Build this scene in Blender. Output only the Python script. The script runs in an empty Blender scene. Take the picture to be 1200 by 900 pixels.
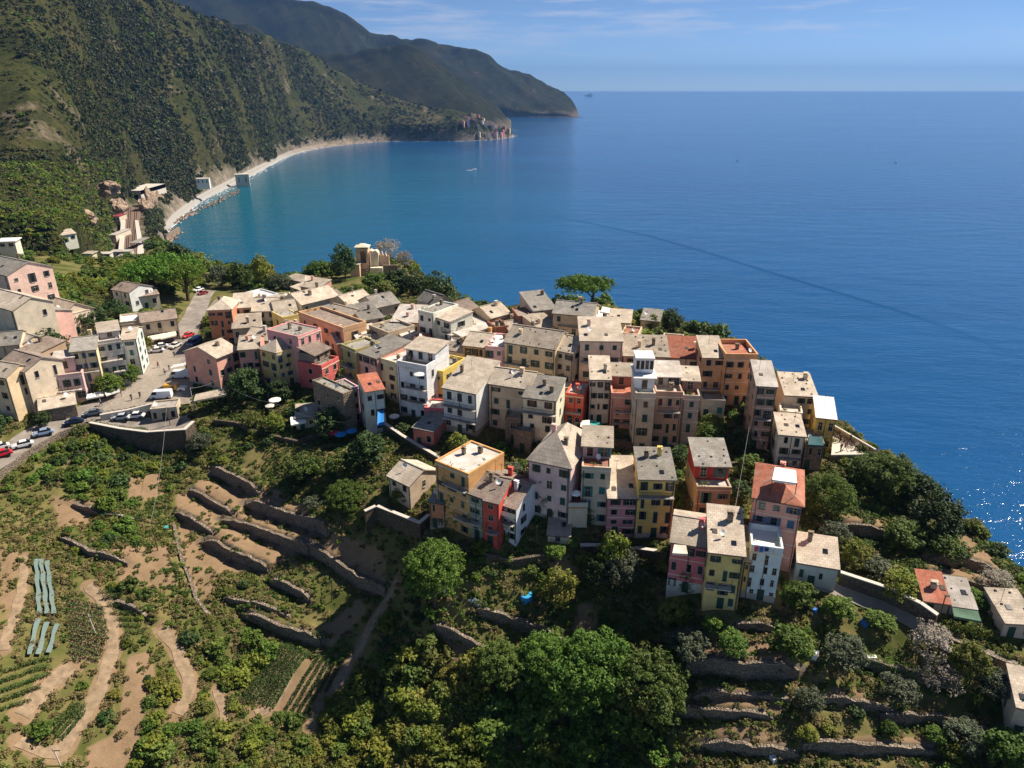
import bpy, bmesh, math, random
import numpy as np
from mathutils import Vector, Matrix
R = math.radians
scene = bpy.context.scene
COL = scene.collection
random.seed(7); RNG = np.random.default_rng(7)

# ---------------------------------------------------------------- camera
CAMZ, PITCH, F = 142.0, R(22.72), 833.0
cam_d = bpy.data.cameras.new('camera'); cam = bpy.data.objects.new('camera', cam_d); COL.objects.link(cam)
cam.location = (0, 0, CAMZ); cam.rotation_euler = (math.pi/2 - PITCH, 0, 0)
cam_d.sensor_width = 36; cam_d.lens = 36*F/1200; cam_d.clip_start = .5; cam_d.clip_end = 90000
scene.camera = cam
# ---------------------------------------------------------------- sky, sun, exposure
SUN_AZ, SUN_EL = R(63), R(49)           # azimuth to the right of the view, elevation
world = bpy.data.worlds.new('World'); scene.world = world; world.use_nodes = True
def build_sky():
    nt = world.node_tree; nt.nodes.clear()
    N = nt.nodes.new; L = nt.links.new
    out = N('ShaderNodeOutputWorld'); bg = N('ShaderNodeBackground'); sky = N('ShaderNodeTexSky')
    sky.sky_type = 'NISHITA'; sky.sun_disc = False; sky.sun_elevation = SUN_EL; sky.sun_rotation = SUN_AZ
    sky.altitude = 3000; sky.air_density = .62; sky.dust_density = 0; sky.ozone_density = 8.0
    bg.inputs[1].default_value = .095
    # thin streaky cloud low over the sea
    tc = N('ShaderNodeTexCoord'); sep = N('ShaderNodeSeparateXYZ'); L(tc.outputs['Generated'], sep.inputs[0])
    mp = N('ShaderNodeMapping'); mp.inputs['Scale'].default_value = (3.2, 3.2, 34); L(tc.outputs['Generated'], mp.inputs[0])
    nz = N('ShaderNodeTexNoise'); nz.inputs['Scale'].default_value = 2.0; nz.inputs['Detail'].default_value = 7; nz.inputs['Roughness'].default_value = .62
    L(mp.outputs[0], nz.inputs[0])
    cr = N('ShaderNodeValToRGB'); cr.color_ramp.elements[0].position = .5; cr.color_ramp.elements[1].position = .78
    L(nz.outputs[0], cr.inputs[0])
    band = N('ShaderNodeValToRGB'); e = band.color_ramp.elements        # clouds only in a low layer
    e[0].position = .0; e[0].color = (0, 0, 0, 1); e[1].position = .03; e[1].color = (.25, .25, .25, 1)
    for p, v in ((.07, .8), (.11, .9), (.2, .45), (.5, .2)):
        q = e.new(p); q.color = (v, v, v, 1)
    L(sep.outputs[2], band.inputs[0])
    mul = N('ShaderNodeMath'); mul.operation = 'MULTIPLY'; L(cr.outputs[0], mul.inputs[0]); L(band.outputs[0], mul.inputs[1])
    m2 = N('ShaderNodeMath'); m2.operation = 'MULTIPLY'; m2.inputs[1].default_value = .95; L(mul.outputs[0], m2.inputs[0])
    mix = N('ShaderNodeMix'); mix.data_type = 'RGBA'; L(m2.outputs[0], mix.inputs[0]); L(sky.outputs[0], mix.inputs[6])
    mix.inputs[7].default_value = (4.6, 5.4, 7.0, 1)
    tint = N('ShaderNodeMix'); tint.data_type = 'RGBA'; tint.blend_type = 'MULTIPLY'; tint.inputs[0].default_value = 1; tint.inputs[7].default_value = (.84, .73, .63, 1); L(mix.outputs[2], tint.inputs[6])
    L(tint.outputs[2], bg.inputs[0]); L(bg.outputs[0], out.inputs[0])
build_sky()
sd = bpy.data.lights.new('sun', 'SUN'); sd.energy = 4.1; sd.angle = R(.53); sd.color = (1, .91, .78)
sun = bpy.data.objects.new('sun', sd); COL.objects.link(sun)
sun_dir = Vector((math.sin(SUN_AZ)*math.cos(SUN_EL), math.cos(SUN_AZ)*math.cos(SUN_EL), math.sin(SUN_EL)))
sun.rotation_euler = sun_dir.to_track_quat('Z', 'Y').to_euler(); sun.location = (200, 100, 400)
vs = scene.view_settings; vs.view_transform = 'Standard'; vs.look = 'None'; vs.gamma = 1; vs.exposure = 1.0
scene.render.resolution_x = 1024; scene.render.resolution_y = 768
scene.cycles.max_bounces = 5; scene.cycles.diffuse_bounces = 3; scene.cycles.transparent_max_bounces = 6
scene.cycles.volume_bounces = 0
scene.cycles.sample_clamp_indirect = 4.0

# ---------------------------------------------------------------- lens geometry -> world points
CP, SP = math.cos(PITCH), math.sin(PITCH)
def ray(px, py):
    u = (px-600)/F; v = (450-py)/F
    return np.array([u, CP + v*SP, -SP + v*CP])
def Pz(px, py, z):
    d = ray(px, py); t = (z-CAMZ)/d[2]; return np.array([d[0]*t, d[1]*t, z])
def Py(px, py, Y):
    d = ray(px, py); t = Y/d[1]; return np.array([d[0]*t, Y, CAMZ + d[2]*t])
def proj(p):
    x, y, z = p[0], p[1], p[2]-CAMZ
    w = y*CP - z*SP; v = y*SP + z*CP
    return 600 + F*x/w, 450 - F*v/w

# ---------------------------------------------------------------- object helpers
def link(name, mesh, parent=None, m=None, loc=None):
    o = bpy.data.objects.new(name, mesh); COL.objects.link(o)
    if parent is not None: o.parent = parent
    if m is not None and mesh is not None:
        if len(mesh.materials) == 0: mesh.materials.append(m)
    if loc is not None: o.location = loc
    return o
def tag(o, label=None, cat=None, group=None, kind=None):
    if label: o['label'] = label
    if cat: o['category'] = cat
    if group: o['group'] = group
    if kind: o['kind'] = kind
    return o
def empty(name, loc, rz=0.0, label=None, cat=None, group=None):
    o = bpy.data.objects.new(name, None); COL.objects.link(o); o.empty_display_size = .5
    o.location = tuple(float(v) for v in loc); o.rotation_euler = (0, 0, rz)
    return tag(o, label, cat, group)
def mesh_from(name, V, Fc, smooth=False):
    me = bpy.data.meshes.new(name); me.from_pydata([tuple(map(float, v)) for v in V], [], [tuple(map(int, f)) for f in Fc]); me.update()
    if smooth: me.polygons.foreach_set('use_smooth', [True]*len(me.polygons))
    return me
def mesh_np(name, V, Q, smooth=False):
    """fast quad mesh from numpy arrays"""
    V = np.asarray(V, np.float32); Q = np.asarray(Q, np.int32); k = Q.shape[1]
    me = bpy.data.meshes.new(name); me.vertices.add(len(V)); me.vertices.foreach_set('co', V.ravel())
    me.loops.add(Q.size); me.loops.foreach_set('vertex_index', Q.ravel())
    me.polygons.add(len(Q)); me.polygons.foreach_set('loop_start', np.arange(0, Q.size, k, dtype=np.int32))
    me.polygons.foreach_set('loop_total', np.full(len(Q), k, np.int32))
    if smooth: me.polygons.foreach_set('use_smooth', np.ones(len(Q), bool))
    me.update(calc_edges=True); me.validate(); return me
class MB:
    """collects boxes, prisms and tubes into one mesh"""
    def __init__(s): s.V = []; s.F = []
    def box(s, x0, x1, y0, y1, z0, z1):
        n = len(s.V); s.V += [(x0,y0,z0),(x1,y0,z0),(x1,y1,z0),(x0,y1,z0),(x0,y0,z1),(x1,y0,z1),(x1,y1,z1),(x0,y1,z1)]
        s.F += [[n+i for i in f] for f in ((0,3,2,1),(4,5,6,7),(0,1,5,4),(1,2,6,5),(2,3,7,6),(3,0,4,7))]; return s
    def hexa(s, lo, hi):
        """4 lower points and the 4 points above them"""
        n = len(s.V); s.V += [tuple(p) for p in lo] + [tuple(p) for p in hi]
        s.F += [[n+i for i in f] for f in ((0,3,2,1),(4,5,6,7),(0,1,5,4),(1,2,6,5),(2,3,7,6),(3,0,4,7))]; return s
    def prism(s, pts, y0, y1):
        """profile in xz pushed along y"""
        n = len(s.V); k = len(pts); s.V += [(p[0], y0, p[1]) for p in pts] + [(p[0], y1, p[1]) for p in pts]
        s.F += [list(range(n, n+k)), list(range(n+2*k-1, n+k-1, -1))]
        s.F += [[n+i, n+k+i, n+k+(i+1) % k, n+(i+1) % k] for i in range(k)]; return s
    def tube(s, pts, rad, k=6, cap=True):
        n0 = len(s.V); pts = [Vector(p) for p in pts]
        if not hasattr(rad, '__len__'): rad = [rad]*len(pts)
        for i, p in enumerate(pts):
            d = (pts[min(i+1, len(pts)-1)] - pts[max(i-1, 0)]).normalized()
            a = d.cross(Vector((0, 0, 1)) if abs(d.z) < .9 else Vector((1, 0, 0))).normalized(); b = d.cross(a)
            for j in range(k):
                t = 2*math.pi*j/k; s.V.append(tuple(p + (a*math.cos(t) + b*math.sin(t))*rad[i]))
        for i in range(len(pts)-1):
            for j in range(k):
                a = n0+i*k+j; b = n0+i*k+(j+1) % k; s.F.append([a, b, b+k, a+k])
        if cap: s.F += [[n0+j for j in range(k)][::-1], [n0+(len(pts)-1)*k+j for j in range(k)]]
        return s
    def mesh(s, name, smooth=False): return mesh_from(name, s.V, s.F, smooth)
    def build(s, name, m, parent=None, smooth=False, loc=None):
        return link(name, s.mesh(name, smooth), parent, m, loc)

# ---------------------------------------------------------------- materials
MATS = {}
def nodes_of(name):
    m = bpy.data.materials.new(name); m.use_nodes = True; nt = m.node_tree
    return m, nt, nt.nodes['Principled BSDF'], nt.nodes.new, nt.links.new
def rgb(h):
    """sRGB hex -> linear"""
    c = [int(h[i:i+2], 16)/255 for i in (0, 2, 4)]
    return tuple(((v+.055)/1.055)**2.4 if v > .04045 else v/12.92 for v in c) + (1,)
def tone(c, k): return tuple(min(1, v*k) for v in c[:3]) + (1,)
def ramp(N, els):
    r = N('ShaderNodeValToRGB'); e = r.color_ramp.elements
    e[0].position, e[0].color = els[0]; e[1].position, e[1].color = els[1]
    for p, c in els[2:]:
        q = e.new(p); q.color = c
    return r
def noise(N, L, vec, scale, detail=5, rough=.6, w=None):
    n = N('ShaderNodeTexNoise'); n.inputs['Scale'].default_value = scale; n.inputs['Detail'].default_value = detail
    n.inputs['Roughness'].default_value = rough
    if vec is not None: L(vec, n.inputs['Vector'])
    return n
def mixc(N, L, fac, a, b, mode='MIX'):
    m = N('ShaderNodeMix'); m.data_type = 'RGBA'; m.blend_type = mode
    if isinstance(fac, (int, float)): m.inputs[0].default_value = fac
    else: L(fac, m.inputs[0])
    for i, v in ((6, a), (7, b)):
        if isinstance(v, tuple): m.inputs[i].default_value = v
        else: L(v, m.inputs[i])
    return m.outputs[2]
def bump(N, L, bsdf, h, strength=.4, dist=.1):
    b = N('ShaderNodeBump'); b.inputs['Strength'].default_value = strength; b.inputs['Distance'].default_value = dist
    L(h, b.inputs['Height']); L(b.outputs[0], bsdf.inputs['Normal']); return b
def simple(name, c, rough=.7, var=.25, scale=3.0, metal=0.0):
    if name in MATS: return MATS[name]
    m, nt, b, N, L = nodes_of(name)
    g = N('ShaderNodeNewGeometry'); nz = noise(N, L, g.outputs['Position'], scale)
    r = ramp(N, [(.3, tone(c, 1-var)), (.7, tone(c, 1+var*.5))]); L(nz.outputs[0], r.inputs[0]); L(r.outputs[0], b.inputs['Base Color'])
    b.inputs['Roughness'].default_value = rough; b.inputs['Metallic'].default_value = metal
    MATS[name] = m; return m
def plaster(hexc, wear=.5):
    key = 'plaster_' + hexc
    if key in MATS: return MATS[key]
    m, nt, b, N, L = nodes_of(key); c = rgb(hexc); y = (c[0]*.4+c[1]*.5+c[2]*.1); c = tuple(min(.8, (v*.80+y*k*.20)*g) for v, k, g in zip(c, (1.1, 1, .85), (1.3, 1.26, 1.18)))+(1,)
    g = N('ShaderNodeNewGeometry'); pos = g.outputs['Position']
    n1 = noise(N, L, pos, .55, 6, .68); n2 = noise(N, L, pos, 4.0, 4, .6)
    mp = N('ShaderNodeMapping'); mp.inputs['Scale'].default_value = (2.6, 2.6, .22); L(pos, mp.inputs[0])
    n3 = noise(N, L, mp.outputs[0], 1.0, 5, .7)                      # rain streaks run down the wall
    a = mixc(N, L, ramp_out(N, L, n1, .36, .72), tone(c, 1.08), tone(c, .74))
    st = (c[0]*.45+.05, c[1]*.45+.05, c[2]*.45+.045, 1)
    a2 = mixc(N, L, ramp_out(N, L, n3, .54, .85, wear), a, st)
    pt = (.42, .36, .29, 1)
    n4 = noise(N, L, pos, .75, 9, .78)
    a3 = mixc(N, L, ramp_out(N, L, n4, .585, .63, min(1, wear*1.1)), a2, pt)     # patches of bare render
    L(a3, b.inputs['Base Color']); b.inputs['Roughness'].default_value = .9; b.inputs['Specular IOR Level'].default_value = .2
    bump(N, L, b, n2.outputs[0], .25, .06)
    MATS[key] = m; return m
def ramp_out(N, L, src, a, b, top=1.0):
    r = ramp(N, [(a, (0, 0, 0, 1)), (b, (top, top, top, 1))]); L(src.outputs[0], r.inputs[0]); return r.outputs[0]
def stone_mat(name, c1, c2, mortar, size=.5, bstr=.9):
    if name in MATS: return MATS[name]
    m, nt, b, N, L = nodes_of(name); g = N('ShaderNodeNewGeometry'); pos = g.outputs['Position']
    mp = N('ShaderNodeMapping'); mp.inputs['Scale'].default_value = (1/size, 1/size, 1.8/size); L(pos, mp.inputs[0])
    v = N('ShaderNodeTexVoronoi'); L(mp.outputs[0], v.inputs['Vector']); v.inputs['Scale'].default_value = 1
    sep = N('ShaderNodeSeparateColor'); L(v.outputs['Color'], sep.inputs[0])
    base = mixc(N, L, sep.outputs[0], c1, c2)
    n1 = noise(N, L, pos, .35, 6, .7); base = mixc(N, L, ramp_out(N, L, n1, .45, .75, .6), base, tone(c1, .5))
    e = N('ShaderNodeTexVoronoi'); e.feature = 'DISTANCE_TO_EDGE'; L(mp.outputs[0], e.inputs['Vector']); e.inputs['Scale'].default_value = 1
    rr = ramp(N, [(.0, (1, 1, 1, 1)), (.09, (0, 0, 0, 1))]); L(e.outputs[0], rr.inputs[0])
    base = mixc(N, L, rr.outputs[0], base, mortar); L(base, b.inputs['Base Color']); b.inputs['Roughness'].default_value = .95
    b.inputs['Specular IOR Level'].default_value = .15
    rb = ramp(N, [(.0, (0, 0, 0, 1)), (.25, (1, 1, 1, 1))]); L(e.outputs[0], rb.inputs[0]); bump(N, L, b, rb.outputs[0], bstr, .12)
    MATS[name] = m; return m
def roof_mat(name, c, c2, row=.42, width=.55):
    """courses of slabs in the roof's own plane"""
    if name in MATS: return MATS[name]
    m, nt, b, N, L = nodes_of(name); tc = N('ShaderNodeTexCoord'); g = N('ShaderNodeNewGeometry'); oi = N('ShaderNodeObjectInfo')
    br = N('ShaderNodeTexBrick'); L(tc.outputs['Object'], br.inputs[0])
    for k, v in (('Color1', c), ('Color2', c2), ('Mortar', tone(c, .38))): br.inputs[k].default_value = v
    br.inputs['Scale'].default_value = 1; br.inputs['Brick Width'].default_value = width; br.inputs['Row Height'].default_value = row
    br.inputs['Mortar Size'].default_value = .018; br.inputs['Bias'].default_value = -.2
    n1 = noise(N, L, g.outputs['Position'], .5, 7, .72); n2 = noise(N, L, g.outputs['Position'], 2.2, 4, .7)
    a = mixc(N, L, ramp_out(N, L, n1, .36, .7, .85), br.outputs[0], tone(c2, .55))
    n5 = noise(N, L, g.outputs['Position'], .22, 5, .7); a = mixc(N, L, ramp_out(N, L, n5, .5, .66, .5), a, (.30, .25, .19, 1))
    a = mixc(N, L, ramp_out(N, L, n2, .6, .72, .6), a, (.40, .37, .30, 1))
    hs = N('ShaderNodeHueSaturation'); mr = N('ShaderNodeMapRange'); mr.inputs[3].default_value = .72; mr.inputs[4].default_value = 1.16
    L(oi.outputs['Random'], mr.inputs[0]); L(mr.outputs[0], hs.inputs['Value']); L(a, hs.inputs['Color'])
    L(hs.outputs[0], b.inputs['Base Color']); b.inputs['Roughness'].default_value = .88; b.inputs['Specular IOR Level'].default_value = .2
    bump(N, L, b, br.outputs['Fac'], -.6, .05)
    MATS[name] = m; return m
def leaf_mat(name, c1, c2, dry=None, transl=.25):
    if name in MATS: return MATS[name]
    m, nt, b, N, L = nodes_of(name); g = N('ShaderNodeNewGeometry'); oi = N('ShaderNodeObjectInfo')
    n1 = noise(N, L, g.outputs['Position'], .9, 3, .6)
    a = mixc(N, L, ramp_out(N, L, n1, .35, .68), c1, c2)
    n2 = noise(N, L, g.outputs['Position'], .12, 4, .6)
    if dry: a = mixc(N, L, ramp_out(N, L, n2, .5, .66, .8), a, dry)
    hs = N('ShaderNodeHueSaturation'); mr = N('ShaderNodeMapRange'); mr.inputs[3].default_value = .7; mr.inputs[4].default_value = 1.35
    L(oi.outputs['Random'], mr.inputs[0]); L(mr.outputs[0], hs.inputs['Value'])
    mh = N('ShaderNodeMapRange'); mh.inputs[3].default_value = .485; mh.inputs[4].default_value = .515
    mm = N('ShaderNodeMath'); mm.operation = 'FRACT'; ml = N('ShaderNodeMath'); ml.operation = 'MULTIPLY'; ml.inputs[1].default_value = 7.31
    L(oi.outputs['Random'], ml.inputs[0]); L(ml.outputs[0], mm.inputs[0]); L(mm.outputs[0], mh.inputs[0]); L(mh.outputs[0], hs.inputs['Hue'])
    L(a, hs.inputs['Color']); L(hs.outputs[0], b.inputs['Base Color']); b.inputs['Roughness'].default_value = .6; b.inputs['Specular IOR Level'].default_value = .25
    tr = N('ShaderNodeBsdfTranslucent'); L(hs.outputs[0], tr.inputs[0]); mx = N('ShaderNodeMixShader'); mx.inputs[0].default_value = transl
    out = nt.nodes['Material Output']; L(b.outputs[0], mx.inputs[1]); L(tr.outputs[0], mx.inputs[2]); L(mx.outputs[0], out.inputs[0])
    MATS[name] = m; return m
M_GLASS = simple('dark_window_glass', (.012, .016, .022, 1), .12, .2)
M_FRAME = simple('white_window_trim', rgb('bdb3a4'), .7, .2)
M_SHUT = {'green': simple('green_shutter_paint', (.010, .060, .043, 1), .55), 'dark': simple('dark_shutter_paint', (.012, .022, .024, 1), .55),
          'brown': simple('brown_shutter_paint', (.06, .028, .016, 1), .6), 'teal': simple('teal_shutter_paint', (.02, .17, .16, 1), .55),
          'blue': simple('blue_shutter_paint', (.05, .11, .2, 1), .55)}
M_WOOD = simple('weathered_wood', (.13, .08, .045, 1), .8); M_IRON = simple('dark_iron', (.02, .02, .022, 1), .5)
M_SLATE = roof_mat('beige_stone_slabs', rgb('d3c4b0'), rgb('bcab98')); M_GREY = roof_mat('grey_stone_slabs', rgb('aca69c'), rgb('8c867e'))
M_BROWN = roof_mat('brown_stone_slabs', rgb('a8978a'), rgb('8c7a6c')); M_TERRA = roof_mat('terracotta_tiles', rgb('c98067'), rgb('a9634c'), .3, .24)
M_PALE = roof_mat('pale_concrete_slabs', rgb('d4cac0'), rgb('c2b7ab'), 1.6, 1.6); M_WHITE = simple('white_paint', rgb('e6e1d8'), .6, .1)
ROOFM = {'slate': M_SLATE, 'grey': M_GREY, 'brown': M_BROWN, 'terra': M_TERRA, 'pale': M_PALE, 'white': M_WHITE}
M_STONE = stone_mat('dry_stone', rgb('a19280'), rgb('7f7162'), (.05, .042, .034, 1), .4)
M_STONE2 = stone_mat('house_stone', rgb('a08f7c'), rgb('857461'), (.12, .1, .08, 1), .55, .5)
M_BARK = simple('bark', (.10, .07, .045, 1), .9, .4); M_TERRACE = simple('terracotta_floor', rgb('c0765a'), .8)
# ================================================================ TERRAIN
CTRL = [  # photo pixel, height above the sea: measured ground points
 (540,655,80),(506,622,80.5),(640,612,83),(700,616,83),(760,632,82),(790,640,81.5),(830,716,80),(872,716,80),(900,704,80.5),(960,690,82),(1000,694,81),(1083,732,80),(1145,768,78.5),(1200,788,78),(1300,830,77),
 (850,762,77.5),(850,832,74),(850,902,71),(1000,850,74),(1000,765,77.5),(1100,765,78),(1100,850,73.5),(1200,902,73),(1300,960,71),(950,1000,67),
 (1030,535,85),(1100,592,81),(1130,612,80.5),(1195,675,79),(1150,705,80.5),(1100,690,81),(1040,610,82),(980,560,84.5),(1010,660,81.5),(960,630,83),
 (590,545,84),(560,512,86.5),(620,480,87.5),(700,498,87),(820,512,86),(905,548,84),(870,478,88.5),(945,548,84.5),(820,560,85),(760,540,85.5),(640,430,91.5),(700,410,93.5),(760,410,93),(600,400,92.5),(520,400,92),(450,405,90.5),(400,395,90),(350,385,88.5),(300,375,87.5),(680,375,95),(600,372,94),
 (335,462,84),(440,505,83.5),(500,490,85),(400,470,84.5),(470,540,83.5),(400,520,82),(470,580,82),
 (240,345,84),(220,385,84),(200,415,84),(180,455,84),(100,486,83.3),(0,542,82),(150,475,83.6),(-60,580,81.5),(220,470,83.8),(250,460,84),
 (20,420,89),(0,375,92),(60,395,88.5),(60,350,92),(120,360,88),(150,362,87),(200,336,85.5),(-60,400,93),(-60,350,96),(-60,310,96),(0,310,92),(100,310,80),(60,300,86),(150,315,80),(120,440,85.5),(50,470,85),(0,480,85),
 (240,325,82),(300,335,83),(345,345,85),(405,330,85),(440,325,86),(475,325,86),(470,345,88),(510,358,90),(200,300,66),(170,305,72),
 (220,536,78.5),(100,560,79.5),(160,520,80),(270,575,76),(240,622,74),(330,640,73.3),(420,650,74.5),(450,690,72.5),(340,702,70.5),(330,790,66.5),(250,780,67),(380,850,63.5),(470,780,68),(550,702,76.5),(560,752,73),(500,850,67),(600,780,71),(600,902,66),(640,690,77.5),(700,722,75.5),(720,800,70.5),(750,902,65.5),(760,680,79),
 (300,530,80.5),(360,540,81),(430,600,80),(420,560,81.5),(330,580,77),
 (50,600,78.5),(0,655,78),(130,652,76),(60,702,75),(100,780,72),(0,780,75),(60,850,70),(0,902,71),(190,760,70),(200,850,66.5),(120,902,66.5),(280,902,64),(-80,700,79),(-80,900,75),(200,1000,60),(600,1000,61),(0,1000,68),(400,1000,59),
]
_CX = np.array([Pz(*c) for c in CTRL]); _cc = 5.0
def _phi(d2): return np.sqrt(d2 + _cc*_cc)
_A = _phi(((_CX[:, None, :2]-_CX[None, :, :2])**2).sum(2)); _n = len(_CX)
_K = np.zeros((_n+3, _n+3)); _K[:_n, :_n] = _A - np.eye(_n)*1.2; _K[:_n, _n] = 1; _K[:_n, _n+1:] = _CX[:, :2]/100; _K[_n:, :_n] = _K[:_n, _n:].T
_w = np.linalg.solve(_K, np.concatenate([_CX[:, 2], np.zeros(3)]))
def base_h(x, y):
    x = np.asarray(x, float); y = np.asarray(y, float); sh = x.shape; P = np.stack([x.ravel(), y.ravel()], 1); out = np.empty(len(P))
    for i in range(0, len(P), 20000):
        q = P[i:i+20000]; d2 = ((q[:, None, :]-_CX[None, :, :2])**2).sum(2)
        out[i:i+20000] = _phi(d2) @ _w[:_n] + _w[_n] + (q/100) @ _w[_n+1:]
    return out.reshape(sh)
# edge of the promontory: the top of the sea cliff
EDGE = [(-120,296,97),(0,293,90),(70,289,84),(110,299,77),(150,308,70),(185,292,62),(205,302,64),(232,316,70),(262,322,74),(300,326,79),(330,326,81),(365,322,83),(392,300,83),(415,284,84),(455,284,85),(480,300,85),(484,322,86),(515,345,88),(540,356,90),(570,362,92),(640,358,94),(700,352,95),(735,366,93),(775,378,92),(810,392,90.5),(850,410,89.5),(893,436,89),(925,455,88),(985,498,86.5),(1032,528,85.5),(1085,575,82),(1112,600,81),(1140,618,80.5),(1165,645,79.8),(1200,680,78.5),(1270,730,77.5),(1400,800,76)]
EXY = np.array([Pz(*e)[:2] for e in EDGE])
LAND = np.concatenate([EXY, [[260, 40], [260, -30], [-420, -30], [-420, EXY[0, 1]+40]]])
def inside(poly, x, y):
    c = np.zeros(np.shape(x), bool); n = len(poly)
    for i in range(n):
        x1, y1 = poly[i]; x2, y2 = poly[(i+1) % n]
        c ^= ((y1 > y) != (y2 > y)) & (x < (x2-x1)*(y-y1)/((y2-y1) if y2 != y1 else 1e-9) + x1)
    return c
def pl_dist(pl, x, y):
    """distance to a polyline, side (left +), parameter along it in metres"""
    best = np.full(np.shape(x), 1e9); side = np.zeros(np.shape(x)); par = np.zeros(np.shape(x)); acc = 0
    for (x1, y1), (x2, y2) in zip(pl[:-1], pl[1:]):
        dx, dy = x2-x1, y2-y1; l = math.hypot(dx, dy); t = np.clip(((x-x1)*dx+(y-y1)*dy)/(l*l), 0, 1)
        d = np.hypot(x-x1-t*dx, y-y1-t*dy); k = d < best
        best = np.where(k, d, best); side = np.where(k, np.sign(dx*(y-y1)-dy*(x-x1)), side); par = np.where(k, acc+t*l, par); acc += l
    return best, side, par, acc
def vnoise(x, y, f, seed=0):
    """cheap smooth noise, -1..1"""
    s = seed*1.7
    return (np.sin(x*f*1.0+y*f*.63+s)+np.sin(x*f*.47-y*f*1.13+2.1+s*1.3)+np.sin(x*f*1.71+y*f*1.39+4.2+s*.7)*.6+np.sin(-x*f*2.3+y*f*1.97+1+s)*.4)/3
def h0(x, y):
    x = np.asarray(x, float); y = np.asarray(y, float)
    h = base_h(x, y); d, _, _, _ = pl_dist(EXY, x, y); ins = inside(LAND, x, y)
    out = h - np.clip(d-1, 0, None)*(1.5+.35*vnoise(x, y, .12)) - np.clip(d, 0, 4)*.3
    return np.where(ins, h, np.maximum(out, -14))
def march(px, py, hf, t0=35, t1=700, st=.5):
    d = ray(px, py); t = np.arange(t0, t1, st); X, Y, Z = d[0]*t, d[1]*t, CAMZ+d[2]*t
    b = np.nonzero(Z < hf(X, Y))[0]
    if len(b) == 0: return Pz(px, py, 75)
    i = max(b[0], 1); a0, a1 = t[i-1], t[i]
    for _ in range(12):
        m = (a0+a1)/2
        if CAMZ+d[2]*m < hf(np.array([d[0]*m]), np.array([d[1]*m]))[0]: a1 = m
        else: a0 = m
    return d*a1 + np.array([0, 0, CAMZ])
# dry stone terrace walls: (pixels along the top, height, how far the step reaches, label)
WALLS = [
 ([(204,612),(209,636),(214,657),(223,677),(231,704),(252,727)],.9,2,'thin curved dark wall along the left end of the brown terraces'),
 ([(262,700),(300,712),(340,724)],1.2,3,'low stone wall across the grassy plots under the brown terraces'),
 ([(248,550),(280,566),(304,580)],2.6,4,'dry stone wall at the top of the brown terraces, a bush on its left'),
 ([(222,574),(245,588),(266,602),(276,606)],1.6,3,'short broken stone wall left of the topmost ploughed terrace'),
 ([(288,590),(325,603),(364,613),(384,621)],2.6,4,'dark stone wall under the furrowed terrace with dug rows'),
 ([(258,609),(305,624),(352,641),(362,646)],2.0,3.5,'long stone wall in the middle of the ploughed terraces'),
 ([(205,600),(230,614),(254,630)],1.6,3,'stone wall at the left end of the brown terraces'),
 ([(238,632),(256,641),(271,649)],2.0,3,'square ended stone wall over the lowest bare brown field'),
 ([(272,650),(292,659),(314,667)],2.0,3,'overgrown stone wall under the wide brown terrace'),
 ([(355,639),(395,664),(420,681),(452,692)],2.2,4,'long dark wall below the lone brown field under the garden house'),
 ([(316,680),(338,690),(362,702)],1.8,3,'stone wall between two vegetable plots in the terrace gully'),
 ([(284,718),(308,729),(335,741),(376,752)],2.2,4,'stone wall above the bright green vine rows'),
 ([(804,781),(870,786),(936,789)],2.6,4,'broad stone wall below the bare field under the yellow house'),
 ([(812,818),(870,815),(924,822)],1.2,3,'low curved earth wall in the right hand bare terraces'),
 ([(784,835),(850,838),(910,842)],1.5,3,'third wall down in the bare terraces right of the big trees'),
 ([(815,877),(881,880),(936,885)],1.5,3,'stone wall near the bottom edge, right of the big trees'),
 ([(940,873),(1017,878),(1099,881)],1.6,3.5,'straight stone wall under the olive terrace at the lower right'),
 ([(958,820),(1020,829),(1060,836)],1.3,3,'stone wall beside the round olive tree'),
 ([(1000,773),(1075,793),(1129,805)],1.6,3.5,'stone wall topped by a clipped green hedge'),
 ([(862,732),(912,738)],1.5,2.5,'small wall right below the white and pale blue house'),
 ([(1031,840),(1101,841),(1163,863),(1215,880)],1.4,3,'stone wall beside the lower right path'),
 ([(560,716),(600,728),(640,745),(668,758)],1.6,3,'stone wall through the shady vegetable garden below the red house'),
 ([(512,738),(560,762),(610,782)],1.8,3,'lower stone wall of the shady vegetable garden'),
 ([(1087,656),(1130,660),(1172,672)],2.2,3,'dark wall below the dry field on the cliff edge'),
 ([(1085,668),(1125,680),(1165,690)],1.6,2.5,'second dark wall down from the dry cliff edge field'),
 ([(985,616),(1010,622),(1045,628)],2.2,3,'dark wall below the small brown terrace among the bushes'),
 ([(70,630),(105,648),(150,660)],1.2,3,'low wall crossing the scrubby slope under the street'),
 ([(85,590),(120,604),(165,612)],1.2,3,'overgrown wall in the scrub under the parked cars'),
 ([(136,706),(160,716),(180,728)],1.2,2.5,'short wall below the narrow vine plot'),
]
WXY = []
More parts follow.
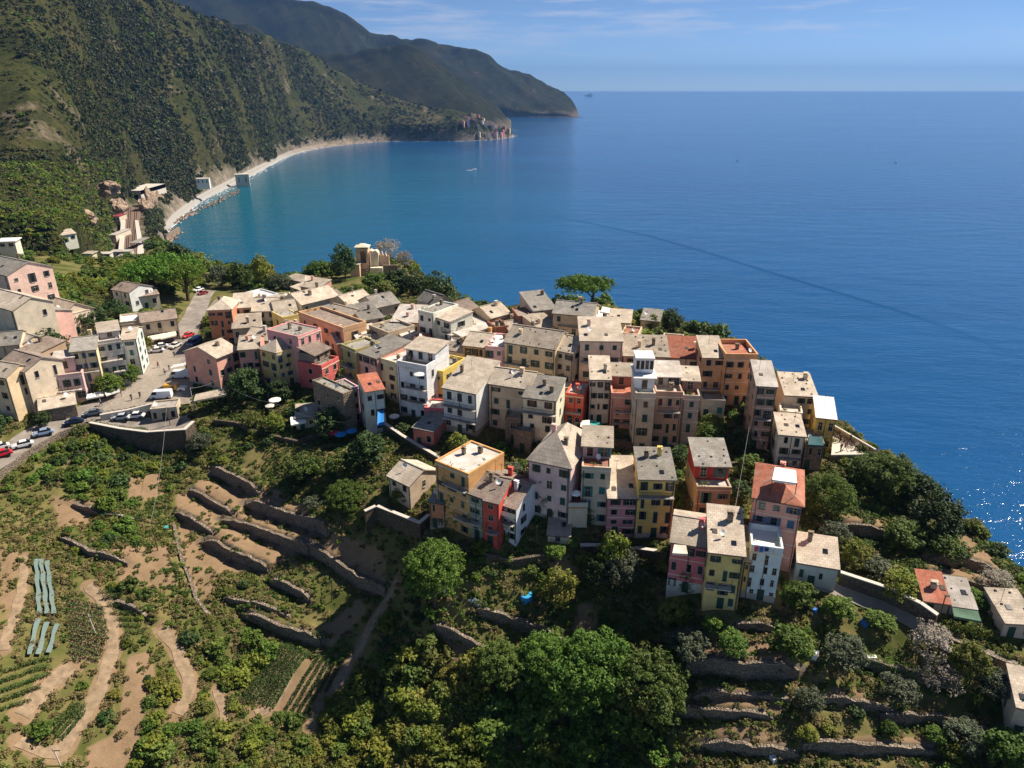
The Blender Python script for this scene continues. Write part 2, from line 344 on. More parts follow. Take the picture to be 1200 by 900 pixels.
for pts, hh, reach, lab in WALLS:
    p = [march(px, py, h0)[:2] for px, py in pts]
    q = [p[0]]
    for a, b in zip(p[:-1], p[1:]):
        n = max(2, int(np.hypot(*(b-a))/1.0))
        q += [a+(b-a)*(i/n) for i in range(1, n+1)]
    q = np.array(q)
    tang = np.gradient(q, axis=0); nrm = np.stack([-tang[:, 1], tang[:, 0]], 1); nrm /= np.linalg.norm(nrm, axis=1)[:, None]
    up = h0(q[:, 0]+nrm[:, 0]*2, q[:, 1]+nrm[:, 1]*2).mean() > h0(q[:, 0]-nrm[:, 0]*2, q[:, 1]-nrm[:, 1]*2).mean()
    if np.mean(nrm[:, 1]) < 0 and not up: pass
    WXY.append((q, 1.0 if (up if abs(h0(q[:,0]+nrm[:,0]*2,q[:,1]+nrm[:,1]*2).mean()-h0(q[:,0]-nrm[:,0]*2,q[:,1]-nrm[:,1]*2).mean()) > .2 else np.mean(nrm[:, 1]) > 0) else -1.0, hh, reach))
def h_full(x, y):
    x = np.asarray(x, float); y = np.asarray(y, float); h = h0(x, y)
    for q, sg, hh, reach in WXY:
        bb = (x > q[:, 0].min()-18) & (x < q[:, 0].max()+18) & (y > q[:, 1].min()-18) & (y < q[:, 1].max()+18)
        if not bb.any(): continue
        xs, ys = x[bb], y[bb]; d, s, par, L = pl_dist(q[::2] if len(q) > 6 else q, xs, ys); s = s*sg*d
        endw = np.clip(1-np.clip(d-np.abs(s)-.0, 0, None)/1.5, 0, 1); e = np.minimum(par, L-par); ew = np.where(e < .02, np.exp(-d/1.2), 1)
        m_ = q[len(q)//2]; t_ = q[-1]-q[0]; n_ = np.array([-t_[1], t_[0]])/np.hypot(*t_)*sg
        sl = max(.12, float(h0(*(m_+n_*2.5))-h0(*(m_-n_*2.5)))/5); Lw = min(max(hh/(2*sl), 1.3), 5.5)
        h[bb] = h[bb] + hh*.5*np.tanh((s-.25)/.2)*np.clip(1-np.abs(s)/Lw, 0, 1)*ew
    near = (y < 190) & (np.abs(x) < 190)
    return h + np.where(near, .16*vnoise(x, y, .9, 3)+.28*vnoise(x, y, .31, 5), .6*vnoise(x, y, .2, 2))
def axis(lo, hi, f0, f1, fine, coarse):
    return np.concatenate([np.arange(lo, f0, coarse), np.arange(f0, f1, fine), np.arange(f1, hi+coarse, coarse)])
GX = axis(-300, 240, -118, 112, .55, 3.0); GY = axis(6, 420, 50, 152, .55, 2.4)
GXX, GYY = np.meshgrid(GX, GY); GZ = h_full(GXX, GYY)
def H(x, y):
    """ground height from the built grid"""
    i = np.clip(np.searchsorted(GX, x)-1, 0, len(GX)-2); j = np.clip(np.searchsorted(GY, y)-1, 0, len(GY)-2)
    u = np.clip((x-GX[i])/(GX[i+1]-GX[i]), 0, 1); v = np.clip((y-GY[j])/(GY[j+1]-GY[j]), 0, 1)
    return (GZ[j, i]*(1-u)+GZ[j, i+1]*u)*(1-v)+(GZ[j+1, i]*(1-u)+GZ[j+1, i+1]*u)*v
def G(px, py): return march(px, py, H)          # ground point seen at a photo pixel
def poly_xy(pts): return np.array([G(*p)[:2] for p in pts])
# bare soil, paths: where the earth itself is of another kind
SOIL = [[(280,822),(328,756),(400,784),(362,838)],[(78,702),(122,712),(128,752),(118,776),(84,776)],[(206,580),(258,553),(300,572),(362,592),(372,625),(448,650),(453,690),(400,666),(352,642),(318,668),(262,668),(245,712),(214,655)],[(232,562),(258,556),(300,580),(290,592),(258,608),(226,578)],[(300,575),(318,570),(356,590),(362,612),(290,591)],[(262,610),(352,602),(380,612),(350,640)],[(205,603),(252,630),(238,640),(268,650),(320,668),(350,640),(258,612),(222,580)],[(208,612),(214,655),(230,705),(262,668),(240,640)],[(355,640),(372,628),(440,640),(452,652),(450,690),(400,664)],
 [(806,778),(836,752),(872,748),(930,762),(936,787),(870,784)],[(784,838),(800,812),(924,822),(912,842)],[(815,876),(845,852),(905,860),(934,884)],[(942,872),(985,862),(1100,862),(1098,880)],[(960,818),(985,804),(1060,822)],
 [(1108,640),(1118,612),(1140,628),(1176,668),(1150,664)],[(1085,668),(1110,652),(1168,674),(1165,690)],[(985,600),(1000,606),(1045,614),(1045,628),(985,616)],
 [(120,900),(140,840),(150,770),(178,762),(182,800),(165,850),(160,900)],[(100,905),(102,876),(150,850),(150,905)],[(680,705),(700,710),(700,735),(668,740)],[(130,640),(200,640),(206,690),(140,682)],[(510,745),(560,752),(600,780),(540,782)],[(375,735),(420,700),(430,715),(385,762)],
 [(0,640),(30,650),(20,700),(0,720)],[(60,580),(120,590),(100,615),(70,620)],[(150,560),(190,552),(200,580),(150,590)],[(640,655),(672,650),(680,670),(650,676)]]
PATHS = [([(104,686),(118,702),(127,718),(133,735),(133,758),(124,790),(110,825),(98,842),(87,857),(69,886),(50,884),(23,868)],1.1),([(28,652),(27,680),(23,707),(12,735),(3,762)],.9),([(190,738),(205,755),(220,790),(223,813),(208,837)],1.2),([(254,808),(262,830),(263,852)],.8),
 ([(466,680),(440,725),(420,762),(400,792),(375,835),(362,852)],.9),([(352,770),(335,800),(320,830),(300,838)],.8),([(85,782),(60,800),(25,838)],1.3)]
SOILXY = [poly_xy(p) for p in SOIL]; PATHXY = [(poly_xy(p), w) for p, w in PATHS]
# a street with a square, laid as one sheet on the ground
STREET = [(-90,600),(-30,556),(0,538),(40,512),(75,494),(105,484),(135,474),(165,462),(188,446),(200,428),(208,408),(218,390),(228,370),(236,352),(243,341)]
STW = [5,5,5,5,5,6,7,8.5,9,8,7,6,5.5,5,5]
STXY = poly_xy(STREET)
SQUARE = poly_xy([(120,484),(175,474),(224,474),(228,440),(215,430),(195,405),(165,398),(150,440),(168,446),(135,470)])
LOWPARK = poly_xy([(100,492),(128,488),(176,492),(222,488),(222,506),(172,506),(110,500)])
def soil_mask(x, y):
    m = np.zeros(np.shape(x))
    for p in SOILXY:
        d, _, _, _ = pl_dist(np.concatenate([p, p[:1]]), x, y); ins = inside(p, x, y)
        m = np.maximum(m, np.clip(np.where(ins, .5+d/1.2, .5-d/1.2), 0, 1))
    for p, w in PATHXY:
        d, _, _, _ = pl_dist(p, x, y); m = np.maximum(m, np.clip((w-d)/.5+.5, 0, 1))
    return m
def road_dist(x, y):
    d, _, par, _ = pl_dist(STXY, x, y); 
    return d
near = (GYY < 200)
SM = np.zeros(GXX.shape); SM[near] = soil_mask(GXX[near], GYY[near])
# ground under the road is cut down so that the sheet lies on top
def terrain():
    nx, ny = len(GX), len(GY); V = np.stack([GXX.ravel(), GYY.ravel(), GZ.ravel()], 1)
    idx = np.arange(nx*ny).reshape(ny, nx); Q = np.stack([idx[:-1, :-1], idx[:-1, 1:], idx[1:, 1:], idx[1:, :-1]], -1).reshape(-1, 4)
    Q = Q[V[Q][:, :, 2].max(1) > -10]
    me = mesh_np('ground', V, Q, True)
    at = me.attributes.new('soil', 'FLOAT', 'POINT'); at.data.foreach_set('value', SM.ravel().astype(np.float32))
    m, nt, b, N, L = nodes_of('hillside_ground'); g = N('ShaderNodeNewGeometry'); pos = g.outputs['Position']
    n1 = noise(N, L, pos, .11, 6, .65); n2 = noise(N, L, pos, .8, 5, .7); n3 = noise(N, L, pos, 6, 4, .7)
    grass = mixc(N, L, ramp_out(N, L, n1, .38, .62), (.062, .078, .018, 1), (.21, .165, .068, 1))
    grass = mixc(N, L, ramp_out(N, L, n2, .45, .68, .7), grass, (.085, .11, .022, 1))
    soil = mixc(N, L, ramp_out(N, L, n2, .35, .7), (.27, .18, .105, 1), (.20, .13, .075, 1))
    soil = mixc(N, L, ramp_out(N, L, n3, .5, .75, .6), soil, (.33, .24, .15, 1))
    soil = mixc(N, L, ramp_out(N, L, n1, .55, .8, .45), soil, (.10, .10, .035, 1))
    a = N('ShaderNodeAttribute'); a.attribute_name = 'soil'
    ad = N('ShaderNodeMath'); ad.operation = 'MULTIPLY_ADD'; L(n2.outputs[0], ad.inputs[0]); ad.inputs[1].default_value = .6; L(a.outputs['Fac'], ad.inputs[2])
    rr = ramp(N, [(.62, (0, 0, 0, 1)), (.92, (1, 1, 1, 1))]); L(ad.outputs[0], rr.inputs[0])
    c = mixc(N, L, rr.outputs[0], grass, soil)
    sp = N('ShaderNodeSeparateXYZ'); L(g.outputs['True Normal'], sp.inputs[0])          # bare rock where it is steep
    rk = ramp(N, [(.42, (1, 1, 1, 1)), (.62, (0, 0, 0, 1))]); L(sp.outputs[2], rk.inputs[0])
    rock = mixc(N, L, ramp_out(N, L, n2, .4, .65), (.20, .16, .12, 1), (.10, .085, .06, 1))
    c = mixc(N, L, rk.outputs[0], c, rock)
    L(c, b.inputs['Base Color']); b.inputs['Roughness'].default_value = 1; b.inputs['Specular IOR Level'].default_value = .1
    bump(N, L, b, n3.outputs[0], .6, .12)
    o = link('ground', me, None, m); o['kind'] = 'structure'
terrain()
def ribbon(name, pl, widths, m, lift, kind='structure', step=1.2, label=None, uneven=0):
    pts, ws = [], []
    for (a, b, wa, wb) in zip(pl[:-1], pl[1:], widths[:-1], widths[1:]):
        n = max(1, int(np.hypot(*(b-a))/step))
        for i in range(n): pts.append(a+(b-a)*i/n); ws.append(wa+(wb-wa)*i/n)
    pts.append(pl[-1]); ws.append(widths[-1]); pts = np.array(pts)
    for _ in range(3): pts[1:-1] = (pts[:-2]+2*pts[1:-1]+pts[2:])/4
    t = np.gradient(pts, axis=0); n = np.stack([-t[:, 1], t[:, 0]], 1); n /= np.linalg.norm(n, axis=1)[:, None]
    K = 9; V = []; 
    for i, (p, nn, w) in enumerate(zip(pts, n, ws)):
        for k in range(K):
            q = p + nn*w*(k/(K-1)*2-1)*.5*(1+uneven*math.sin(i*1.3+k)); V.append((q[0], q[1], float(H(q[0], q[1]))+lift))
    V = np.array(V)
    Q = [[i*K+k, i*K+k+1, (i+1)*K+k+1, (i+1)*K+k] for i in range(len(pts)-1) for k in range(K-1)]
    # sheets must face upwards
    v0, v1, v2 = V[Q[0][0]], V[Q[0][1]], V[Q[0][2]]
    if np.cross(v1-v0, v2-v1)[2] < 0: Q = [q[::-1] for q in Q]
    o = link(name, mesh_np(name, V, Q, True), None, m)
    if kind: o['kind'] = kind
    return o
def sheet(name, poly, m, lift, cell=.4):
    x0, y0 = poly.min(0); x1, y1 = poly.max(0); xs = np.arange(x0, x1+cell, cell); ys = np.arange(y0, y1+cell, cell)
    X, Y = np.meshgrid(xs, ys); Z = np.array(H(X, Y))
    Zs = Z.copy()
    for _ in range(9): Zs[1:-1, 1:-1] = np.maximum(Zs[1:-1, 1:-1], (Zs[:-2, 1:-1]+Zs[2:, 1:-1]+Zs[1:-1, :-2]+Zs[1:-1, 2:])/4)
    nx = len(xs); idx = np.arange(X.size).reshape(X.shape); Q = np.stack([idx[:-1, :-1], idx[:-1, 1:], idx[1:, 1:], idx[1:, :-1]], -1).reshape(-1, 4)
    ok = inside(poly, X, Y).ravel(); Q = Q[ok[Q].sum(1) >= 2]
    o = link(name, mesh_np(name, np.stack([X.ravel(), Y.ravel(), Zs.ravel()+lift], 1), Q, True), None, m); o['kind'] = 'structure'; return o
M_ASPH = simple('street_asphalt', rgb('8f857b'), .9, .42, .35); M_PAVE = simple('square_paving', rgb('988c7e'), .9, .25, 1.5)
M_EARTH = simple('trodden_earth', (.29, .205, .125, 1), .95, .4, 1.2)
ribbon('street', STXY, STW, M_ASPH, .22)
sheet('village_square', SQUARE, M_PAVE, .30); sheet('lower_parking', LOWPARK, M_ASPH, .30)
for p, w in PATHXY: ribbon('footpath', p, [w*1.35]*len(p), M_EARTH, .07, step=.8, uneven=.2)
RROAD = poly_xy([(925,676),(960,684),(998,696),(1040,712),(1083,733),(1112,755),(1145,770),(1200,792),(1290,830)])
M_LANE = simple('lane_concrete', rgb('8f8578'), .9, .2, 1.0)
ribbon('lane', RROAD, [2.6]*len(RROAD), M_LANE, .16)

def wall_mesh(q, sg, hh, thick=.3, over=.05, low=.5, jag=.12):
    """dry stone wall along points q: face on the downhill side, ragged top"""
    t = np.gradient(q, axis=0); n = np.stack([-t[:, 1], t[:, 0]], 1)*sg; n /= np.linalg.norm(n, axis=1)[:, None]
    V, Fc = [], []
    for i in range(len(q)):
        f = q[i]-n[i]*(thick*.55); bk = q[i]+n[i]*(thick*.55+.15); zt = float(H(*(q[i]+n[i]*1.0)))+over+jag*math.sin(i*2.7)+RNG.uniform(-jag, jag)
        e_ = min(i, len(q)-1-i); zt -= max(0, 2-e_)/2*hh*.3
        zb = float(min(H(*(q[i]-n[i]*1.0)), H(*(q[i]-n[i]*.3))))-low; zb = min(zb, zt-.4)
        fb = q[i]-n[i]*(thick*.55+.06*hh)
        V += [(fb[0], fb[1], zb), (f[0], f[1], zt), (bk[0], bk[1], zt), (bk[0], bk[1], zb)]
    for i in range(len(q)-1):
        a, b = i*4, i*4+4
        for k in range(4): Fc.append([a+k, a+(k+1) % 4, b+(k+1) % 4, b+k])
    Fc += [[0, 3, 2, 1], [len(V)-4, len(V)-3, len(V)-2, len(V)-1]]
    me = mesh_from('terrace_wall', V, Fc)
    bm = bmesh.new(); bm.from_mesh(me); bmesh.ops.recalc_face_normals(bm, faces=bm.faces); bm.to_mesh(me); bm.free(); return me
for (q, sg, hh, reach), (_, _, _, lab) in zip(WXY, WALLS):
    o = link('terrace_wall', wall_mesh(q, sg, hh), None, M_STONE); tag(o, lab, 'stone wall', 'dry stone terrace walls', 'thing')
def big_wall(px, top, bottom_drop, name, lab, m, thick=.8, cap=None, cat='wall'):
    """free standing retaining wall: pixels of its foot line, height in metres"""
    pts = np.array([G(*p)[:2] for p in px]); mb = MB()
    zt = [float(H(*p))+top for p in pts] if not isinstance(top, (list, tuple)) else list(top)
    for i in range(len(pts)-1):
        a, b = pts[i], pts[i+1]; d = (b-a)/np.hypot(*(b-a)); n = np.array([-d[1], d[0]])*thick
        za, zb = float(H(*a))-bottom_drop, float(H(*b))-bottom_drop; a2 = a-d*.02*i
        mb.hexa([(*a2, za), (*b, zb), (*(b+n), zb), (*(a2+n), za)], [(*a2, zt[i]), (*b, zt[i+1]), (*(b+n), zt[i+1]), (*(a2+n), zt[i])])
    o = mb.build(name, m); tag(o, lab, cat); return o

# ================================================================ SEA
def sea():
    xs = np.concatenate([-np.geomspace(24000, 400, 24), np.linspace(-350, 900, 26), np.geomspace(1000, 24000, 24)]); ys = np.concatenate([np.linspace(-200, 3000, 40), np.geomspace(3200, 24000, 24)])
    X, Y = np.meshgrid(xs, ys); idx = np.arange(X.size).reshape(X.shape)
    Q = np.stack([idx[:-1, :-1], idx[:-1, 1:], idx[1:, 1:], idx[1:, :-1]], -1).reshape(-1, 4)
    me = mesh_np('sea', np.stack([X.ravel(), Y.ravel(), X.ravel()*0], 1), Q, True)
    m, nt, b, N, L = nodes_of('sea_water'); g = N('ShaderNodeNewGeometry'); pos = g.outputs['Position']
    # shallow turquoise water under the beach, deep blue outside
    sp = N('ShaderNodeSeparateXYZ'); L(pos, sp.inputs[0])
    dv = N('ShaderNodeVectorMath'); dv.operation = 'DISTANCE'; dv.inputs[1].default_value = (-470, 1000, 0)
    mp0 = N('ShaderNodeMapping'); mp0.inputs['Scale'].default_value = (1, .62, 1); L(pos, mp0.inputs[0]); dv.inputs[1].default_value = (-430, 620, 0); L(mp0.outputs[0], dv.inputs[0])
    mr = N('ShaderNodeMapRange'); mr.inputs[1].default_value = 60; mr.inputs[2].default_value = 620; L(dv.outputs['Value'], mr.inputs[0])
    mps = N('ShaderNodeMapping'); mps.inputs['Scale'].default_value = (.35, 1.6, 1); mps.inputs['Rotation'].default_value = (0, 0, -.2); L(pos, mps.inputs[0])
    slick = noise(N, L, mps.outputs[0], .0035, 5, .6)
    deep = mixc(N, L, ramp_out(N, L, slick, .35, .65), (.004, .056, .165, 1), (.008, .080, .215, 1))
    col = mixc(N, L, mr.outputs[0], (.003, .11, .165, 1), deep)
    L(col, b.inputs['Base Color']); b.inputs['IOR'].default_value = 1.33; b.inputs['Specular IOR Level'].default_value = .5
    rg = N('ShaderNodeMapRange'); rg.inputs[3].default_value = .08; rg.inputs[4].default_value = .17; L(slick.outputs[0], rg.inputs[0]); L(rg.outputs[0], b.inputs['Roughness'])
    mp = N('ShaderNodeMapping'); mp.inputs['Scale'].default_value = (.45, 1, 1); mp.inputs['Rotation'].default_value = (0, 0, .28); L(pos, mp.inputs[0])
    w1 = noise(N, L, mp.outputs[0], .055, 3, .55); w2 = noise(N, L, mp.outputs[0], .33, 4, .6); w3 = noise(N, L, mp.outputs[0], 1.3, 3, .6)
    s1 = N('ShaderNodeMath'); s1.operation = 'MULTIPLY_ADD'; L(w1.outputs[0], s1.inputs[0]); s1.inputs[1].default_value = 3.0; L(w2.outputs[0], s1.inputs[2])
    s2 = N('ShaderNodeMath'); s2.operation = 'MULTIPLY_ADD'; L(w3.outputs[0], s2.inputs[0]); s2.inputs[1].default_value = .30; L(s1.outputs[0], s2.inputs[2])
    bump(N, L, b, s2.outputs[0], 1.0, .43)
    o = link('sea', me, None, m); o['kind'] = 'structure'
sea()

# ================================================================ FAR HILLS
def fbm(x, y, f, oct=5, seed=0):
    v = 0; a = 1
    for k in range(oct): v = v + a*vnoise(x, y, f*2.03**k, seed+k*3); a *= .52
    return v
def hill(name, cols, m, nu=260, nv=110, amp=9, seed=0, freq=.012):
    """a slope given by columns of (photo row, distance) from the shore up to the ridge"""
    px = np.array([c[0] for c in cols], float); n = len(cols[0][1])
    P = np.array([[Py(c[0], r, y) if r is not None else np.array([(c[0]-600)/F*(y*CP-(z-CAMZ)*SP), y, z]) for (r, y, z) in c[1]] for c in cols])
    uu = np.linspace(0, len(cols)-1, nu); vv = np.linspace(0, n-1, nv)
    def cub(A, t):                    # smooth interpolation along axis 0
        i = np.clip(t.astype(int), 0, A.shape[0]-2); f = (t-i)[:, None, None]
        p0 = A[np.maximum(i-1, 0)]; p1 = A[i]; p2 = A[i+1]; p3 = A[np.minimum(i+2, A.shape[0]-1)]
        lin = p1+(p2-p1)*f; cr = .5*((2*p1)+(p2-p0)*f+(2*p0-5*p1+4*p2-p3)*f*f+(3*p1-p0-3*p2+p3)*f**3); return lin*.4+cr*.6
    A = cub(P, uu); A = cub(A.transpose(1, 0, 2), vv)
    X, Y, Z = A[..., 0], A[..., 1], A[..., 2]
    w = np.clip((Z-6)/40, 0, 1); ppx = 600+F*X/np.maximum(Y*CP-(Z-CAMZ)*SP, 1)
    if name == 'near_hillside': w = w*(1-np.clip((60-np.abs(ppx-155))/25, 0, 1)*np.clip((900-Y)/40, 0, 1)*np.clip((60-Z)/25, 0, 1))
    rid = 1-np.abs(fbm(X*.9+Y*.25, Y*.35, freq, 4, seed+9))*1.6            # gullies run down the slope
    Z2 = Z + w*amp*(fbm(X, Y, freq, 6, seed)+.9*rid)
    idx = np.arange(X.size).reshape(X.shape); Q = np.stack([idx[:-1, :-1], idx[:-1, 1:], idx[1:, 1:], idx[1:, :-1]], -1).reshape(-1, 4)
    V = np.stack([X.ravel(), Y.ravel(), Z2.ravel()], 1); o = link(name, mesh_np(name, V, Q, True), None, m); o['kind'] = 'structure'
    return np.stack([X, Y, Z2], -1)
def hill_mat(name, rockf=1.0, dk=1.0):
    m, nt, b, N, L = nodes_of(name); g = N('ShaderNodeNewGeometry'); pos = g.outputs['Position']
    n1 = noise(N, L, pos, .006, 6, .65); n2 = noise(N, L, pos, .03, 6, .7); n3 = noise(N, L, pos, .16, 5, .7)
    mp = N('ShaderNodeMapping'); mp.inputs['Scale'].default_value = (1.0, .55, .5); mp.inputs['Rotation'].default_value = (0, 0, -.5); L(pos, mp.inputs[0]); n4 = noise(N, L, mp.outputs[0], .022, 7, .72)
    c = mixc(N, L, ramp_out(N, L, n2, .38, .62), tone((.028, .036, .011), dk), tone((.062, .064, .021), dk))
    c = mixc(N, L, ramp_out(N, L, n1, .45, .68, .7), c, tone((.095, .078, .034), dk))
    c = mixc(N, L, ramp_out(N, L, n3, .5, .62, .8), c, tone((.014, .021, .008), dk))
    c = mixc(N, L, ramp_out(N, L, n4, .585, .68, .7*rockf), c, (.19, .145, .105, 1))
    sp = N('ShaderNodeSeparateXYZ'); L(pos, sp.inputs[0])
    ad = N('ShaderNodeMath'); ad.operation = 'MULTIPLY_ADD'; L(n2.outputs[0], ad.inputs[0]); ad.inputs[1].default_value = -90; L(sp.outputs[2], ad.inputs[2])
    rk = ramp(N, [(.0, (1, 1, 1, 1)), (1, (0, 0, 0, 1))]); mr = N('ShaderNodeMapRange'); mr.inputs[1].default_value = -44; mr.inputs[2].default_value = -14; L(ad.outputs[0], mr.inputs[0]); L(mr.outputs[0], rk.inputs[0])
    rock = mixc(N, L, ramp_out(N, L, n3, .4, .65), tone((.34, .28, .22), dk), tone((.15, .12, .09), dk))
    c = mixc(N, L, rk.outputs[0], c, rock)                                     # bare rock above the surf
    mb = N('ShaderNodeMapRange'); mb.inputs[1].default_value = 4.5; mb.inputs[2].default_value = 6.5; L(sp.outputs[2], mb.inputs[0])
    my = N('ShaderNodeMapRange'); my.inputs[1].default_value = 1550; my.inputs[2].default_value = 1900; L(sp.outputs[1], my.inputs[0])
    mx_ = N('ShaderNodeMath'); mx_.operation = 'MAXIMUM'; L(mb.outputs[0], mx_.inputs[0]); L(my.outputs[0], mx_.inputs[1])
    c = mixc(N, L, mx_.outputs[0], (.34, .32, .29, 1), c)                       # shingle beach, only in the bay
    L(c, b.inputs['Base Color']); b.inputs['Roughness'].default_value = 1; b.inputs['Specular IOR Level'].default_value = .05
    bump(N, L, b, n3.outputs[0], .8, 2.5); return m
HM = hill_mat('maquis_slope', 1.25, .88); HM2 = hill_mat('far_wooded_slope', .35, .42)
O = None
NEAR = [  # (photo column, rows from the shore to the ridge as (photo row, distance, -)), row None = height given
 (-260, [(O,285,20),(296,305,0),(262,350,0),(225,400,0),(190,450,0),(140,510,0),(70,600,0),(-30,720,0),(-130,840,0),(-230,960,0)]),
 (-80,  [(O,285,20),(296,310,0),(266,355,0),(232,410,0),(195,470,0),(145,535,0),(75,630,0),(-20,750,0),(-110,880,0),(-200,1000,0)]),
 (40,   [(O,290,20),(293,318,0),(268,362,0),(238,420,0),(200,495,0),(150,575,0),(85,680,0),(0,820,0),(-80,960,0),(-150,1080,0)]),
 (95,   [(O,300,16),(292,345,0),(270,420,0),(243,500,0),(205,590,0),(155,680,0),(90,790,0),(10,930,0),(-60,1060,0),(-120,1180,0)]),
 (132,  [(O,480,5),(O,500,18),(O,600,19),(O,720,21),(212,770,0),(160,850,0),(95,960,0),(20,1090,0),(-45,1210,0),(-100,1320,0)]),
 (172,  [(O,480,5),(O,500,18),(O,600,19),(O,800,21),(222,880,0),(165,950,0),(100,1060,0),(35,1180,0),(-18,1290,0),(-10,1420,0)]),
 (196,  [(O,742,-3),(O,765,3),(O,800,6),(O,880,22),(217,925,0),(165,1000,0),(105,1110,0),(45,1240,0),(5,1350,0),(14,1480,0)]),
 (232,  [(O,940,-3),(O,962,2.5),(O,985,4.5),(O,1000,12),(205,1040,0),(158,1100,0),(110,1190,0),(62,1310,0),(26,1430,0),(36,1560,0)]),
 (262,  [(O,1070,-3),(O,1098,2.5),(O,1125,4.5),(O,1140,13),(192,1180,0),(152,1240,0),(112,1330,0),(70,1440,0),(33,1560,0),(44,1700,0)]),
 (290,  [(O,1215,-3),(O,1250,2.5),(O,1290,4.5),(O,1305,14),(182,1330,0),(148,1390,0),(114,1470,0),(78,1570,0),(41,1690,0),(52,1830,0)]),
 (340,  [(O,1640,-3),(O,1665,2.5),(O,1700,4.5),(O,1715,16),(168,1750,0),(142,1810,0),(116,1890,0),(92,1980,0),(58,2080,0),(70,2240,0)]),
 (380,  [(O,1880,-3),(O,1895,3),(O,1915,8),(O,1930,24),(158,1960,0),(138,2010,0),(118,2080,0),(98,2170,0),(76,2260,0),(88,2420,0)]),
 (420,  [(O,2015,-3),(O,2022,5),(O,2030,14),(O,2040,40),(150,2080,0),(135,2130,0),(120,2190,0),(107,2260,0),(94,2330,0),(106,2490,0)]),
 (455,  [(O,2095,-3),(O,2100,8),(O,2108,22),(O,2116,44),(148,2150,0),(136,2190,0),(125,2240,0),(114,2300,0),(104,2360,0),(116,2520,0)]),
 (500,  [(O,2105,-3),(O,2110,10),(O,2118,28),(O,2130,46),(150,2170,0),(142,2210,0),(135,2260,0),(128,2310,0),(121,2360,0),(133,2520,0)]),
 (535,  [(O,2105,-3),(O,2110,12),(O,2120,34),(O,2132,46),(154,2180,0),(149,2220,0),(144,2270,0),(139,2320,0),(133,2360,0),(144,2500,0)]),
 (570,  [(O,2150,-3),(O,2156,10),(O,2168,26),(O,2180,34),(160,2210,0),(157,2240,0),(154,2280,0),(151,2310,0),(147,2340,0),(157,2460,0)]),
 (592,  [(O,2230,-3),(O,2236,8),(O,2246,16),(O,2254,22),(165,2280,0),(164,2300,0),(162,2320,0),(160,2340,0),(159,2360,0),(168,2460,0)]),
 (604,  [(O,2330,-4),(O,2334,-3),(O,2338,-2),(O,2342,-1),(O,2346,0),(O,2350,0),(O,2354,-1),(O,2358,-2),(O,2362,-3),(O,2366,-4)])]
HILL_NEAR = hill('near_hillside', NEAR, HM, 460, 220, 14, 1, .0085)
def hill_at(px, py):
    A = HILL_NEAR; w = A[..., 1]*CP-(A[..., 2]-CAMZ)*SP; x = 600+F*A[..., 0]/w; y = 450-F*(A[..., 1]*SP+(A[..., 2]-CAMZ)*CP)/w
    d = np.hypot(x-px, y-py); d = np.where((d < 6) & (w > 0), d+w*.004, 1e6+d); return A.reshape(-1, 3)[np.argmin(d)].copy()
def ridge_hill(name, pts, y0, y1, back, amp, seed, nu=260, nv=70):
    cols = []
    for px, py in pts:
        y1c = y1+(px-pts[0][0])*(-.25)
        top = Py(px, py, y1c)[2]; rows = [(O, y0, -4), (O, y0+8, max(2, top*.05)), (O, y0+25, top*.16)]
        for t in (.3, .5, .7, .86): rows.append((O, y0+25+(y1c-y0-25)*t, top*(.16+.84*t)))
        rows += [(O, y1c, top), (O, y1c+back, top*.8)]
        cols.append((px, rows))
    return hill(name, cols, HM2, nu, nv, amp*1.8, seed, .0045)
ridge_hill('middle_ridge', [(80,-30),(170,-10),(230,12),(290,30),(345,52),(400,61),(450,64),(485,67),(518,84),(540,98),(560,112),(580,129),(597,143),(606,152)], 2660, 3250, 300, 16, 4)
ridge_hill('far_headland', [(180,-22),(260,-10),(327,2),(352,12),(385,22),(412,28),(440,42),(470,49),(510,53),(541,60),(575,71),(595,82),(615,92),(643,106),(660,115),(671,123),(679,135),(683,150)], 3780, 4500, 400, 20, 8)
# ================================================================ HOUSES
def unit_frame():
    """plaster surround of a 1 x 1 opening with a sill, open in the middle"""
    mb = MB(); t = .06
    mb.box(-.5-t, -.5, -.05, .02, -.5, .5); mb.box(.5, .5+t, -.05, .02, -.5, .5)
    mb.box(-.5-t, .5+t, -.05, .02, .5, .5+t*.8); mb.box(-.56-t, .56+t, -.13, .02, -.5-t*.7, -.5)
    return mb.mesh('window')
def unit_pane():
    mb = MB(); mb.box(-.5, .5, -.012, .02, -.5, .5); return mb.mesh('pane')
def unit_sash():
    mb = MB(); mb.box(-.025, .025, -.03, -.013, -.5, .5); mb.box(-.5, .5, -.028, -.013, .12, .16); return mb.mesh('sash')
def unit_shutter():
    """louvred leaf, hinge at x=0, runs to x=.5"""
    mb = MB(); mb.box(0, .06, -.05, -.005, -.5, .5); mb.box(.44, .5, -.05, -.005, -.5, .5); mb.box(.06, .44, -.05, -.005, -.5, -.44); mb.box(.06, .44, -.05, -.005, .44, .5)
    for k in range(7): z = -.42+k*.125; mb.hexa([(.06, -.045, z), (.44, -.045, z), (.44, -.01, z+.05), (.06, -.01, z+.05)], [(.06, -.045, z+.04), (.44, -.045, z+.04), (.44, -.01, z+.10), (.06, -.01, z+.10)])
    return mb.mesh('shutter')
ME_W, ME_P, ME_SA = unit_frame(), unit_pane(), unit_sash()
ME_S = {}
for k in M_SHUT: ME_S[k] = unit_shutter(); ME_S[k].materials.append(M_SHUT[k])
ME_W.materials.append(M_FRAME); ME_P.materials.append(M_GLASS); ME_SA.materials.append(M_FRAME)
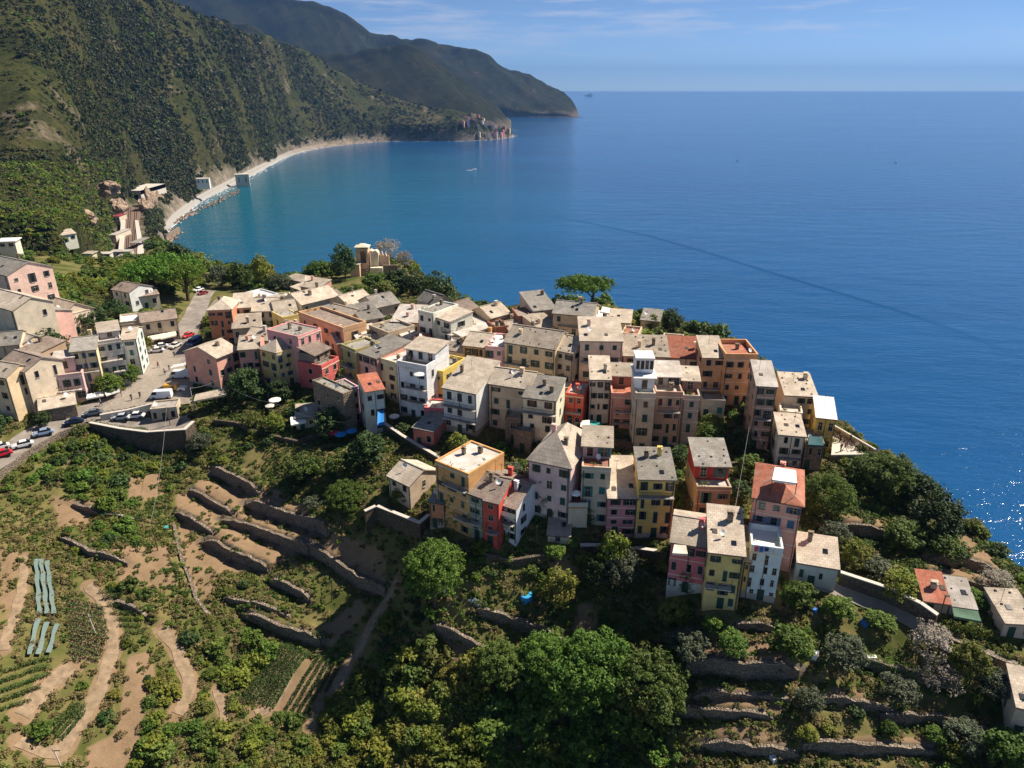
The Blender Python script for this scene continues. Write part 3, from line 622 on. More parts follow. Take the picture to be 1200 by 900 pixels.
ME_DOOR = MB().box(-.5, .5, -.04, .02, -.5, .5).box(-.42, -.04, -.06, -.03, -.42, .0).box(.04, .42, -.06, -.03, -.42, .0).box(-.42, -.04, -.06, -.03, .08, .42).box(.04, .42, -.06, -.03, .08, .42).mesh('door')
ME_DOOR.materials.append(M_SHUT['green'])
hr = random.Random(11)
def window(root, x, y, z, w, h, rz, style, plain=False):
    f = link('window', ME_W, root); f.location = (x, y, z); f.rotation_euler = (0, 0, rz); f.scale = (w, 1, h)
    link('pane', ME_P, f)
    r = hr.random()
    if style == 'none' or plain:
        if hr.random() < .35: link('sash', ME_SA, f)
        return
    closed = r < .42
    if not closed and hr.random() < .4: link('sash', ME_SA, f)
    for sgn in (-1, 1):
        s = link('shutter', ME_S[style], f)
        if closed: s.location = (-.5 if sgn < 0 else .5, -.005, 0); s.scale = (1 if sgn < 0 else -1, 1, 1)
        else: s.location = (-.52 if sgn < 0 else .52, -.02, 0); s.scale = (-1 if sgn < 0 else 1, 1, 1)
def facade(root, W, z0, Hh, rows, cols, style, place, door=True, skip=0.0, jitter=.2, top=.55):
    """place(t, z) -> local point on the wall; rz turns the window to it"""
    if rows < 1 or cols < 1: return
    fl = (Hh-z0-.2)/rows; ks = hr.uniform(.85, 1.18); kh = hr.uniform(.9, 1.15)
    for r in range(rows):
        zc = z0 + fl*(r+.5)+.12
        for c in range(cols):
            if hr.random() < skip: continue
            t = (c+.5)/cols*W + hr.uniform(-jitter, jitter)
            (x, y), rz = place(t); big = r > 0 and hr.random() < .18
            w = min(.78, W/cols*.38)*ks*hr.choice((1, 1, 1, .8)); h = min(1.25, fl*.5)*kh*hr.choice((1, 1, 1, .75))
            if r == 0 and door and c == (cols-1)//2:
                d = link('door', ME_DOOR, root); d.location = (x, y, z0+.85); d.rotation_euler = (0, 0, rz); d.scale = (.85, 1, 1.7); continue
            if r == rows-1 and rows > 2 and hr.random() < .25: h *= .7
            if big: window(root, x, y, zc-.28, w, min(2.1, fl*.74), rz, style)
            else: window(root, x, y, zc, w, h, rz, style, plain=(style != 'none' and hr.random() < .15))
def slab(mb, pts, th):
    """roof plane: 3 or 4 points on its upper face, thickened downwards"""
    pts = [Vector(p) for p in pts]; n = (pts[1]-pts[0]).cross(pts[2]-pts[0]).normalized(); n = n if n.z > 0 else -n; k = len(pts); b = len(mb.V)
    if (pts[1]-pts[0]).cross(pts[2]-pts[0]).z < 0: pts = pts[::-1]
    mb.V += [tuple(p) for p in pts]+[tuple(p-n*th) for p in pts]
    mb.F += [list(range(b, b+k)), list(range(b+2*k-1, b+k-1, -1))]+[[b+i, b+k+i, b+k+(i+1) % k, b+(i+1) % k] for i in range(k)]
def roof_stones(mb, plane, n):
    """stones laid on a roof plane to hold the slabs down"""
    a, b, c, d = [Vector(p) for p in plane]; nu = max(2, int((b-a).length/1.5)); nv = max(2, int((d-a).length/1.5))
    for i in range(nu):
        for j in range(nv):
            if hr.random() > n: continue
            u = (i+.5+hr.uniform(-.25, .25))/nu; v = (j+.5+hr.uniform(-.25, .25))/nv
            p = a*(1-u)*(1-v)+b*u*(1-v)+c*u*v+d*(1-u)*v; s = hr.uniform(.09, .17)
            mb.hexa([p+Vector((-s, -s, -.05)), p+Vector((s*1.2, -s, -.05)), p+Vector((s, s*.9, -.05)), p+Vector((-s, s, -.05))],
                    [p+Vector((-s*.6, -s*.5, s)), p+Vector((s*.7, -s*.6, s*.9)), p+Vector((s*.6, s*.6, s)), p+Vector((-s*.6, s*.5, s*1.1))])
M_RSTONE = simple('roof_stone', (.10, .08, .065, 1), .9, .4)
def chimney(root, x, y, z, h=1.3, m=None, pot=True):
    mb = MB(); s = hr.uniform(.25, .36); mb.box(x-s, x+s, y-s*.8, y+s*.8, z-1.2, z+h); mb.box(x-s-.08, x+s+.08, y-s*.8-.08, y+s*.8+.08, z+h, z+h+.1)
    for q in (-.6, .6): mb.box(x+q*s-.06, x+q*s+.06, y-.06, y+.06, z+h+.1, z+h+.35)
    mb.box(x-s-.1, x+s+.1, y-s*.9, y+s*.9, z+h+.35, z+h+.43)
    return mb.build('chimney', m or M_STONE2, root)
def antenna(root, x, y, z):
    mb = MB(); mb.tube([(x, y, z-.5), (x, y, z+2.0)], .025, 4); mb.tube([(x-.5, y, z+1.8), (x+.5, y, z+1.8)], .015, 4)
    for k in range(5): mb.tube([(x-.4+k*.2, y-.3+k*.03, z+1.8), (x-.4+k*.2, y+.3-k*.03, z+1.8)], .012, 4)
    return mb.build('antenna', M_IRON, root)
def dish(root, x, y, z):
    mb = MB(); mb.tube([(x, y, z-.3), (x, y, z+.7)], .03, 4); n = 10; c = len(mb.V); ax = Vector((.5, -.7, .5)).normalized(); u = ax.orthogonal().normalized(); w = ax.cross(u); p = Vector((x, y-.1, z+.8))
    mb.V.append(tuple(p-ax*.12))
    for i in range(n): a = 2*math.pi*i/n; mb.V.append(tuple(p+(u*math.cos(a)+w*math.sin(a))*.42))
    mb.F += [[c, c+1+i, c+1+(i+1) % n] for i in range(n)]
    return mb.build('satellite_dish', M_WHITE, root)
HOUSES = []
def house(xl, yl, xr, yr, yb, D, roof, rise, wall, rm, rows, cols, shut, label, name='house', wear=.5, sides=1, stones=0, base=None, ch=1, ov=.35, top=None, parapet=.7, balc=None, door=True, z_extra=0, cat='house', group=None, foot=None, hill=False, skip=.1):
    xm = (xl+xr)/2; g = hill_at(xm, yb) if hill else G(xm, yb); gz = float(g[2])
    d = ray(xm, (yl+yr)/2); ze = CAMZ + g[1]*d[2]/d[1]
    if foot is not None: gz = foot
    A = Pz(xl, yl, ze); B = Pz(xr, yr, ze); ab = (B-A)[:2]; W = float(np.hypot(*ab)); rz = math.atan2(ab[1], ab[0]); Hh = ze-gz
    root = empty(name, (A[0], A[1], gz), rz, label, cat, group or 'houses of the hill village')
    HOUSES.append((label, W, Hh, math.degrees(rz), gz, A, B, D))
    mw = plaster(wall, wear) if isinstance(wall, str) else wall
    lo = -3.5; hz = {'gable': rise, 'gx': rise, 'shed': rise, 'hip': rise, 'flat': 0}[roof]
    mb = MB()
    if roof == 'gable':
        pr = [(0, lo), (D, lo), (D, Hh-.1), (D/2, Hh+rise-.1), (0, Hh-.1)]; n = len(mb.V)
        mb.V += [(0, p[0], p[1]) for p in pr]+[(W, p[0], p[1]) for p in pr]; k = 5
        mb.F += [[n+i for i in range(k)][::-1], [n+k+i for i in range(k)]]+[[n+i, n+(i+1) % k, n+k+(i+1) % k, n+k+i] for i in range(k)]
    elif roof == 'gx': mb.prism([(0, lo), (W, lo), (W, Hh-.1), (W/2, Hh+rise-.1), (0, Hh-.1)], 0, D)
    elif roof == 'shed':
        pr = [(0, lo), (D, lo), (D, Hh+rise-.1), (0, Hh-.1)]; n = len(mb.V); k = 4
        mb.V += [(0, p[0], p[1]) for p in pr]+[(W, p[0], p[1]) for p in pr]
        mb.F += [[n+i for i in range(k)][::-1], [n+k+i for i in range(k)]]+[[n+i, n+(i+1) % k, n+k+(i+1) % k, n+k+i] for i in range(k)]
    else: mb.box(0, W, 0, D, lo, Hh-.05)
    w = mb.mesh('wall'); bm = bmesh.new(); bm.from_mesh(w); bmesh.ops.recalc_face_normals(bm, faces=bm.faces); bm.to_mesh(w); bm.free(); link('wall', w, root, mw)
    m = ROOFM[rm]; th = .16; planes = []; cj = hr.uniform(.003, .012)
    o = ov; s = rise/(D/2) if roof in ('gable',) else 0
    rb = MB()
    if roof == 'gable':
        e = Hh - o*s + .02
        f = [(-o*.6, -o, e), (W+o*.6, -o, e), (W+o*.6, D/2, Hh+rise+.02), (-o*.6, D/2, Hh+rise+.02)]; bk = [(-o*.6, D/2, Hh+rise+.021), (W+o*.6, D/2, Hh+rise+.021), (W+o*.6, D+o, e), (-o*.6, D+o, e)]
        slab(rb, f, th); slab(rb, bk, th); planes = [f, bk]
        rb.box(-o*.6, W+o*.6, D/2-.14, D/2+.14, Hh+rise-.02, Hh+rise+.09); zt = lambda x, y: Hh+rise*(1-abs(y-D/2)/(D/2))
    elif roof == 'gx':
        s = rise/(W/2); e = Hh-o*s+.02
        f = [(-o, -o*.8, e), (W/2, -o*.8, Hh+rise+.02), (W/2, D+o*.6, Hh+rise+.02), (-o, D+o*.6, e)]; bk = [(W/2, -o*.8, Hh+rise+.021), (W+o, -o*.8, e), (W+o, D+o*.6, e), (W/2, D+o*.6, Hh+rise+.021)]
        slab(rb, f, th); slab(rb, bk, th); planes = [f, bk]; rb.box(W/2-.14, W/2+.14, -o*.8, D+o*.6, Hh+rise-.02, Hh+rise+.09); zt = lambda x, y: Hh+rise*(1-abs(x-W/2)/(W/2))
    elif roof == 'shed':
        s = rise/D; f = [(-o*.5, -o, Hh-o*s+.02), (W+o*.5, -o, Hh-o*s+.02), (W+o*.5, D+o*.4, Hh+rise+o*.4*s+.02), (-o*.5, D+o*.4, Hh+rise+o*.4*s+.02)]
        slab(rb, f, th); planes = [f]; zt = lambda x, y: Hh+rise*y/D
    elif roof == 'hip':
        q = min(W, D)/2*.98; z0 = Hh-.02; a = [(-o, -o, z0), (W+o, -o, z0), (W+o, D+o, z0), (-o, D+o, z0)]
        r1, r2 = ((q, D/2, Hh+rise), (W-q, D/2, Hh+rise)) if W >= D else ((W/2, q, Hh+rise), (W/2, D-q, Hh+rise))
        if W >= D: fs = [[a[0], a[1], r2, r1], [a[2], a[3], r1, r2], [a[1], a[2], r2], [a[3], a[0], r1]]
        else: fs = [[a[0], a[1], r1], [a[1], a[2], r2, r1], [a[2], a[3], r2], [a[3], a[0], r1, r2]]
        for f in fs: slab(rb, f, th)
        planes = []; zt = lambda x, y: Hh+rise*max(0, 1-max(abs(y-D/2)/(D/2), abs(x-W/2)/(W/2)))
    else:
        rb.box(.02, W-.02, .02, D-.02, Hh-.06, Hh+.02); zt = lambda x, y: Hh+.02
        if parapet:
            pb = MB(); t = .22; pz = Hh+parapet; pb.box(-.03, W+.03, -.03, t, Hh-.3, pz); pb.box(-.03, W+.03, D-t, D+.03, Hh-.3, pz); pb.box(-.03, t, t, D-t, Hh-.3, pz-.003); pb.box(W-t, W+.03, t, D-t, Hh-.3, pz-.003)
            pb.build('parapet', mw, root)
    ro = rb.build('roof', m, root)
    if stones and planes:
        sb = MB()
        for p in planes: roof_stones(sb, p, stones)
        if sb.V: tag(sb.build('roof_stones', M_RSTONE, ro), kind='stuff')
    if roof != 'flat':
        fm = MB(); fm.tube([(-.1, -o-.03, Hh-o*(rise/D if roof == 'shed' else rise/(D/2) if roof == 'gable' else 0)-.1), (W+.1, -o-.03, Hh-o*(rise/D if roof == 'shed' else rise/(D/2) if roof == 'gable' else 0)-.1)], .07, 5)
        if roof != 'gx' and H_ok(Hh): fm.tube([(W*.97, -o-.03, Hh-.2), (W*.97, -.08, Hh-.5), (W*.97, -.08, .1)], .045, 5)
        if roof != 'gx': fm.build('gutter', M_RSTONE, root)
    for _ in range(ch):
        x = hr.uniform(.15, .85)*W; y = hr.uniform(.25, .8)*D; chimney(root, x, y, zt(x, y), hr.uniform(.5, 1.1), mw if hr.random() < .5 else None)
    if roof in ('gable', 'shed') and rm != 'white':
        for _ in range(hr.choice((0, 1, 1, 2))):
            x = hr.uniform(.1, .8)*W; y = hr.uniform(.12, .4)*D; sl_ = rise/(D/2) if roof == 'gable' else rise/D; k = MB(); zz = Hh+.03; k.hexa([(x, y, zz+y*sl_-.02), (x+.6, y, zz+y*sl_-.02), (x+.6, y+.75, zz+(y+.75)*sl_-.02), (x, y+.75, zz+(y+.75)*sl_-.02)], [(x, y, zz+y*sl_+.07), (x+.6, y, zz+y*sl_+.07), (x+.6, y+.75, zz+(y+.75)*sl_+.07), (x, y+.75, zz+(y+.75)*sl_+.07)]); k.build('skylight', M_GLASS if hr.random() < .6 else M_RSTONE, ro)
    if hr.random() < .45: antenna(root, W*hr.uniform(.2, .8), D*.6, zt(W*.5, D*.6))
    if hr.random() < .3: dish(root, W*hr.uniform(.1, .9), D*.3, zt(W*.9, D*.3))
    if base is not None:                                         # plinth of another colour
        bh, bc = base; MB().box(-.04, W+.04, -.04, D+.04, lo, bh).build('plinth', plaster(bc, .9) if isinstance(bc, str) else bc, root)
    if isinstance(wall, str) and Hh > 4:
        q = hr.random(); fl = (Hh-.2)/max(rows, 1)
        if base is None and q < .4: MB().box(-.035, W+.035, -.035, D+.035, lo, hr.uniform(.5, 1.2)).build('plinth', plaster('a39a8e', .9), root)
        if q > .55:
            bd = MB()
            for k in range(1, rows): bd.box(-.03, W+.03, -.035, .02, fl*k-.05, fl*k+.05)
            if rows > 1: bd.build('string_course', plaster('cfc6b8', .4), root)
        MB().box(-.05, W+.05, -.09, .02, Hh-.34, Hh-.18).build('cornice', plaster('cbbfae', .4), root)
        pp = MB(); px_ = hr.choice((.06, .5, .94))*W; pp.tube([(px_, -.06, .1), (px_, -.06, Hh-.36)], .05, 5); pp.build('drainpipe', M_RSTONE, root)
    facade(root, W, 0, Hh, rows, cols, shut, lambda t: ((t, -.0), 0.0), door, skip)
    if sides:
        sc = max(1, int(D/3.2))
        facade(root, D, 0, Hh, rows, sc, shut, lambda t: ((W, t), math.pi/2), False, .3)
        facade(root, D, 0, Hh, rows, sc, shut, lambda t: ((0, D-t), -math.pi/2), False, .3)
    if balc:
        for (t0, t1, fl) in balc:
            z = Hh*fl; bb = MB(); x0, x1 = t0*W, t1*W; bb.box(x0, x1, -.9, .02, z-.14, z); b = bb.build('balcony', M_PALE, root)
            rl = MB(); 
            for k in range(int((x1-x0)/.18)+1): xx = min(x1-.02, x0+.02+k*.18); rl.box(xx-.012, xx+.012, -.88, -.856, z, z+.92)
            rl.box(x0, x1, -.89, -.85, z+.92, z+.97); rl.box(x0, x0+.03, -.85, 0, z+.9, z+.97); rl.box(x1-.03, x1, -.85, 0, z+.9, z+.97); rl.build('railing', M_IRON, b)
    if top:                                                       # set-back upper storey: (x0,x1,y0,y1 fractions, height, roof, wall, rise)
        x0, x1, y0, y1, th_, rk_, wc, rs = top; a0, a1, b0, b1 = x0*W, x1*W, y0*D, y1*D
        u = MB().box(a0, a1, b0, b1, Hh-.4, Hh+th_).build('upper_storey', plaster(wc, .3) if isinstance(wc, str) else wc, root)
        q = MB(); slab(q, [(a0-.3, b0-.5, Hh+th_-.08), (a1+.3, b0-.5, Hh+th_-.08), (a1+.3, b1+.2, Hh+th_+rs), (a0-.3, b1+.2, Hh+th_+rs)], .14); ur = q.build('upper_roof', ROOFM[rk_], root)
        if stones: 
            sb = MB(); roof_stones(sb, [(a0-.3, b0-.5, Hh+th_-.08), (a1+.3, b0-.5, Hh+th_-.08), (a1+.3, b1+.2, Hh+th_+rs), (a0-.3, b1+.2, Hh+th_+rs)], stones); tag(sb.build('roof_stones', M_RSTONE, ur), kind='stuff')
        n = max(1, int((a1-a0)/1.9))
        for c in range(n): window(root, a0+(c+.5)/n*(a1-a0), b0, Hh+th_*.5, .85, min(1.5, th_*.6), 0, shut if c % 2 else 'none')
    root['wh'] = (W, Hh, D)
    return root
def H_ok(h): return h > 4
h = house
GB = 'houses of the hill village'
# --- front row, nearest the camera
h(510,541,549,557,622,8,'flat',0,'c9924f','pale',5,3,'green','ochre house with a pale flat roof, leftmost of the joined row above the terraces',wear=.5,parapet=.25,balc=[(.3,.98,.76),(.62,1.02,.3)],stones=0,ch=2)
h(503,586,521,589,619,4,'shed',.8,'c47a55','grey',2,2,'green','small orange lean-to house at the left end of the joined row',ch=0,sides=1)
h(549,576,566,582,632,8,'gable',1.6,'8f9483','brown',4,1,'green','narrow grey green house between the ochre house and the red house',balc=[(.0,.9,.4)])
h(566,584,584.5,588.5,640,8,'gable',1.6,'c9372c','brown',4,1,'none','bright red narrow house in the joined row above the terraces',balc=[(.3,1,.36)],wear=.3)
h(585,588.5,605,595,634,8.5,'gable',1.8,'d3d9de','brown',3,2,'dark','white and pale blue end house right of the bright red one',balc=[(0,.95,.55)],ch=2,wear=.3)
h(620,538,669,548,608,10.5,'hip',3.2,'d7aeb0','slate',4,3,'green','tall pale pink house with a hipped roof, standing over the small shed',wear=.35,ch=2)
h(682,548,716,550,615,7,'flat',0,'b9a896','terra',4,2,'teal','grey beige house with a pink roof terrace and turquoise ground floor shutters',parapet=.25,top=(0,1,.4,1,2.3,'slate','b08a90',1.0),stones=.35,ch=1)
h(713,582,748,582.5,629,8,'shed',2.2,'c27580','slate',4,2,'dark','narrow rose pink house with white bands, left of the yellow house',ch=0,wear=.35)
h(749,560,792,561,630,6.5,'shed',1.4,'dfae48','grey',4,3,'dark','yellow house with a grey slab roof beside the rose pink house',balc=[(.02,.98,.72)],ch=2,wear=.3,stones=.3)
h(817,572,857,573,607,8,'flat',0,'a48d7c','pale',2,2,'teal','grey brown house with a dark red upper storey under a spotted grey roof',parapet=.3,top=(0,1,.3,1,2.6,'grey','a02a2c',1.5),stones=.6,ch=1)
h(787,633,831,640,694,7.5,'gable',1.5,'cf5f6e','slate',3,3,'dark','crimson pink house at the front of the village with a grey plinth',wear=.25,base=(1.7,'b9b3ad'),ch=1)
h(831,645,873,650,713,8,'shed',1.8,'ddb15c','slate',4,3,'green','tall yellow house with a pale roof, joined to the crimson pink house',balc=[(0,.75,.42)],wear=.3,ch=1,stones=.15)
h(873,656,880,657,700,6,'shed',1.2,'d8a84c','slate',3,1,'none','very narrow yellow house between the tall yellow and the pale blue house',ch=0,sides=0)
h(880,644,917,649,703,5,'flat',0,'c2d3dd','white',4,3,'none','pale blue house with a white roof terrace below the terracotta roofed tower house',parapet=.8,wear=.25,ch=0)
h(884,582,940,592,664,9.5,'hip',1.5,'d28f80','terra',5,3,'blue','tall salmon house with a terracotta roof, above the pale blue house',wear=.3,ch=1,parapet=.6)
h(935,657,983,665,688,4.8,'shed',1.3,'9ba3a6','slate',1,4,'green','low grey house with a slab roof beside the lane',ch=1)
h(1083,702,1113,706,717,4.5,'shed',1.2,'a89a8a','terra',1,2,'none','low cottage with a terracotta roof above the lane',ch=1)
h(1115,708,1144,712,723,4.5,'shed',1.0,'a5a09a','pale',1,2,'none','low cottage with a pale spotted roof, right of the terracotta roofed cottage',stones=.8,ch=0)
h(1178,728,1216,730,748,5,'shed',1.0,'b8a79a','slate',1,2,'none','cottage with a spotted roof at the right edge above the lane',stones=.8,ch=0)
h(1192,826,1235,836,866,5,'shed',1.2,'b5a591','slate',1,2,'none','stone cottage at the right edge below the lane',stones=.5,ch=0,skip=.2)
h(455,556,480,568,590,6,'gable',1.4,'c2ab94','slate',2,2,'none','small garden house with a sunlit roof on a walled garden left of the joined row',ch=0,wear=.4)
h(642,625,668,627,637,4,'shed',.9,'bfae97','slate',1,1,'none','small shed with a slab roof below the pale pink house',name='shed',ch=0,sides=0,door=False,cat='shed')
h(346,489,371,487,502,4,'shed',.9,'b9a58a','slate',1,2,'none','garden hut with a small tan roof among trees',name='shed',ch=0,cat='shed')
# --- second row
h(613,464,652,469,522,6,'shed',1.6,'dccbb5','grey',4,2,'dark','cream house with a grey slab roof and a narrow balcony, behind the pale pink house',wear=.3,balc=[(0,1,.7)],ch=2)
h(573,448,621,455,505,7,'gable',1.6,'c0a98f','slate',4,3,'green','tan house with a long spotted roof, left of the cream house',stones=.5,ch=1)
h(663,462,684,464.5,498,6,'flat',0,'d3492f','pale',3,2,'none','orange red house in the gap right of the cream house',parapet=.3,wear=.35,ch=1,balc=[(0,.9,.45)])
h(592,491,610,492,520,5,'flat',0,M_STONE2,'slate',2,1,'none','small dark stone house at the foot of the tan house',parapet=.4,ch=0,sides=0)
h(692,443.5,716,444,496,7,'shed',1.6,'b9b0a4','slate',4,3,'dark','grey house with a row of tall windows, left of the faded pink one',stones=.5,ch=1)
h(716.5,464,745,465,502,8,'flat',0,'c98a7e','terra',3,2,'green','faded pink house with a roof terrace full of pots, above a brown arch',parapet=.6,balc=[(.15,.9,.55),(.1,.95,.2)],top=(0,.9,.55,1,2.2,'slate','a8695c',.9),stones=.5,ch=0)
h(745,465,768,465.5,530,7,'flat',0,'aba294','white',4,1,'green','grey house carrying a white and blue tower storey',parapet=.7,top=(0,1,.3,1,2.7,'white','cfdbe6',.15),ch=0,wear=.7)
h(768.5,463,800,464,522,8,'flat',0,'a98672','pale',4,3,'dark','worn reddish house with laundry and a white awning on its roof terrace',wear=1,parapet=.7,top=(0,1,.45,1,2.1,'pale','a9988a',1.0),balc=[(.1,.95,.7)],ch=1)
h(800.5,466,820,467,520,7,'flat',0,'a59c92','terra',4,1,'green','worn grey house with an orange floored roof terrace, at the right end of its row',wear=1,parapet=.5,top=(0,1,.4,1,2.2,'slate','9c7a68',.8),stones=.8,ch=0)
h(823,471,850,472,490,5,'flat',0,'a7a49c','slate',1,2,'teal','small grey house in front of the tan house near the cliff',parapet=.5,ch=0)
# --- back row along the cliff
h(731,416,784.5,417.5,446,7,'shed',1.7,'bfa893','slate',2,3,'brown','beige house with a long spotted roof, left of the terracotta roofed one',stones=.6,ch=2)
h(784.5,418,824,419.5,448,7,'shed',1.8,'cdbba8','terra',2,2,'dark','beige house with an orange tiled roof in the back row',ch=1)
h(824,418,850,418.5,470,7,'shed',1.6,'c99a6a','slate',4,2,'dark','tan house with a beige roof beside the tall orange house',balc=[(0,1,.3)],ch=0)
h(850,420,888,420.5,474,8,'flat',0,'cf955f','terra',4,3,'dark','tall orange house with a red walled roof terrace in the back row',parapet=.9,wear=.3,ch=1)
h(680,398.5,730,399,447,8,'shed',2.0,'cdb3a6','slate',3,3,'green','pale pinkish house with a white balcony, below the umbrella pine',balc=[(.02,.98,.5)],ch=1)
h(648,366,694,370,395,8,'gable',1.5,'a79a86','grey',2,3,'green','wide grey beige house under white awnings, left of the umbrella pine',ch=2)
h(707,376,739,378,392,6,'shed',1.0,'c9b69d','slate',1,3,'none','low pale block with a beige roof right of the white awnings',ch=0)
h(591,399.5,651,408.5,446,9,'gable',2.0,'c2b191','slate',3,4,'green','big beige house with spotted roof slopes and a dark roof patch',stones=.6,balc=[(.0,.5,.42)],ch=2)
h(651.5,409,671,413,450,8,'gable',1.7,'b1a795','slate',3,2,'dark','grey house joined to the right of the big beige one',stones=.7,ch=0)
# --- end by the sea terrace
h(887,451,911,452.5,527,8,'shed',1.4,'a58a7c','pale',6,2,'green','tall brown pink house beside the dark gully',wear=.8,ch=0,balc=[(.1,.9,.5)])
h(920,462,958,464,500,7,'shed',1.4,'bdb09e','slate',3,3,'green','grey beige house with a pale spotted roof near the yellow house on the cliff',stones=.6,ch=1)
h(914,484,940,487,515,4,'flat',0,'d0c4b4','pale',2,2,'green','pale beige lower house above the white house by the cliff',parapet=.5,ch=0)
h(913,508,944,510.5,548,6,'shed',1.0,'d9d1c4','slate',3,2,'green','white house with a spotted roof in front of the stone house by the cliff',stones=.6,ch=0,wear=.3,balc=[(.1,.95,.32)])
h(944.5,521,966,523,550,5,'flat',0,M_STONE2,'grey',2,2,'none','plain stone house with green tarpaulins on its roof, by the cliff',parapet=.5,ch=0)
h(957,488,980,490.5,530,6,'shed',1.2,'e2a41f','white',2,2,'none','bright yellow house with a white roof beside the sea terrace',ch=0,wear=.15,skip=.3)
# --- middle of the village, right of the lane
h(519,453,558,460.5,508,9,'shed',2.6,'cdd2d4','slate',3,3,'dark','white house with a big plain beige roof in the middle of the village',balc=[(.02,1,.62),(.02,1,.33)],ch=1,wear=.6)
h(500,434.5,519,438.5,478,8,'flat',0,'d8b338','grey',4,2,'dark','narrow strong yellow house left of the white house with the plain beige roof',parapet=.6,wear=.4,ch=1)
h(465,427,499.5,433.5,490,8,'flat',0,'ccd2da','slate',4,3,'dark','tall white blue house with three rows of balconies and a parasol on top',parapet=.8,balc=[(.3,1,.62),(.3,1,.36)],top=(0,1,.4,1,2.3,'slate','c8ccd4',.7),wear=.4,ch=1)
h(442,421,464,427.5,468,8,'flat',0,'c6bd94','pale',4,2,'dark','greenish cream house left of the tall white blue one',parapet=.5,ch=1)
h(416,411,441.5,419.5,463,9,'shed',1.0,'c9958a','grey',4,3,'dark','dull pink house with a smooth grey roof and a wooden gallery',ch=1,wear=.5)
h(403,459,420,454,497,5,'flat',0,'c9a2b4','grey',3,2,'none','small lilac house with a roof terrace at the foot of the village',parapet=.3,ch=0,wear=.25,sides=1)
h(428,458.5,450,455,508,6,'shed',.9,'c3c3bd','terra',3,2,'dark','small white house with a dark red roof and a blue awning',ch=0,wear=.5)
h(497,479,519.5,481,500,4,'flat',0,'cc5560','pale',1,3,'none','small coral red block in front of the narrow strong yellow house',parapet=.3,ch=0,wear=.2)
h(484,500,508,505,524,6,'shed',.6,'b5655c','grey',1,2,'none','low red walled shed with a grey concrete roof below the coral block',name='shed',ch=0,cat='shed')
h(377,431.5,397,421,450,6,'flat',0,'c94f52','grey',2,2,'none','coral red house on a grey stone base with a small roof terrace',parapet=.6,wear=.2,ch=0,base=(-.5,M_STONE2),top=(.1,1,.35,1,2.3,'brown','7d6f66',1.2))
h(349,395.5,376,385.5,440,9,'flat',0,'d98d92','grey',4,3,'dark','large pink house with a flat grey roof above the yellow corner house',parapet=.25,wear=.3,ch=2,balc=[(.5,1,.45)])
h(304,408,324,413,455,7,'hip',1.7,'cdb263','slate',4,2,'green','yellow corner house with a small hipped roof',wear=.35,ch=0)
h(324,415,349,408,452,6,'flat',0,'cbb06a','slate',4,3,'blue','yellow house with white framed windows against the large pink house',parapet=.3,wear=.35,ch=0)
h(279,409,303,407.5,448,8,'gable',1.5,'cf8f80','slate',3,3,'green','salmon pink house joined to the left of the yellow corner house',ch=1,wear=.4)
h(253,419,279,408.5,452,9,'gable',1.6,'d39484','slate',3,3,'green','salmon pink house with a cluttered terrace above the red awning',ch=1,wear=.4)
h(243,363,271,362,404,8,'hip',1.7,'b77552','slate',4,3,'dark','orange brown corner house at the top of the street',ch=1,wear=.35)
h(271,361,294,359.5,388,8,'shed',1.5,'cfb58d','slate',3,2,'brown','beige house joined to the right of the orange brown corner house',ch=0)
h(293.5,364,322,363.5,384,9,'gable',2.0,'b0aba3','slate',2,3,'dark','grey house with a wide beige roof behind the pink row',ch=2)
h(322,366,348,363,382,8,'gable',1.7,'bdab96','slate',1,2,'none','small house with a beige roof left of the yellow strip house',ch=1)
h(331,372.5,350,368.5,388,6,'flat',0,'d6b765','pale',1,2,'none','small yellow house with a pale flat roof amid the beige roofs',parapet=.2,ch=0)
h(283,345,303,351,366,6,'flat',0,'d2d6da','white',1,2,'none','white block with a flat roof above the orange brown house',parapet=.4,ch=0)
h(272,384.5,305,382,400,6,'shed',1.5,'b2a79b','slate',1,3,'none','low house with a long tan roof behind the salmon pink houses',ch=1)
h(287,396,318,398.5,412,7,'gable',1.6,'b4b0ae','slate',1,3,'dark','grey house with overlapping tan roofs behind the yellow corner house',ch=1)
h(350,368,402,387,408,6,'flat',0,'c69b70','brown',2,4,'brown','long ochre brown house with a rusty parapet in the upper village',parapet=.6,wear=.6,ch=0)
h(376,369.5,404,377,394,8,'gable',1.9,'d5c19a','slate',2,3,'dark','cream house with a broad beige roof above the long ochre brown house',ch=3)
h(353,356.5,396,346,366,8.5,'gable',2.0,'b9bcbd','slate',1,4,'none','long house with a great beige roof and a grey gable toward the sea garden',ch=2)
h(331,325.5,357,330.5,339,6,'hip',1.2,'b3a99e','slate',1,3,'none','pavilion with a pale hipped roof at the edge above the bay',ch=0,wear=.3)
h(352,335,372,338,350,6,'shed',1.2,'c88c7c','slate',1,2,'none','small pink house with a beige roof near the pavilion',ch=1)
h(424,375.5,450,371,391,8,'shed',1.6,'aaa7b2','grey',2,2,'dark','lavender grey house with a wide grey roof',ch=1)
h(418,396.5,445,392.5,408,7,'shed',1.0,'cbb98f','pale',1,3,'dark','cream house with a pale panel roof above the dull pink house',ch=0)
h(455,392.5,486,384,407,7,'flat',0,'b5a58f','grey',2,2,'dark','grey block with a dark sunken roof in the village centre',parapet=.6,ch=1)
h(458,376,490,377.5,393,8,'shed',1.5,'c9a79c','pale',1,3,'dark','house with a wide pale roof left of the tall white house',ch=2)
h(452,411.5,476,405.5,424,6,'flat',0,'d3c069','grey',1,2,'dark','greenish yellow house with a grey roof behind the tall white blue one',parapet=.3,ch=1)
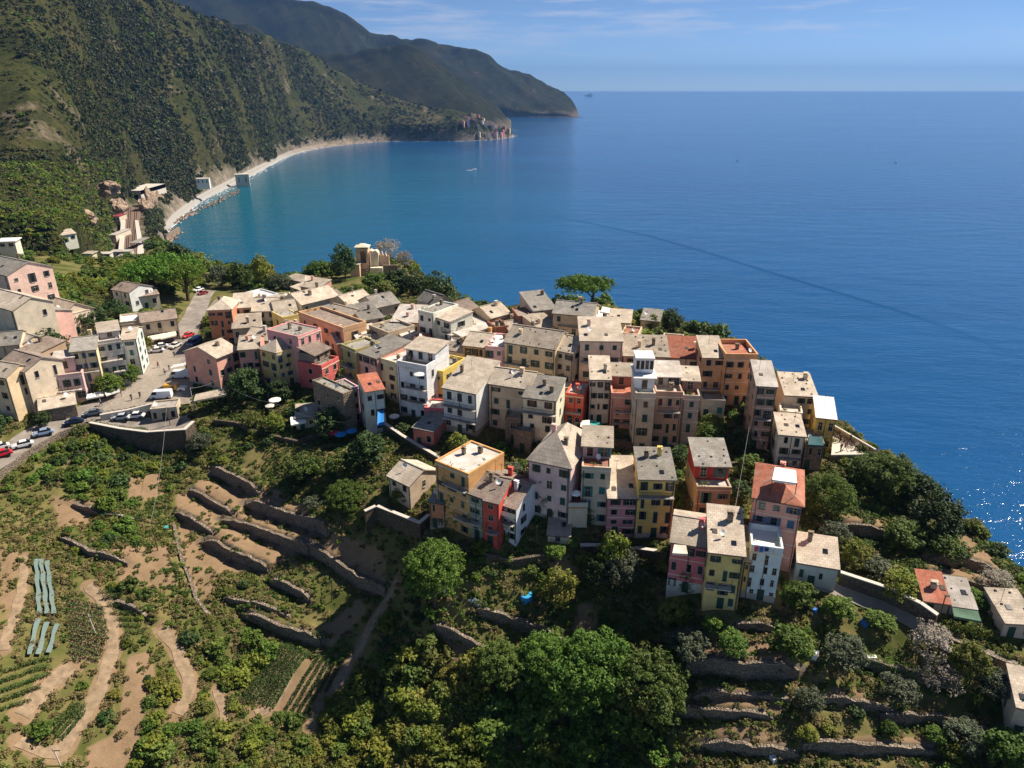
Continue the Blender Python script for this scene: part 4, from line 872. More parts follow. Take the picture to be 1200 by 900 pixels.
h(493,404.5,508,402.5,423,6,'gable',1.2,'cdd1d2','terra',2,2,'none','little white house with an orange roof under the tall white house',ch=0)
h(490,364.5,508,368.5,408,8,'flat',0,'d8d0c8','grey',3,2,'dark','tall white house with dark windows in the village centre',parapet=.3,ch=1,wear=.25)
h(508.5,370,528,376.5,410,6,'shed',.8,'d9cfc6','slate',3,2,'dark','right wing of the tall white house, with small balconies',ch=0,wear=.25,balc=[(.6,1.2,.62),(.6,1.2,.36)],name='house')
h(535,375.5,566,363.5,388,9,'gable',2.1,'d9b576','brown',1,3,'none','ochre house with a brown roof beside the tall white house',ch=0,wear=.3)
h(541,394,578,381,404,8,'shed',1.3,'b0a394','pale',1,2,'none','hall with a long pale roof below the ochre house with a brown roof',ch=1,cat='house')
h(543,403.5,569,406.5,434,8,'gable',1.5,'cf9a52','slate',2,3,'dark','ochre orange house with dark shutters left of the narrow pink one',ch=1,wear=.4)
h(569,407,590.5,408.5,442,8,'flat',0,'d39aa5','white',3,2,'green','narrow pink house left of the big beige house',parapet=.3,ch=2,wear=.35)
h(508,424.5,536,425.5,440,7,'shed',1.0,'b3a294','brown',1,2,'dark','house with a dull brown roof and a coral parapet behind the strong yellow house',ch=0)
h(575,372,598,366,386,7,'gable',1.6,'c2ae98','slate',1,2,'none','house with a peaked pale roof at the cliff edge behind the village centre',ch=1)
h(607,372,622,371,390,6,'flat',0,'8e5c4e','brown',1,2,'none','red brown block behind the big beige house',parapet=.3,ch=0)
h(625,364,652,361,380,8,'shed',2.0,'b3a392','grey',1,2,'none','house with a sloping grey roof left of the wide grey beige house',ch=1)
h(581,386,596,384,400,5,'flat',0,'97644f','brown',1,2,'none','brick walled block with a tall chimney behind the narrow pink house',parapet=.5,ch=1)
h(751,374,773,376,388,5,'shed',1.0,'b9a690','grey',1,1,'none','small block with a grey roof alone at the cliff right of the pine',ch=0)
h(632,385,655,380,396,6,'shed',1.2,'bca893','slate',1,2,'none','small beige roofed house squeezed behind the big beige one',ch=1)
h(395,402,416,398,416,6,'gable',1.4,'c4a888','slate',1,2,'none','small tan house with a mossy roof between pink and cream houses',ch=1)
h(408,357,436,349,366,7,'gable',1.7,'b5a797','slate',1,3,'none','house with a beige roof below the sea garden',ch=1)
h(440,360,468,354,372,8,'gable',1.8,'b1a99e','grey',1,3,'none','house with a grey roof at the foot of the sea garden',ch=1)
h(510,357,530,352,366,7,'gx',1.8,'aba7a3','grey',1,2,'none','house with a small grey gable behind the tall white house',ch=1)
h(318,352,341,350,362,6,'flat',0,'c3b3a3','slate',1,2,'none','low house with a flat roof above the bay hedge',parapet=.3,ch=0)
h(323,388,346,392,404,7,'gable',1.6,'bfae9c','slate',1,3,'dark','house with a tan roof between the grey house and the large pink one',ch=2)
# --- left side along the street
h(-40,311,8,322,359,10,'gable',2.0,'dcaea4','grey',3,2,'dark','big pink house with a grey roof at the left edge of the picture',wear=.25,ch=1)
h(22,349,37,347,362,6,'shed',.8,'d9a79a','slate',1,2,'none','low pink wing with a tan roof in front of the big pink house',ch=0,wear=.2)
h(38,341,53,337,358,5,'flat',0,'e0c3b8','white',1,2,'dark','small white pink annex with an arched door right of the big pink house',parapet=.4,ch=0,wear=.2)
h(15,369,43,374.5,402,8,'gable',1.2,'d8a098','grey',2,2,'none','pink house with a grey roof beside the palm',ch=0,wear=.3)
h(-24,352,15,363,400,8,'gable',1.8,'c2b6a3','slate',2,2,'none','plain grey beige house cut by the left edge, left of the palm',ch=0,skip=.6)
h(71,369.5,109,360,390,11,'gx',2.2,'cfc0aa','slate',1,4,'brown','beige villa with a broad gable roof and a terrace on the left slope',wear=.3,ch=0)
h(-15,406,22,402.5,428,8,'gable',1.6,'cdb79f','grey',1,2,'none','beige house at the left edge below the palm',ch=0,skip=.5)
h(-2,425.5,28.5,434.5,476,7,'gable',1.6,'c6b6a2','brown',3,2,'none','tall beige grey house with a brown roof at the lower left corner of the hamlet',ch=0,skip=.7)
h(-26,436,7,441.5,485,6,'gable',1.4,'dbb48f','slate',3,2,'brown','pale orange house cut by the left edge above the street',ch=0)
h(41,434,56,432,468,6,'flat',0,'cfc8bd','terra',3,1,'blue','little white house with a terracotta terrace beside the tall beige grey house',parapet=.3,ch=0)
h(56,444,96,439,472,6,'flat',0,'c3a1a4','slate',2,3,'green','pink grey house with a terrace over the street',parapet=.5,ch=0,balc=[(.2,.9,.5)],top=(.2,.8,.4,1,3.2,'pale','cfa6b0',.3))
h(52,418,65,416,440,6,'flat',0,'d08c58','slate',1,1,'none','narrow orange block above the pink grey house',parapet=.3,ch=0)
h(82,411.5,112,408.5,459,8,'gable',1.5,'cdbb93','grey',4,3,'blue','cream house with blue shutters and green bands facing the street',ch=1,balc=[(.1,.95,.5)])
h(112,403,142,398.5,452,8,'flat',0,'b4b1b4','slate',4,3,'green','blue grey house with balconies and green awnings on the street',parapet=.4,ch=0,balc=[(.0,.9,.6),(.0,.9,.34)],top=(.2,1,.3,1,1.6,'slate','a9a9b0',.5))
h(142,397.5,159,396,440,8,'gable',1.3,'c0c4c4','slate',4,1,'teal','tall grey blue end house with teal shutters on the square',ch=0,wear=.3)
h(46,480,88,472.5,492,6,'gable',1.1,M_STONE2,'slate',1,1,'none','low stone building with a tan roof beside the street',ch=0,skip=.8,door=False)
h(165,377.5,207,372,400,7,'gable',1.4,'cdbfa9','brown',2,3,'dark','long beige restaurant building with awnings on the square',ch=0,wear=.25)
h(141,380,165,377,399,7,'flat',0,'c3b6a4','white',1,2,'dark','low wing with a white roof terrace left of the restaurant building',parapet=.5,ch=0)
h(131,338.5,151,342,360,7,'gable',1.3,'dad8d3','brown',2,2,'dark','white villa under the umbrella pines',ch=0,wear=.2)
h(151,349,186,344,362,6,'shed',.8,'cbc3b0','brown',1,3,'dark','low cream wing to the right of the white villa under the pines',ch=0,wear=.25)
h(62,277,89,273,285,9,'gable',1.6,'d6cdc0','slate',1,3,'dark','lone cream house on the green slope left of the railway station',hill=True,ch=0,wear=.25)

# --- small houses packed in between
h(366,447,402,463,500,2.5,'flat',0,M_STONE2,'grey',3,3,'none','tall grey stone house wall under the coral red house',parapet=.3,ch=0,sides=0,skip=.35)
h(399.5,405,416.5,412,458,6,'flat',0,'9a9256','grey',4,1,'dark','narrow greenish house hung with plants beside the dull pink house',parapet=.4,ch=0,wear=.9,balc=[(.1,.95,.6),(.1,.95,.35)])
h(521,408,544,412,430,6,'gable',1.3,'b8a692','slate',1,2,'none','low tan roofed house under the ochre orange house',ch=1)
h(548,397,571,392,406,5,'shed',1.0,'b9a58d','slate',1,2,'none','small roof between the pale hall and the ochre orange house',ch=1)
h(476,398,493,394,410,5,'shed',1.0,'c1b3a0','pale',1,2,'dark','small pale roofed house left of the little white house',ch=0)
h(430,404,452,400,416,5,'gable',1.2,'b9a690','slate',1,2,'dark','small tan roofed house above the dull pink house',ch=1)
h(405,384,426,379,394,5,'shed',.9,'c98a6c','terra',1,2,'none','small house with a coral terrace in the upper village',ch=0)
h(470,422,486,418,434,5,'shed',.8,'cfc18e','grey',1,2,'none','little cream house behind the tall white blue one',ch=0)
h(653,457,676,455,468,5,'flat',0,'bba892','pale',1,2,'none','flat roofed annex behind the cream house',parapet=.3,ch=1)
h(537,440,560,443,458,5,'shed',1.0,'c3b4a4','slate',1,2,'none','roof tucked behind the white house with the plain beige roof',ch=1)
h(596,386,612,384,398,5,'gable',1.1,'b49c86','slate',1,2,'none','small tan roof just behind the big beige house',ch=1)
h(655,380,680,383,396,5,'shed',1.1,'bda996','slate',1,2,'none','tan roof wedged below the wide grey beige house',ch=1)
h(176,481,207,478,493,4,'flat',0,'b3a795','pale',1,3,'none','low pale kiosk at the edge of the square above the parking strip',name='kiosk',parapet=.3,ch=0,cat='kiosk')
h(22,409,44,414,440,6,'shed',.9,'b79a80','brown',2,2,'none','tan house behind the little white one at the left',ch=1)
h(2,398,24,404,418,6,'gable',1.2,'c8b49c','grey',1,2,'none','small grey roofed house under the plain grey beige one',ch=1)
h(357,342,378,334,346,5,'shed',1.0,'c0a890','slate',1,2,'none','small roof right behind the long house with the great beige roof',ch=1)
h(300,356,322,354,366,5,'gable',1.2,'c4b5a2','slate',1,2,'none','small beige roofed house right of the white block',ch=1)
h(382,352,402,345,360,5,'gable',1.2,'b6a490','brown',1,2,'none','mossy brown roofed house right of the long great roof',ch=1)
h(728,392,748,394,410,5,'flat',0,'c2ae98','terra',1,2,'none','roof garden house left of the reddish bush near the cliff',parapet=.4,ch=0)
h(776,402,800,404,418,5,'flat',0,'c4b4a2','pale',1,2,'none','low pale terrace house behind the orange tiled roof',parapet=.5,ch=0)
h(602,505,622,508,530,4,'flat',0,M_STONE2,'grey',1,1,'none','stone stub left of the cream house',name='house',parapet=.3,ch=0,sides=0)
# ================================================================ VEGETATION
def leaf_quads(cen, rad, n, size, rng, up=.35, flat=1.0):
    """n leaf-sized quads spread through a ball at cen"""
    d = rng.normal(size=(n, 3)); d /= np.linalg.norm(d, axis=1)[:, None]; r = rad*rng.uniform(.35, 1.0, (n, 1))**.5
    p = cen + d*r*np.array([1, 1, flat])
    nr = d*.6 + rng.normal(size=(n, 3))*.5 + np.array([0, 0, up]); nr /= np.linalg.norm(nr, axis=1)[:, None]
    a = np.cross(nr, rng.normal(size=(n, 3))); a /= np.linalg.norm(a, axis=1)[:, None]; b = np.cross(nr, a)
    s = size*rng.uniform(.6, 1.4, (n, 1)); a = a*s; b = b*s*.62
    return np.stack([p-a*.5, p+b*.5, p+a*.5, p-b*.5], 1).reshape(-1, 3)
def crown_mesh(name, seed, shape, n_cl, n_leaf, size, rad=(.22, .36), hollow=.55, lower=-.35, up=.7):
    """leaf clumps spread unevenly through an ellipsoid of half axes `shape`, base of the crown at z=0"""
    rng = np.random.default_rng(seed); sx, sy, sz = shape; V = []
    lob = rng.normal(size=(5, 3)); lob /= np.linalg.norm(lob, axis=1)[:, None]
    k = 0
    while k < n_cl:
        d = rng.normal(size=3); d /= np.linalg.norm(d)
        if d[2] < lower: continue
        r = rng.uniform(hollow, 1.0) * (.80+.30*np.max(lob@d)-.12*rng.random())
        if rng.random() < .12: continue
        c = d*r*np.array([sx, sy, sz]); R_ = rng.uniform(*rad)*(sx+sz)/2
        V.append(leaf_quads(c, R_, n_leaf, size, rng, up=up, flat=.75)); k += 1
    V = np.concatenate(V); V[:, 2] += sz*.55
    return mesh_np(name, V, np.arange(len(V)).reshape(-1, 4))
def trunk_mesh(name, seed, hgt, r, spread, limbs=4, bend=.15, taper=.45):
    rng = random.Random(seed); mb = MB(); pts = []; 
    for i in range(5): t = i/4; pts.append((bend*math.sin(t*2+seed)*hgt*.4, bend*math.cos(t*1.6+seed)*hgt*.3-bend*hgt*.3, t*hgt-.4*(1-t)))
    mb.tube(pts, [r*(1.35 if i == 0 else 1-(1-taper)*i/4) for i in range(5)], 7)
    for k in range(limbs):
        a = k*2*math.pi/limbs+rng.uniform(-.5, .5); b = Vector(pts[3 if k % 2 else 4])-Vector((0, 0, hgt*.06)); e = Vector((math.cos(a)*spread*rng.uniform(.6, 1), math.sin(a)*spread*rng.uniform(.6, 1), hgt+spread*rng.uniform(.25, .7)))
        mb.tube([b, b.lerp(e, .5)+Vector((0, 0, spread*.08)), e], [r*.5, r*.33, r*.12], 5)
        e2 = b.lerp(e, .6)+Vector((math.cos(a+1)*spread*.4, math.sin(a+1)*spread*.4, spread*.4)); mb.tube([b.lerp(e, .5), e2], [r*.28, r*.08], 4)
    return mb.mesh(name, True)
L_LUSH = leaf_mat('fresh_leaf', (.070, .135, .018, 1), (.16, .235, .036, 1), None, .3)
L_DARK = leaf_mat('dark_leaf', (.030, .060, .016, 1), (.072, .115, .030, 1), None, .15)
L_OLIVE = leaf_mat('olive_leaf', (.070, .088, .045, 1), (.125, .140, .082, 1), None, .2)
L_YEL = leaf_mat('yellow_green_leaf', (.125, .165, .020, 1), (.23, .25, .038, 1), (.22, .19, .04, 1), .3)
L_SCRUB = leaf_mat('scrub_leaf', (.060, .105, .018, 1), (.145, .19, .034, 1), (.16, .155, .035, 1), .25)
L_DRY = leaf_mat('dry_grass', (.19, .155, .055, 1), (.30, .24, .11, 1), None, .3)
L_GREYP = leaf_mat('pale_dry_twig', (.24, .20, .16, 1), (.34, .29, .24, 1), None, .2)
L_PINE = leaf_mat('pine_needle', (.075, .150, .014, 1), (.16, .26, .03, 1), None, .25)
L_VINE = leaf_mat('vine_leaf', (.030, .075, .014, 1), (.070, .125, .026, 1), None, .3)
def kindset(key, mat, shape, n_cl, n_leaf, size, n=3, **kw):
    out = []
    for i in range(n):
        sh = tuple(s*random.uniform(.88, 1.14) for s in shape); me = crown_mesh(key+'_crown', hash_(key)+i, sh, n_cl, n_leaf, size, **kw); me.materials.append(mat); out.append(me)
    return out
def hash_(s): return sum(ord(c)*(i+1) for i, c in enumerate(s))
# crowns are unit sized (half width 1) and scaled per tree
CROWN = {
 'lush': kindset('lush', L_LUSH, (1, 1, .9), 120, 34, .125, 4, rad=(.16, .27)),
 'broad': kindset('broad', L_LUSH, (1, 1, .9), 430, 40, .06, 3, rad=(.085, .15)),
 'scrubby_broad': kindset('scrubby_broad', L_SCRUB, (1, 1, .9), 430, 40, .06, 2, rad=(.085, .15)),
 'dark': kindset('dark', L_DARK, (1, 1, 1.0), 110, 34, .12, 3, rad=(.16, .26)),
 'olive': kindset('olive', L_OLIVE, (1, 1, .85), 100, 34, .11, 3, rad=(.16, .26)),
 'yellow': kindset('yellow', L_YEL, (1, 1, .95), 95, 34, .13, 3, rad=(.15, .26)),
 'scrubby': kindset('scrubby', L_SCRUB, (1, 1, .8), 100, 32, .13, 4, rad=(.16, .28)),
 'bare': kindset('bare', L_GREYP, (1, 1, .9), 90, 22, .085, 2, rad=(.16, .26)),
 'pine': kindset('pine', L_PINE, (1, 1, .30), 620, 46, .05, 2, rad=(.11, .17), lower=-.15, hollow=.25),
 'cypress': kindset('cypress', L_DARK, (.42, .42, 1.5), 100, 30, .1, 2, rad=(.10, .17)),
}
TRUNK = [trunk_mesh('trunk', i, 1.0, .09, .6, 5) for i in range(4)]
PTRUNK = [trunk_mesh('trunk', 9, 1.0, .055, .5, 7, .05, .7), trunk_mesh('trunk', 13, 1.0, .05, .5, 6, .3, .7)]
for t in TRUNK+PTRUNK: t.materials.append(M_BARK)
KINDLAB = {'scrubby_broad': ('leafy_tree', 'tree'), 'broad': ('leafy_tree', 'tree'), 'lush': ('leafy_tree', 'tree'), 'dark': ('evergreen_tree', 'tree'), 'olive': ('olive_tree', 'tree'), 'yellow': ('shrub_tree', 'tree'), 'scrubby': ('bushy_tree', 'tree'), 'bare': ('dry_tree', 'tree'), 'pine': ('umbrella_pine', 'tree'), 'cypress': ('evergreen_tree', 'tree')}
tr = random.Random(5); TREEXY = []
def tree(px, py, wpx, kind, label, trunk_h=None, hw=1.0, group=None, at=None, lift=0.0):
    """px, py: photo pixel of the foot; wpx: crown width in the photo"""
    g = at if at is not None else G(px, py); dist = float(np.linalg.norm(np.array(g)-np.array([0, 0, CAMZ]))); w = wpx*dist/F/2
    nm, cat = KINDLAB[kind]; root = empty(nm, (g[0], g[1], g[2]-.05+lift), tr.uniform(0, 6.28), label, cat, group)
    th = trunk_h if trunk_h is not None else w*.5
    t = link('trunk', tr.choice(PTRUNK if kind == 'pine' else TRUNK), root); k = max(th, .3); t.scale = (max(k*.8, w*.9) if kind != 'pine' else w*1.5, max(k*.8, w*.9) if kind != 'pine' else w*1.5, k*(1.05 if kind != 'pine' else 1.0))
    c = link('crown', tr.choice(CROWN[kind]), root); c.scale = (w, w, w*hw); c.location = (0, 0, th*.8 if kind != 'pine' else th)
    TREEXY.append((g[0], g[1], w)); return root
P_NAMED = [  # foot pixel, crown width in px, kind, trunk height, crown height factor, label
 (512,712,66,'broad',4.2,1.15,'big leafy tree below the ochre house, its crown higher than wide'),
 (405,600,46,'broad',1.2,.9,'bright green fig tree beside the garden house wall'),
 (367,596,22,'olive',.6,.9,'small blue grey bush at the end of the furrowed terrace'),
 (470,588,22,'yellow',.5,.9,'bright bush in the walled garden of the garden house'),
 (690,838,98,'broad',4.0,1.0,'largest leafy tree in the hollow below the front row'),
 (752,842,90,'scrubby_broad',4.0,1.0,'broad leafy tree at the right side of the hollow, beside the bare terraces'),
 (640,800,62,'broad',2.5,.9,'leafy tree left of the largest one in the hollow'),
 (590,800,60,'scrubby_broad',2.0,.9,'dense round tree below the lower wall of the shady garden'),
 (655,712,44,'yellow',1.8,1.1,'yellow green tree in the middle of the shady garden'),
 (698,690,30,'dark',1.2,1.3,'slim dark tree below the rose pink house'),
 (728,690,46,'olive',2.0,1.2,'grey green tree left of the crimson pink house'),
 (718,668,36,'yellow',2.2,1.2,'olive yellow tree below the narrow rose pink house'),
 (650,652,26,'lush',.4,.8,'round green bush beside the small shed'),
 (673,640,16,'lush',.3,.9,'small bush at the right corner of the small shed'),
 (803,768,44,'olive',1.4,.9,'blue grey tree at the left end of the broad terrace wall'),
 (833,742,26,'lush',1,1,'small leafy tree under the tall yellow house'),
 (857,766,34,'lush',.9,.9,'round leafy tree on the bare field under the yellow house'),
 (790,730,34,'yellow',.8,.9,'dry yellowish bush at the foot of the crimson pink house'),
 (928,768,44,'lush',1.2,.9,'wide leafy tree below the pale blue house'),
 (988,780,42,'olive',1.3,.9,'broad grey green tree beside the white scraps on the terrace'),
 (946,832,30,'olive',1.0,1.1,'round olive tree standing alone between the lower right terraces'),
 (943,868,24,'yellow',.5,.9,'olive yellow bush under the round olive tree'),
 (1050,822,36,'olive',1.2,.9,'olive tree below the clipped green hedge'),
 (1165,816,34,'olive',1.2,.9,'silvery olive tree beside the stone cottage at the right edge'),
 (1130,790,34,'yellow',1.2,1.0,'olive green tree in the bend of the lane'),
 (1098,806,36,'bare',1.0,.9,'pale leafless tree under the lane'),
 (1088,765,42,'bare',1.0,.9,'pale flowering bush tree above the leafless one'),
 (1128,872,34,'olive',.9,.9,'grey olive tree near the lower right path'),
 (1178,896,44,'lush',1.2,.9,'green tree at the lower right corner'),
 (1042,862,18,'lush',.6,1,'little bright sapling on the olive terrace'),
 (1095,868,20,'lush',.5,.9,'small bright bush on the olive terrace'),
 (980,724,32,'lush',1.0,.9,'leafy tree in the garden under the low grey house'),
 (932,710,40,'lush',.8,.9,'leafy tree right below the pale blue house'),
 (1030,735,30,'lush',.8,.6,'clipped green arbour beside the lane'),
 (968,604,52,'broad',1.4,1.0,'large bright tree right of the tall salmon house'),
 (975,632,32,'olive',.8,.9,'grey green tree in front of the large bright tree'),
 (1003,666,32,'yellow',.8,1,'yellow green tree above the low grey house'),
 (1025,676,34,'olive',.7,.9,'grey bush right of the low grey house'),
 (1030,578,66,'broad',1.6,.75,'wide dense tree under the sea terrace'),
 (1075,594,40,'dark',1.2,1,'dark tree on the cliff edge beyond the wide dense tree'),
 (1092,632,50,'dark',1.4,1.1,'big dark tree on the cliff edge'),
 (1108,655,36,'scrubby',.8,.9,'bushy tree right of the big dark one on the cliff edge'),
 (1140,622,18,'scrubby',.4,1,'round bush alone on the dry cliff field'),
 (1055,640,40,'scrubby',.8,.9,'bushy tree between the cliff trees and the brown terrace'),
 (1050,700,36,'yellow',.8,.9,'dry yellowish tree above the lane'),
 (1165,690,34,'bare',.7,.7,'domed brown bush near the cliff edge cottages'),
 (1130,706,24,'lush',.6,.9,'green bush behind the pale spotted cottage'),
 (1148,712,20,'lush',.5,.9,'green bush between the two right hand cottages'),
 (770,560,34,'yellow',1.0,1,'bright yellow green tree behind the yellow house'),
 (745,552,28,'lush',.8,1,'green tree behind the rose pink house'),
 (795,545,26,'dark',.9,1,'dark green tree left of the red topped house'),
 (722,548,16,'yellow',1.2,.9,'small palm like tree right of the turquoise shuttered house'),
 (832,525,32,'lush',1.0,1,'green tree at the foot of the worn grey house'),
 (835,508,30,'scrubby',.8,.9,'bushy tree under the small grey house'),
 (878,560,36,'lush',1.0,1,'tree in the gully between the red topped and the salmon house'),
 (868,585,26,'dark',.8,1,'dark tree low in the gully beside the salmon house'),
 (866,528,30,'dark',.8,.9,'dark tree high in the gully below the orange house'),
 (600,566,34,'olive',1.0,.9,'fig tree with pale leaves left of the tall pale pink house'),
 (580,572,24,'dark',.8,.9,'dark tree in the shade behind the red house'),
 (537,530,26,'yellow',1.0,.9,'palm like bush behind the ochre house'),
 (236,530,26,'olive',1.6,1.0,'grey green tree at the end of the big retaining wall'),
 (405,304,0,'dark',0,0,''),
 (445,475,20,'dark',.5,.9,'dark bush at the foot of the tall white blue house'),
 (330,470,30,'dark',.8,1,'dark tree below the yellow corner house'),
 (292,468,40,'dark',1.0,1,'dark bushy tree under the salmon pink houses'),
 (350,495,24,'lush',.8,.9,'bright tree beside the garden hut'),
 (322,505,24,'yellow',.7,.9,'yellow green tree left of the garden hut'),
 (300,500,26,'scrubby',.7,.9,'bushy tree on the shady garden terraces'),
 (390,510,40,'dark',1.0,.9,'dark tree right of the garden hut'),
 (430,545,50,'dark',1.2,.9,'large dark tree in the shade above the garden house'),
 (400,555,34,'scrubby',.9,.9,'bushy tree above the bright fig tree'),
 (360,560,40,'scrubby',1.0,.9,'broad bushy tree over the ploughed terraces'),
 (345,575,26,'dark',.7,.9,'dark tree above the furrowed terrace'),
 (152,448,26,'lush',1.2,.9,'tree on the square in front of the awnings'),
 (130,462,30,'lush',1.0,.9,'leafy tree on the square beside the white awning'),
 (172,415,18,'yellow',1.2,1.1,'yellowish tree in front of the restaurant'),
 (40,445,24,'lush',.8,.9,'bush between the houses above the street'),
 (15,478,28,'lush',.7,.9,'green garden tree below the pale orange house at the left edge'),
 (50,500,20,'dark',.6,.9,'dark tree beside the low stone building'),
 (60,420,40,'dark',.8,.8,'dark shrubbery tree between the palm and the street houses'),
 (105,385,36,'dark',.8,.8,'dark tree below the beige villa'),
 (135,375,30,'dark',.8,.8,'dark tree between the villa and the restaurant'),
 (210,318,36,'dark',1.2,1,'dark tree at the edge beyond the umbrella pines'),
 (235,322,32,'scrubby',1.0,1,'bushy tree at the edge above the bay'),
 (260,336,30,'olive',1.2,1.1,'grey green tree behind the orange brown house'),
 (284,336,28,'scrubby',2.0,1.3,'tall thin tree at the edge above the bay'),
 (310,338,28,'yellow',2.0,1.4,'tall yellowish tree at the edge above the bay'),
 (330,340,26,'olive',1.2,1,'grey green tree left of the pavilion'),
 (372,328,34,'lush',1.0,.8,'bright low tree right of the pavilion'),
 (388,326,28,'lush',1.0,.8,'bright tree left of the ruined tower'),
 (404,328,30,'dark',2.4,1.4,'tall dark tree touching the ruined tower'),
 (455,316,34,'bare',4.0,1.1,'leafless grey tree behind the ruined tower'),
 (474,318,22,'bare',2.5,1.2,'small leafless tree right of the ruined tower'),
 (468,340,34,'dark',1.0,.9,'dark tree on the slope below the ruined tower'),
 (440,338,34,'lush',.8,.8,'green tree below the ruined tower'),
 (452,348,30,'scrubby',.8,.8,'bushy tree in the sea garden'),
 (484,345,30,'dark',1.0,.9,'dark tree at the right of the sea garden'),
 (512,358,42,'dark',1.6,1.0,'big dark round tree above the sea, right of the garden'),
 (786,388,28,'dark',1.0,1,'dark bush at the cliff behind the terracotta roof'),
 (765,386,22,'yellow',.8,.8,'reddish green bush on a roof garden near the cliff'),
 (897,446,26,'lush',1.0,.8,'low bright bush behind the tall orange house'),
]
for (px, py, w, k, th, hw, lab) in P_NAMED:
    if w: tree(px, py, w, k, lab, th, hw, 'named trees' if False else None)
# umbrella pines
def pine(px, py, cpx, cpy, wpx, label, hw=1.0):
    g = G(px, py); d = ray(cpx, cpy); zt = CAMZ + g[1]*d[2]/d[1]; cx = g[1]*d[0]/d[1]
    root = tree(px, py, wpx, 'pine', label, max(zt-g[2]-.5, 1.5), hw); c = root.children[1]
    o = Matrix.Rotation(-root.rotation_euler.z, 3, 'Z') @ Vector((cx-g[0], 0, 0)); c.location.x += o.x; c.location.y += o.y
pine(196,348,180,326,72,'left of two joined umbrella pines above the street',1.45)
pine(217,352,215,325,52,'right umbrella pine at the top of the street',1.5)
pine(684,366,693,338,60,'lone umbrella pine on the cliff above the wide grey beige house',1.25)

# palm
def palm(px, py, h, label, w=2.2):
    g = G(px, py); root = empty('palm_tree', g, 0, label, 'palm'); mb = MB().tube([(0, 0, -.5), (.1, 0, h*.5), (.05, .1, h)], [.28, .2, .22], 7); mb.build('trunk', M_BARK, root)
    V, Fc = [], []; rng = random.Random(3)
    for k in range(26):
        a = k*2.4; el = rng.uniform(-.2, 1.1); pr = None
        for i in range(7):
            t = i/6; r = w*t*(.75+.25*math.cos(el)); z = h + w*(math.sin(el)*t-.75*t*t); c = Vector((math.cos(a)*r+.05, math.sin(a)*r+.1, z)); s = Vector((-math.sin(a), math.cos(a), 0))*(.22*math.sin(math.pi*min(1, t+.12)*.9)+.02)
            n = len(V); V += [tuple(c-s-Vector((0, 0, .1))), tuple(c), tuple(c+s-Vector((0, 0, .1)))]
            if i: Fc += [[n-3, n-2, n+1, n], [n-2, n-1, n+2, n+1]]
    link('crown', mesh_from('crown', V, Fc), root, L_OLIVE)
palm(30,402,3.6,'date palm in front of the pink house at the left')
palm(165,512,1.6,'short palm with drooping fronds under the parking wall',1.6)

# potted plants and creepers on the houses
def house_greens():
    gr = random.Random(21); rng = np.random.default_rng(77)
    for r in [o for o in COL.objects if o.type == 'EMPTY' and o.name.startswith('house') and 'wh' in o]:
        W, Hh, D = r['wh']; kids = [c.name.split('.')[0] for c in r.children]; V = []
        if 'parapet' in kids:
            for _ in range(gr.randint(2, 6)):
                e = gr.random(); x, y = (gr.uniform(.3, W-.3), .45) if e < .6 else ((.4 if e < .8 else W-.4), gr.uniform(.4, D-.4)); V.append(leaf_quads(np.array([x, y, Hh+gr.uniform(.25, .8)]), gr.uniform(.2, .42), 22, .2, rng))
        for c in r.children:
            if c.name.startswith('balcony') and gr.random() < .7:
                xs = [v.co.x for v in c.data.vertices]; zs = max(v.co.z for v in c.data.vertices)
                for _ in range(gr.randint(1, 4)): V.append(leaf_quads(np.array([gr.uniform(min(xs)+.1, max(xs)-.1), -.7, zs+gr.uniform(.2, .5)]), gr.uniform(.14, .26), 16, .14, rng))
        if V: V = np.concatenate(V); o = link('potted_plants', mesh_np('potted_plants', V, np.arange(len(V)).reshape(-1, 4)), r, gr.choice([L_LUSH, L_SCRUB, L_DARK, L_YEL])); o['kind'] = 'stuff'
        if gr.random() < .22 and Hh > 4:
            V = []; x0 = gr.uniform(0, W*.6); 
            for _ in range(26): V.append(leaf_quads(np.array([x0+gr.uniform(0, W*.4), -.06, abs(gr.gauss(0, 1))*Hh*.22]), .3, 14, .2, rng)*1.0)
            V = np.concatenate(V); V[:, 1] = np.clip(V[:, 1], -.35, -.02); link('climbing_plant', mesh_np('climbing_plant', V, np.arange(len(V)).reshape(-1, 4)), r, L_LUSH)
house_greens()
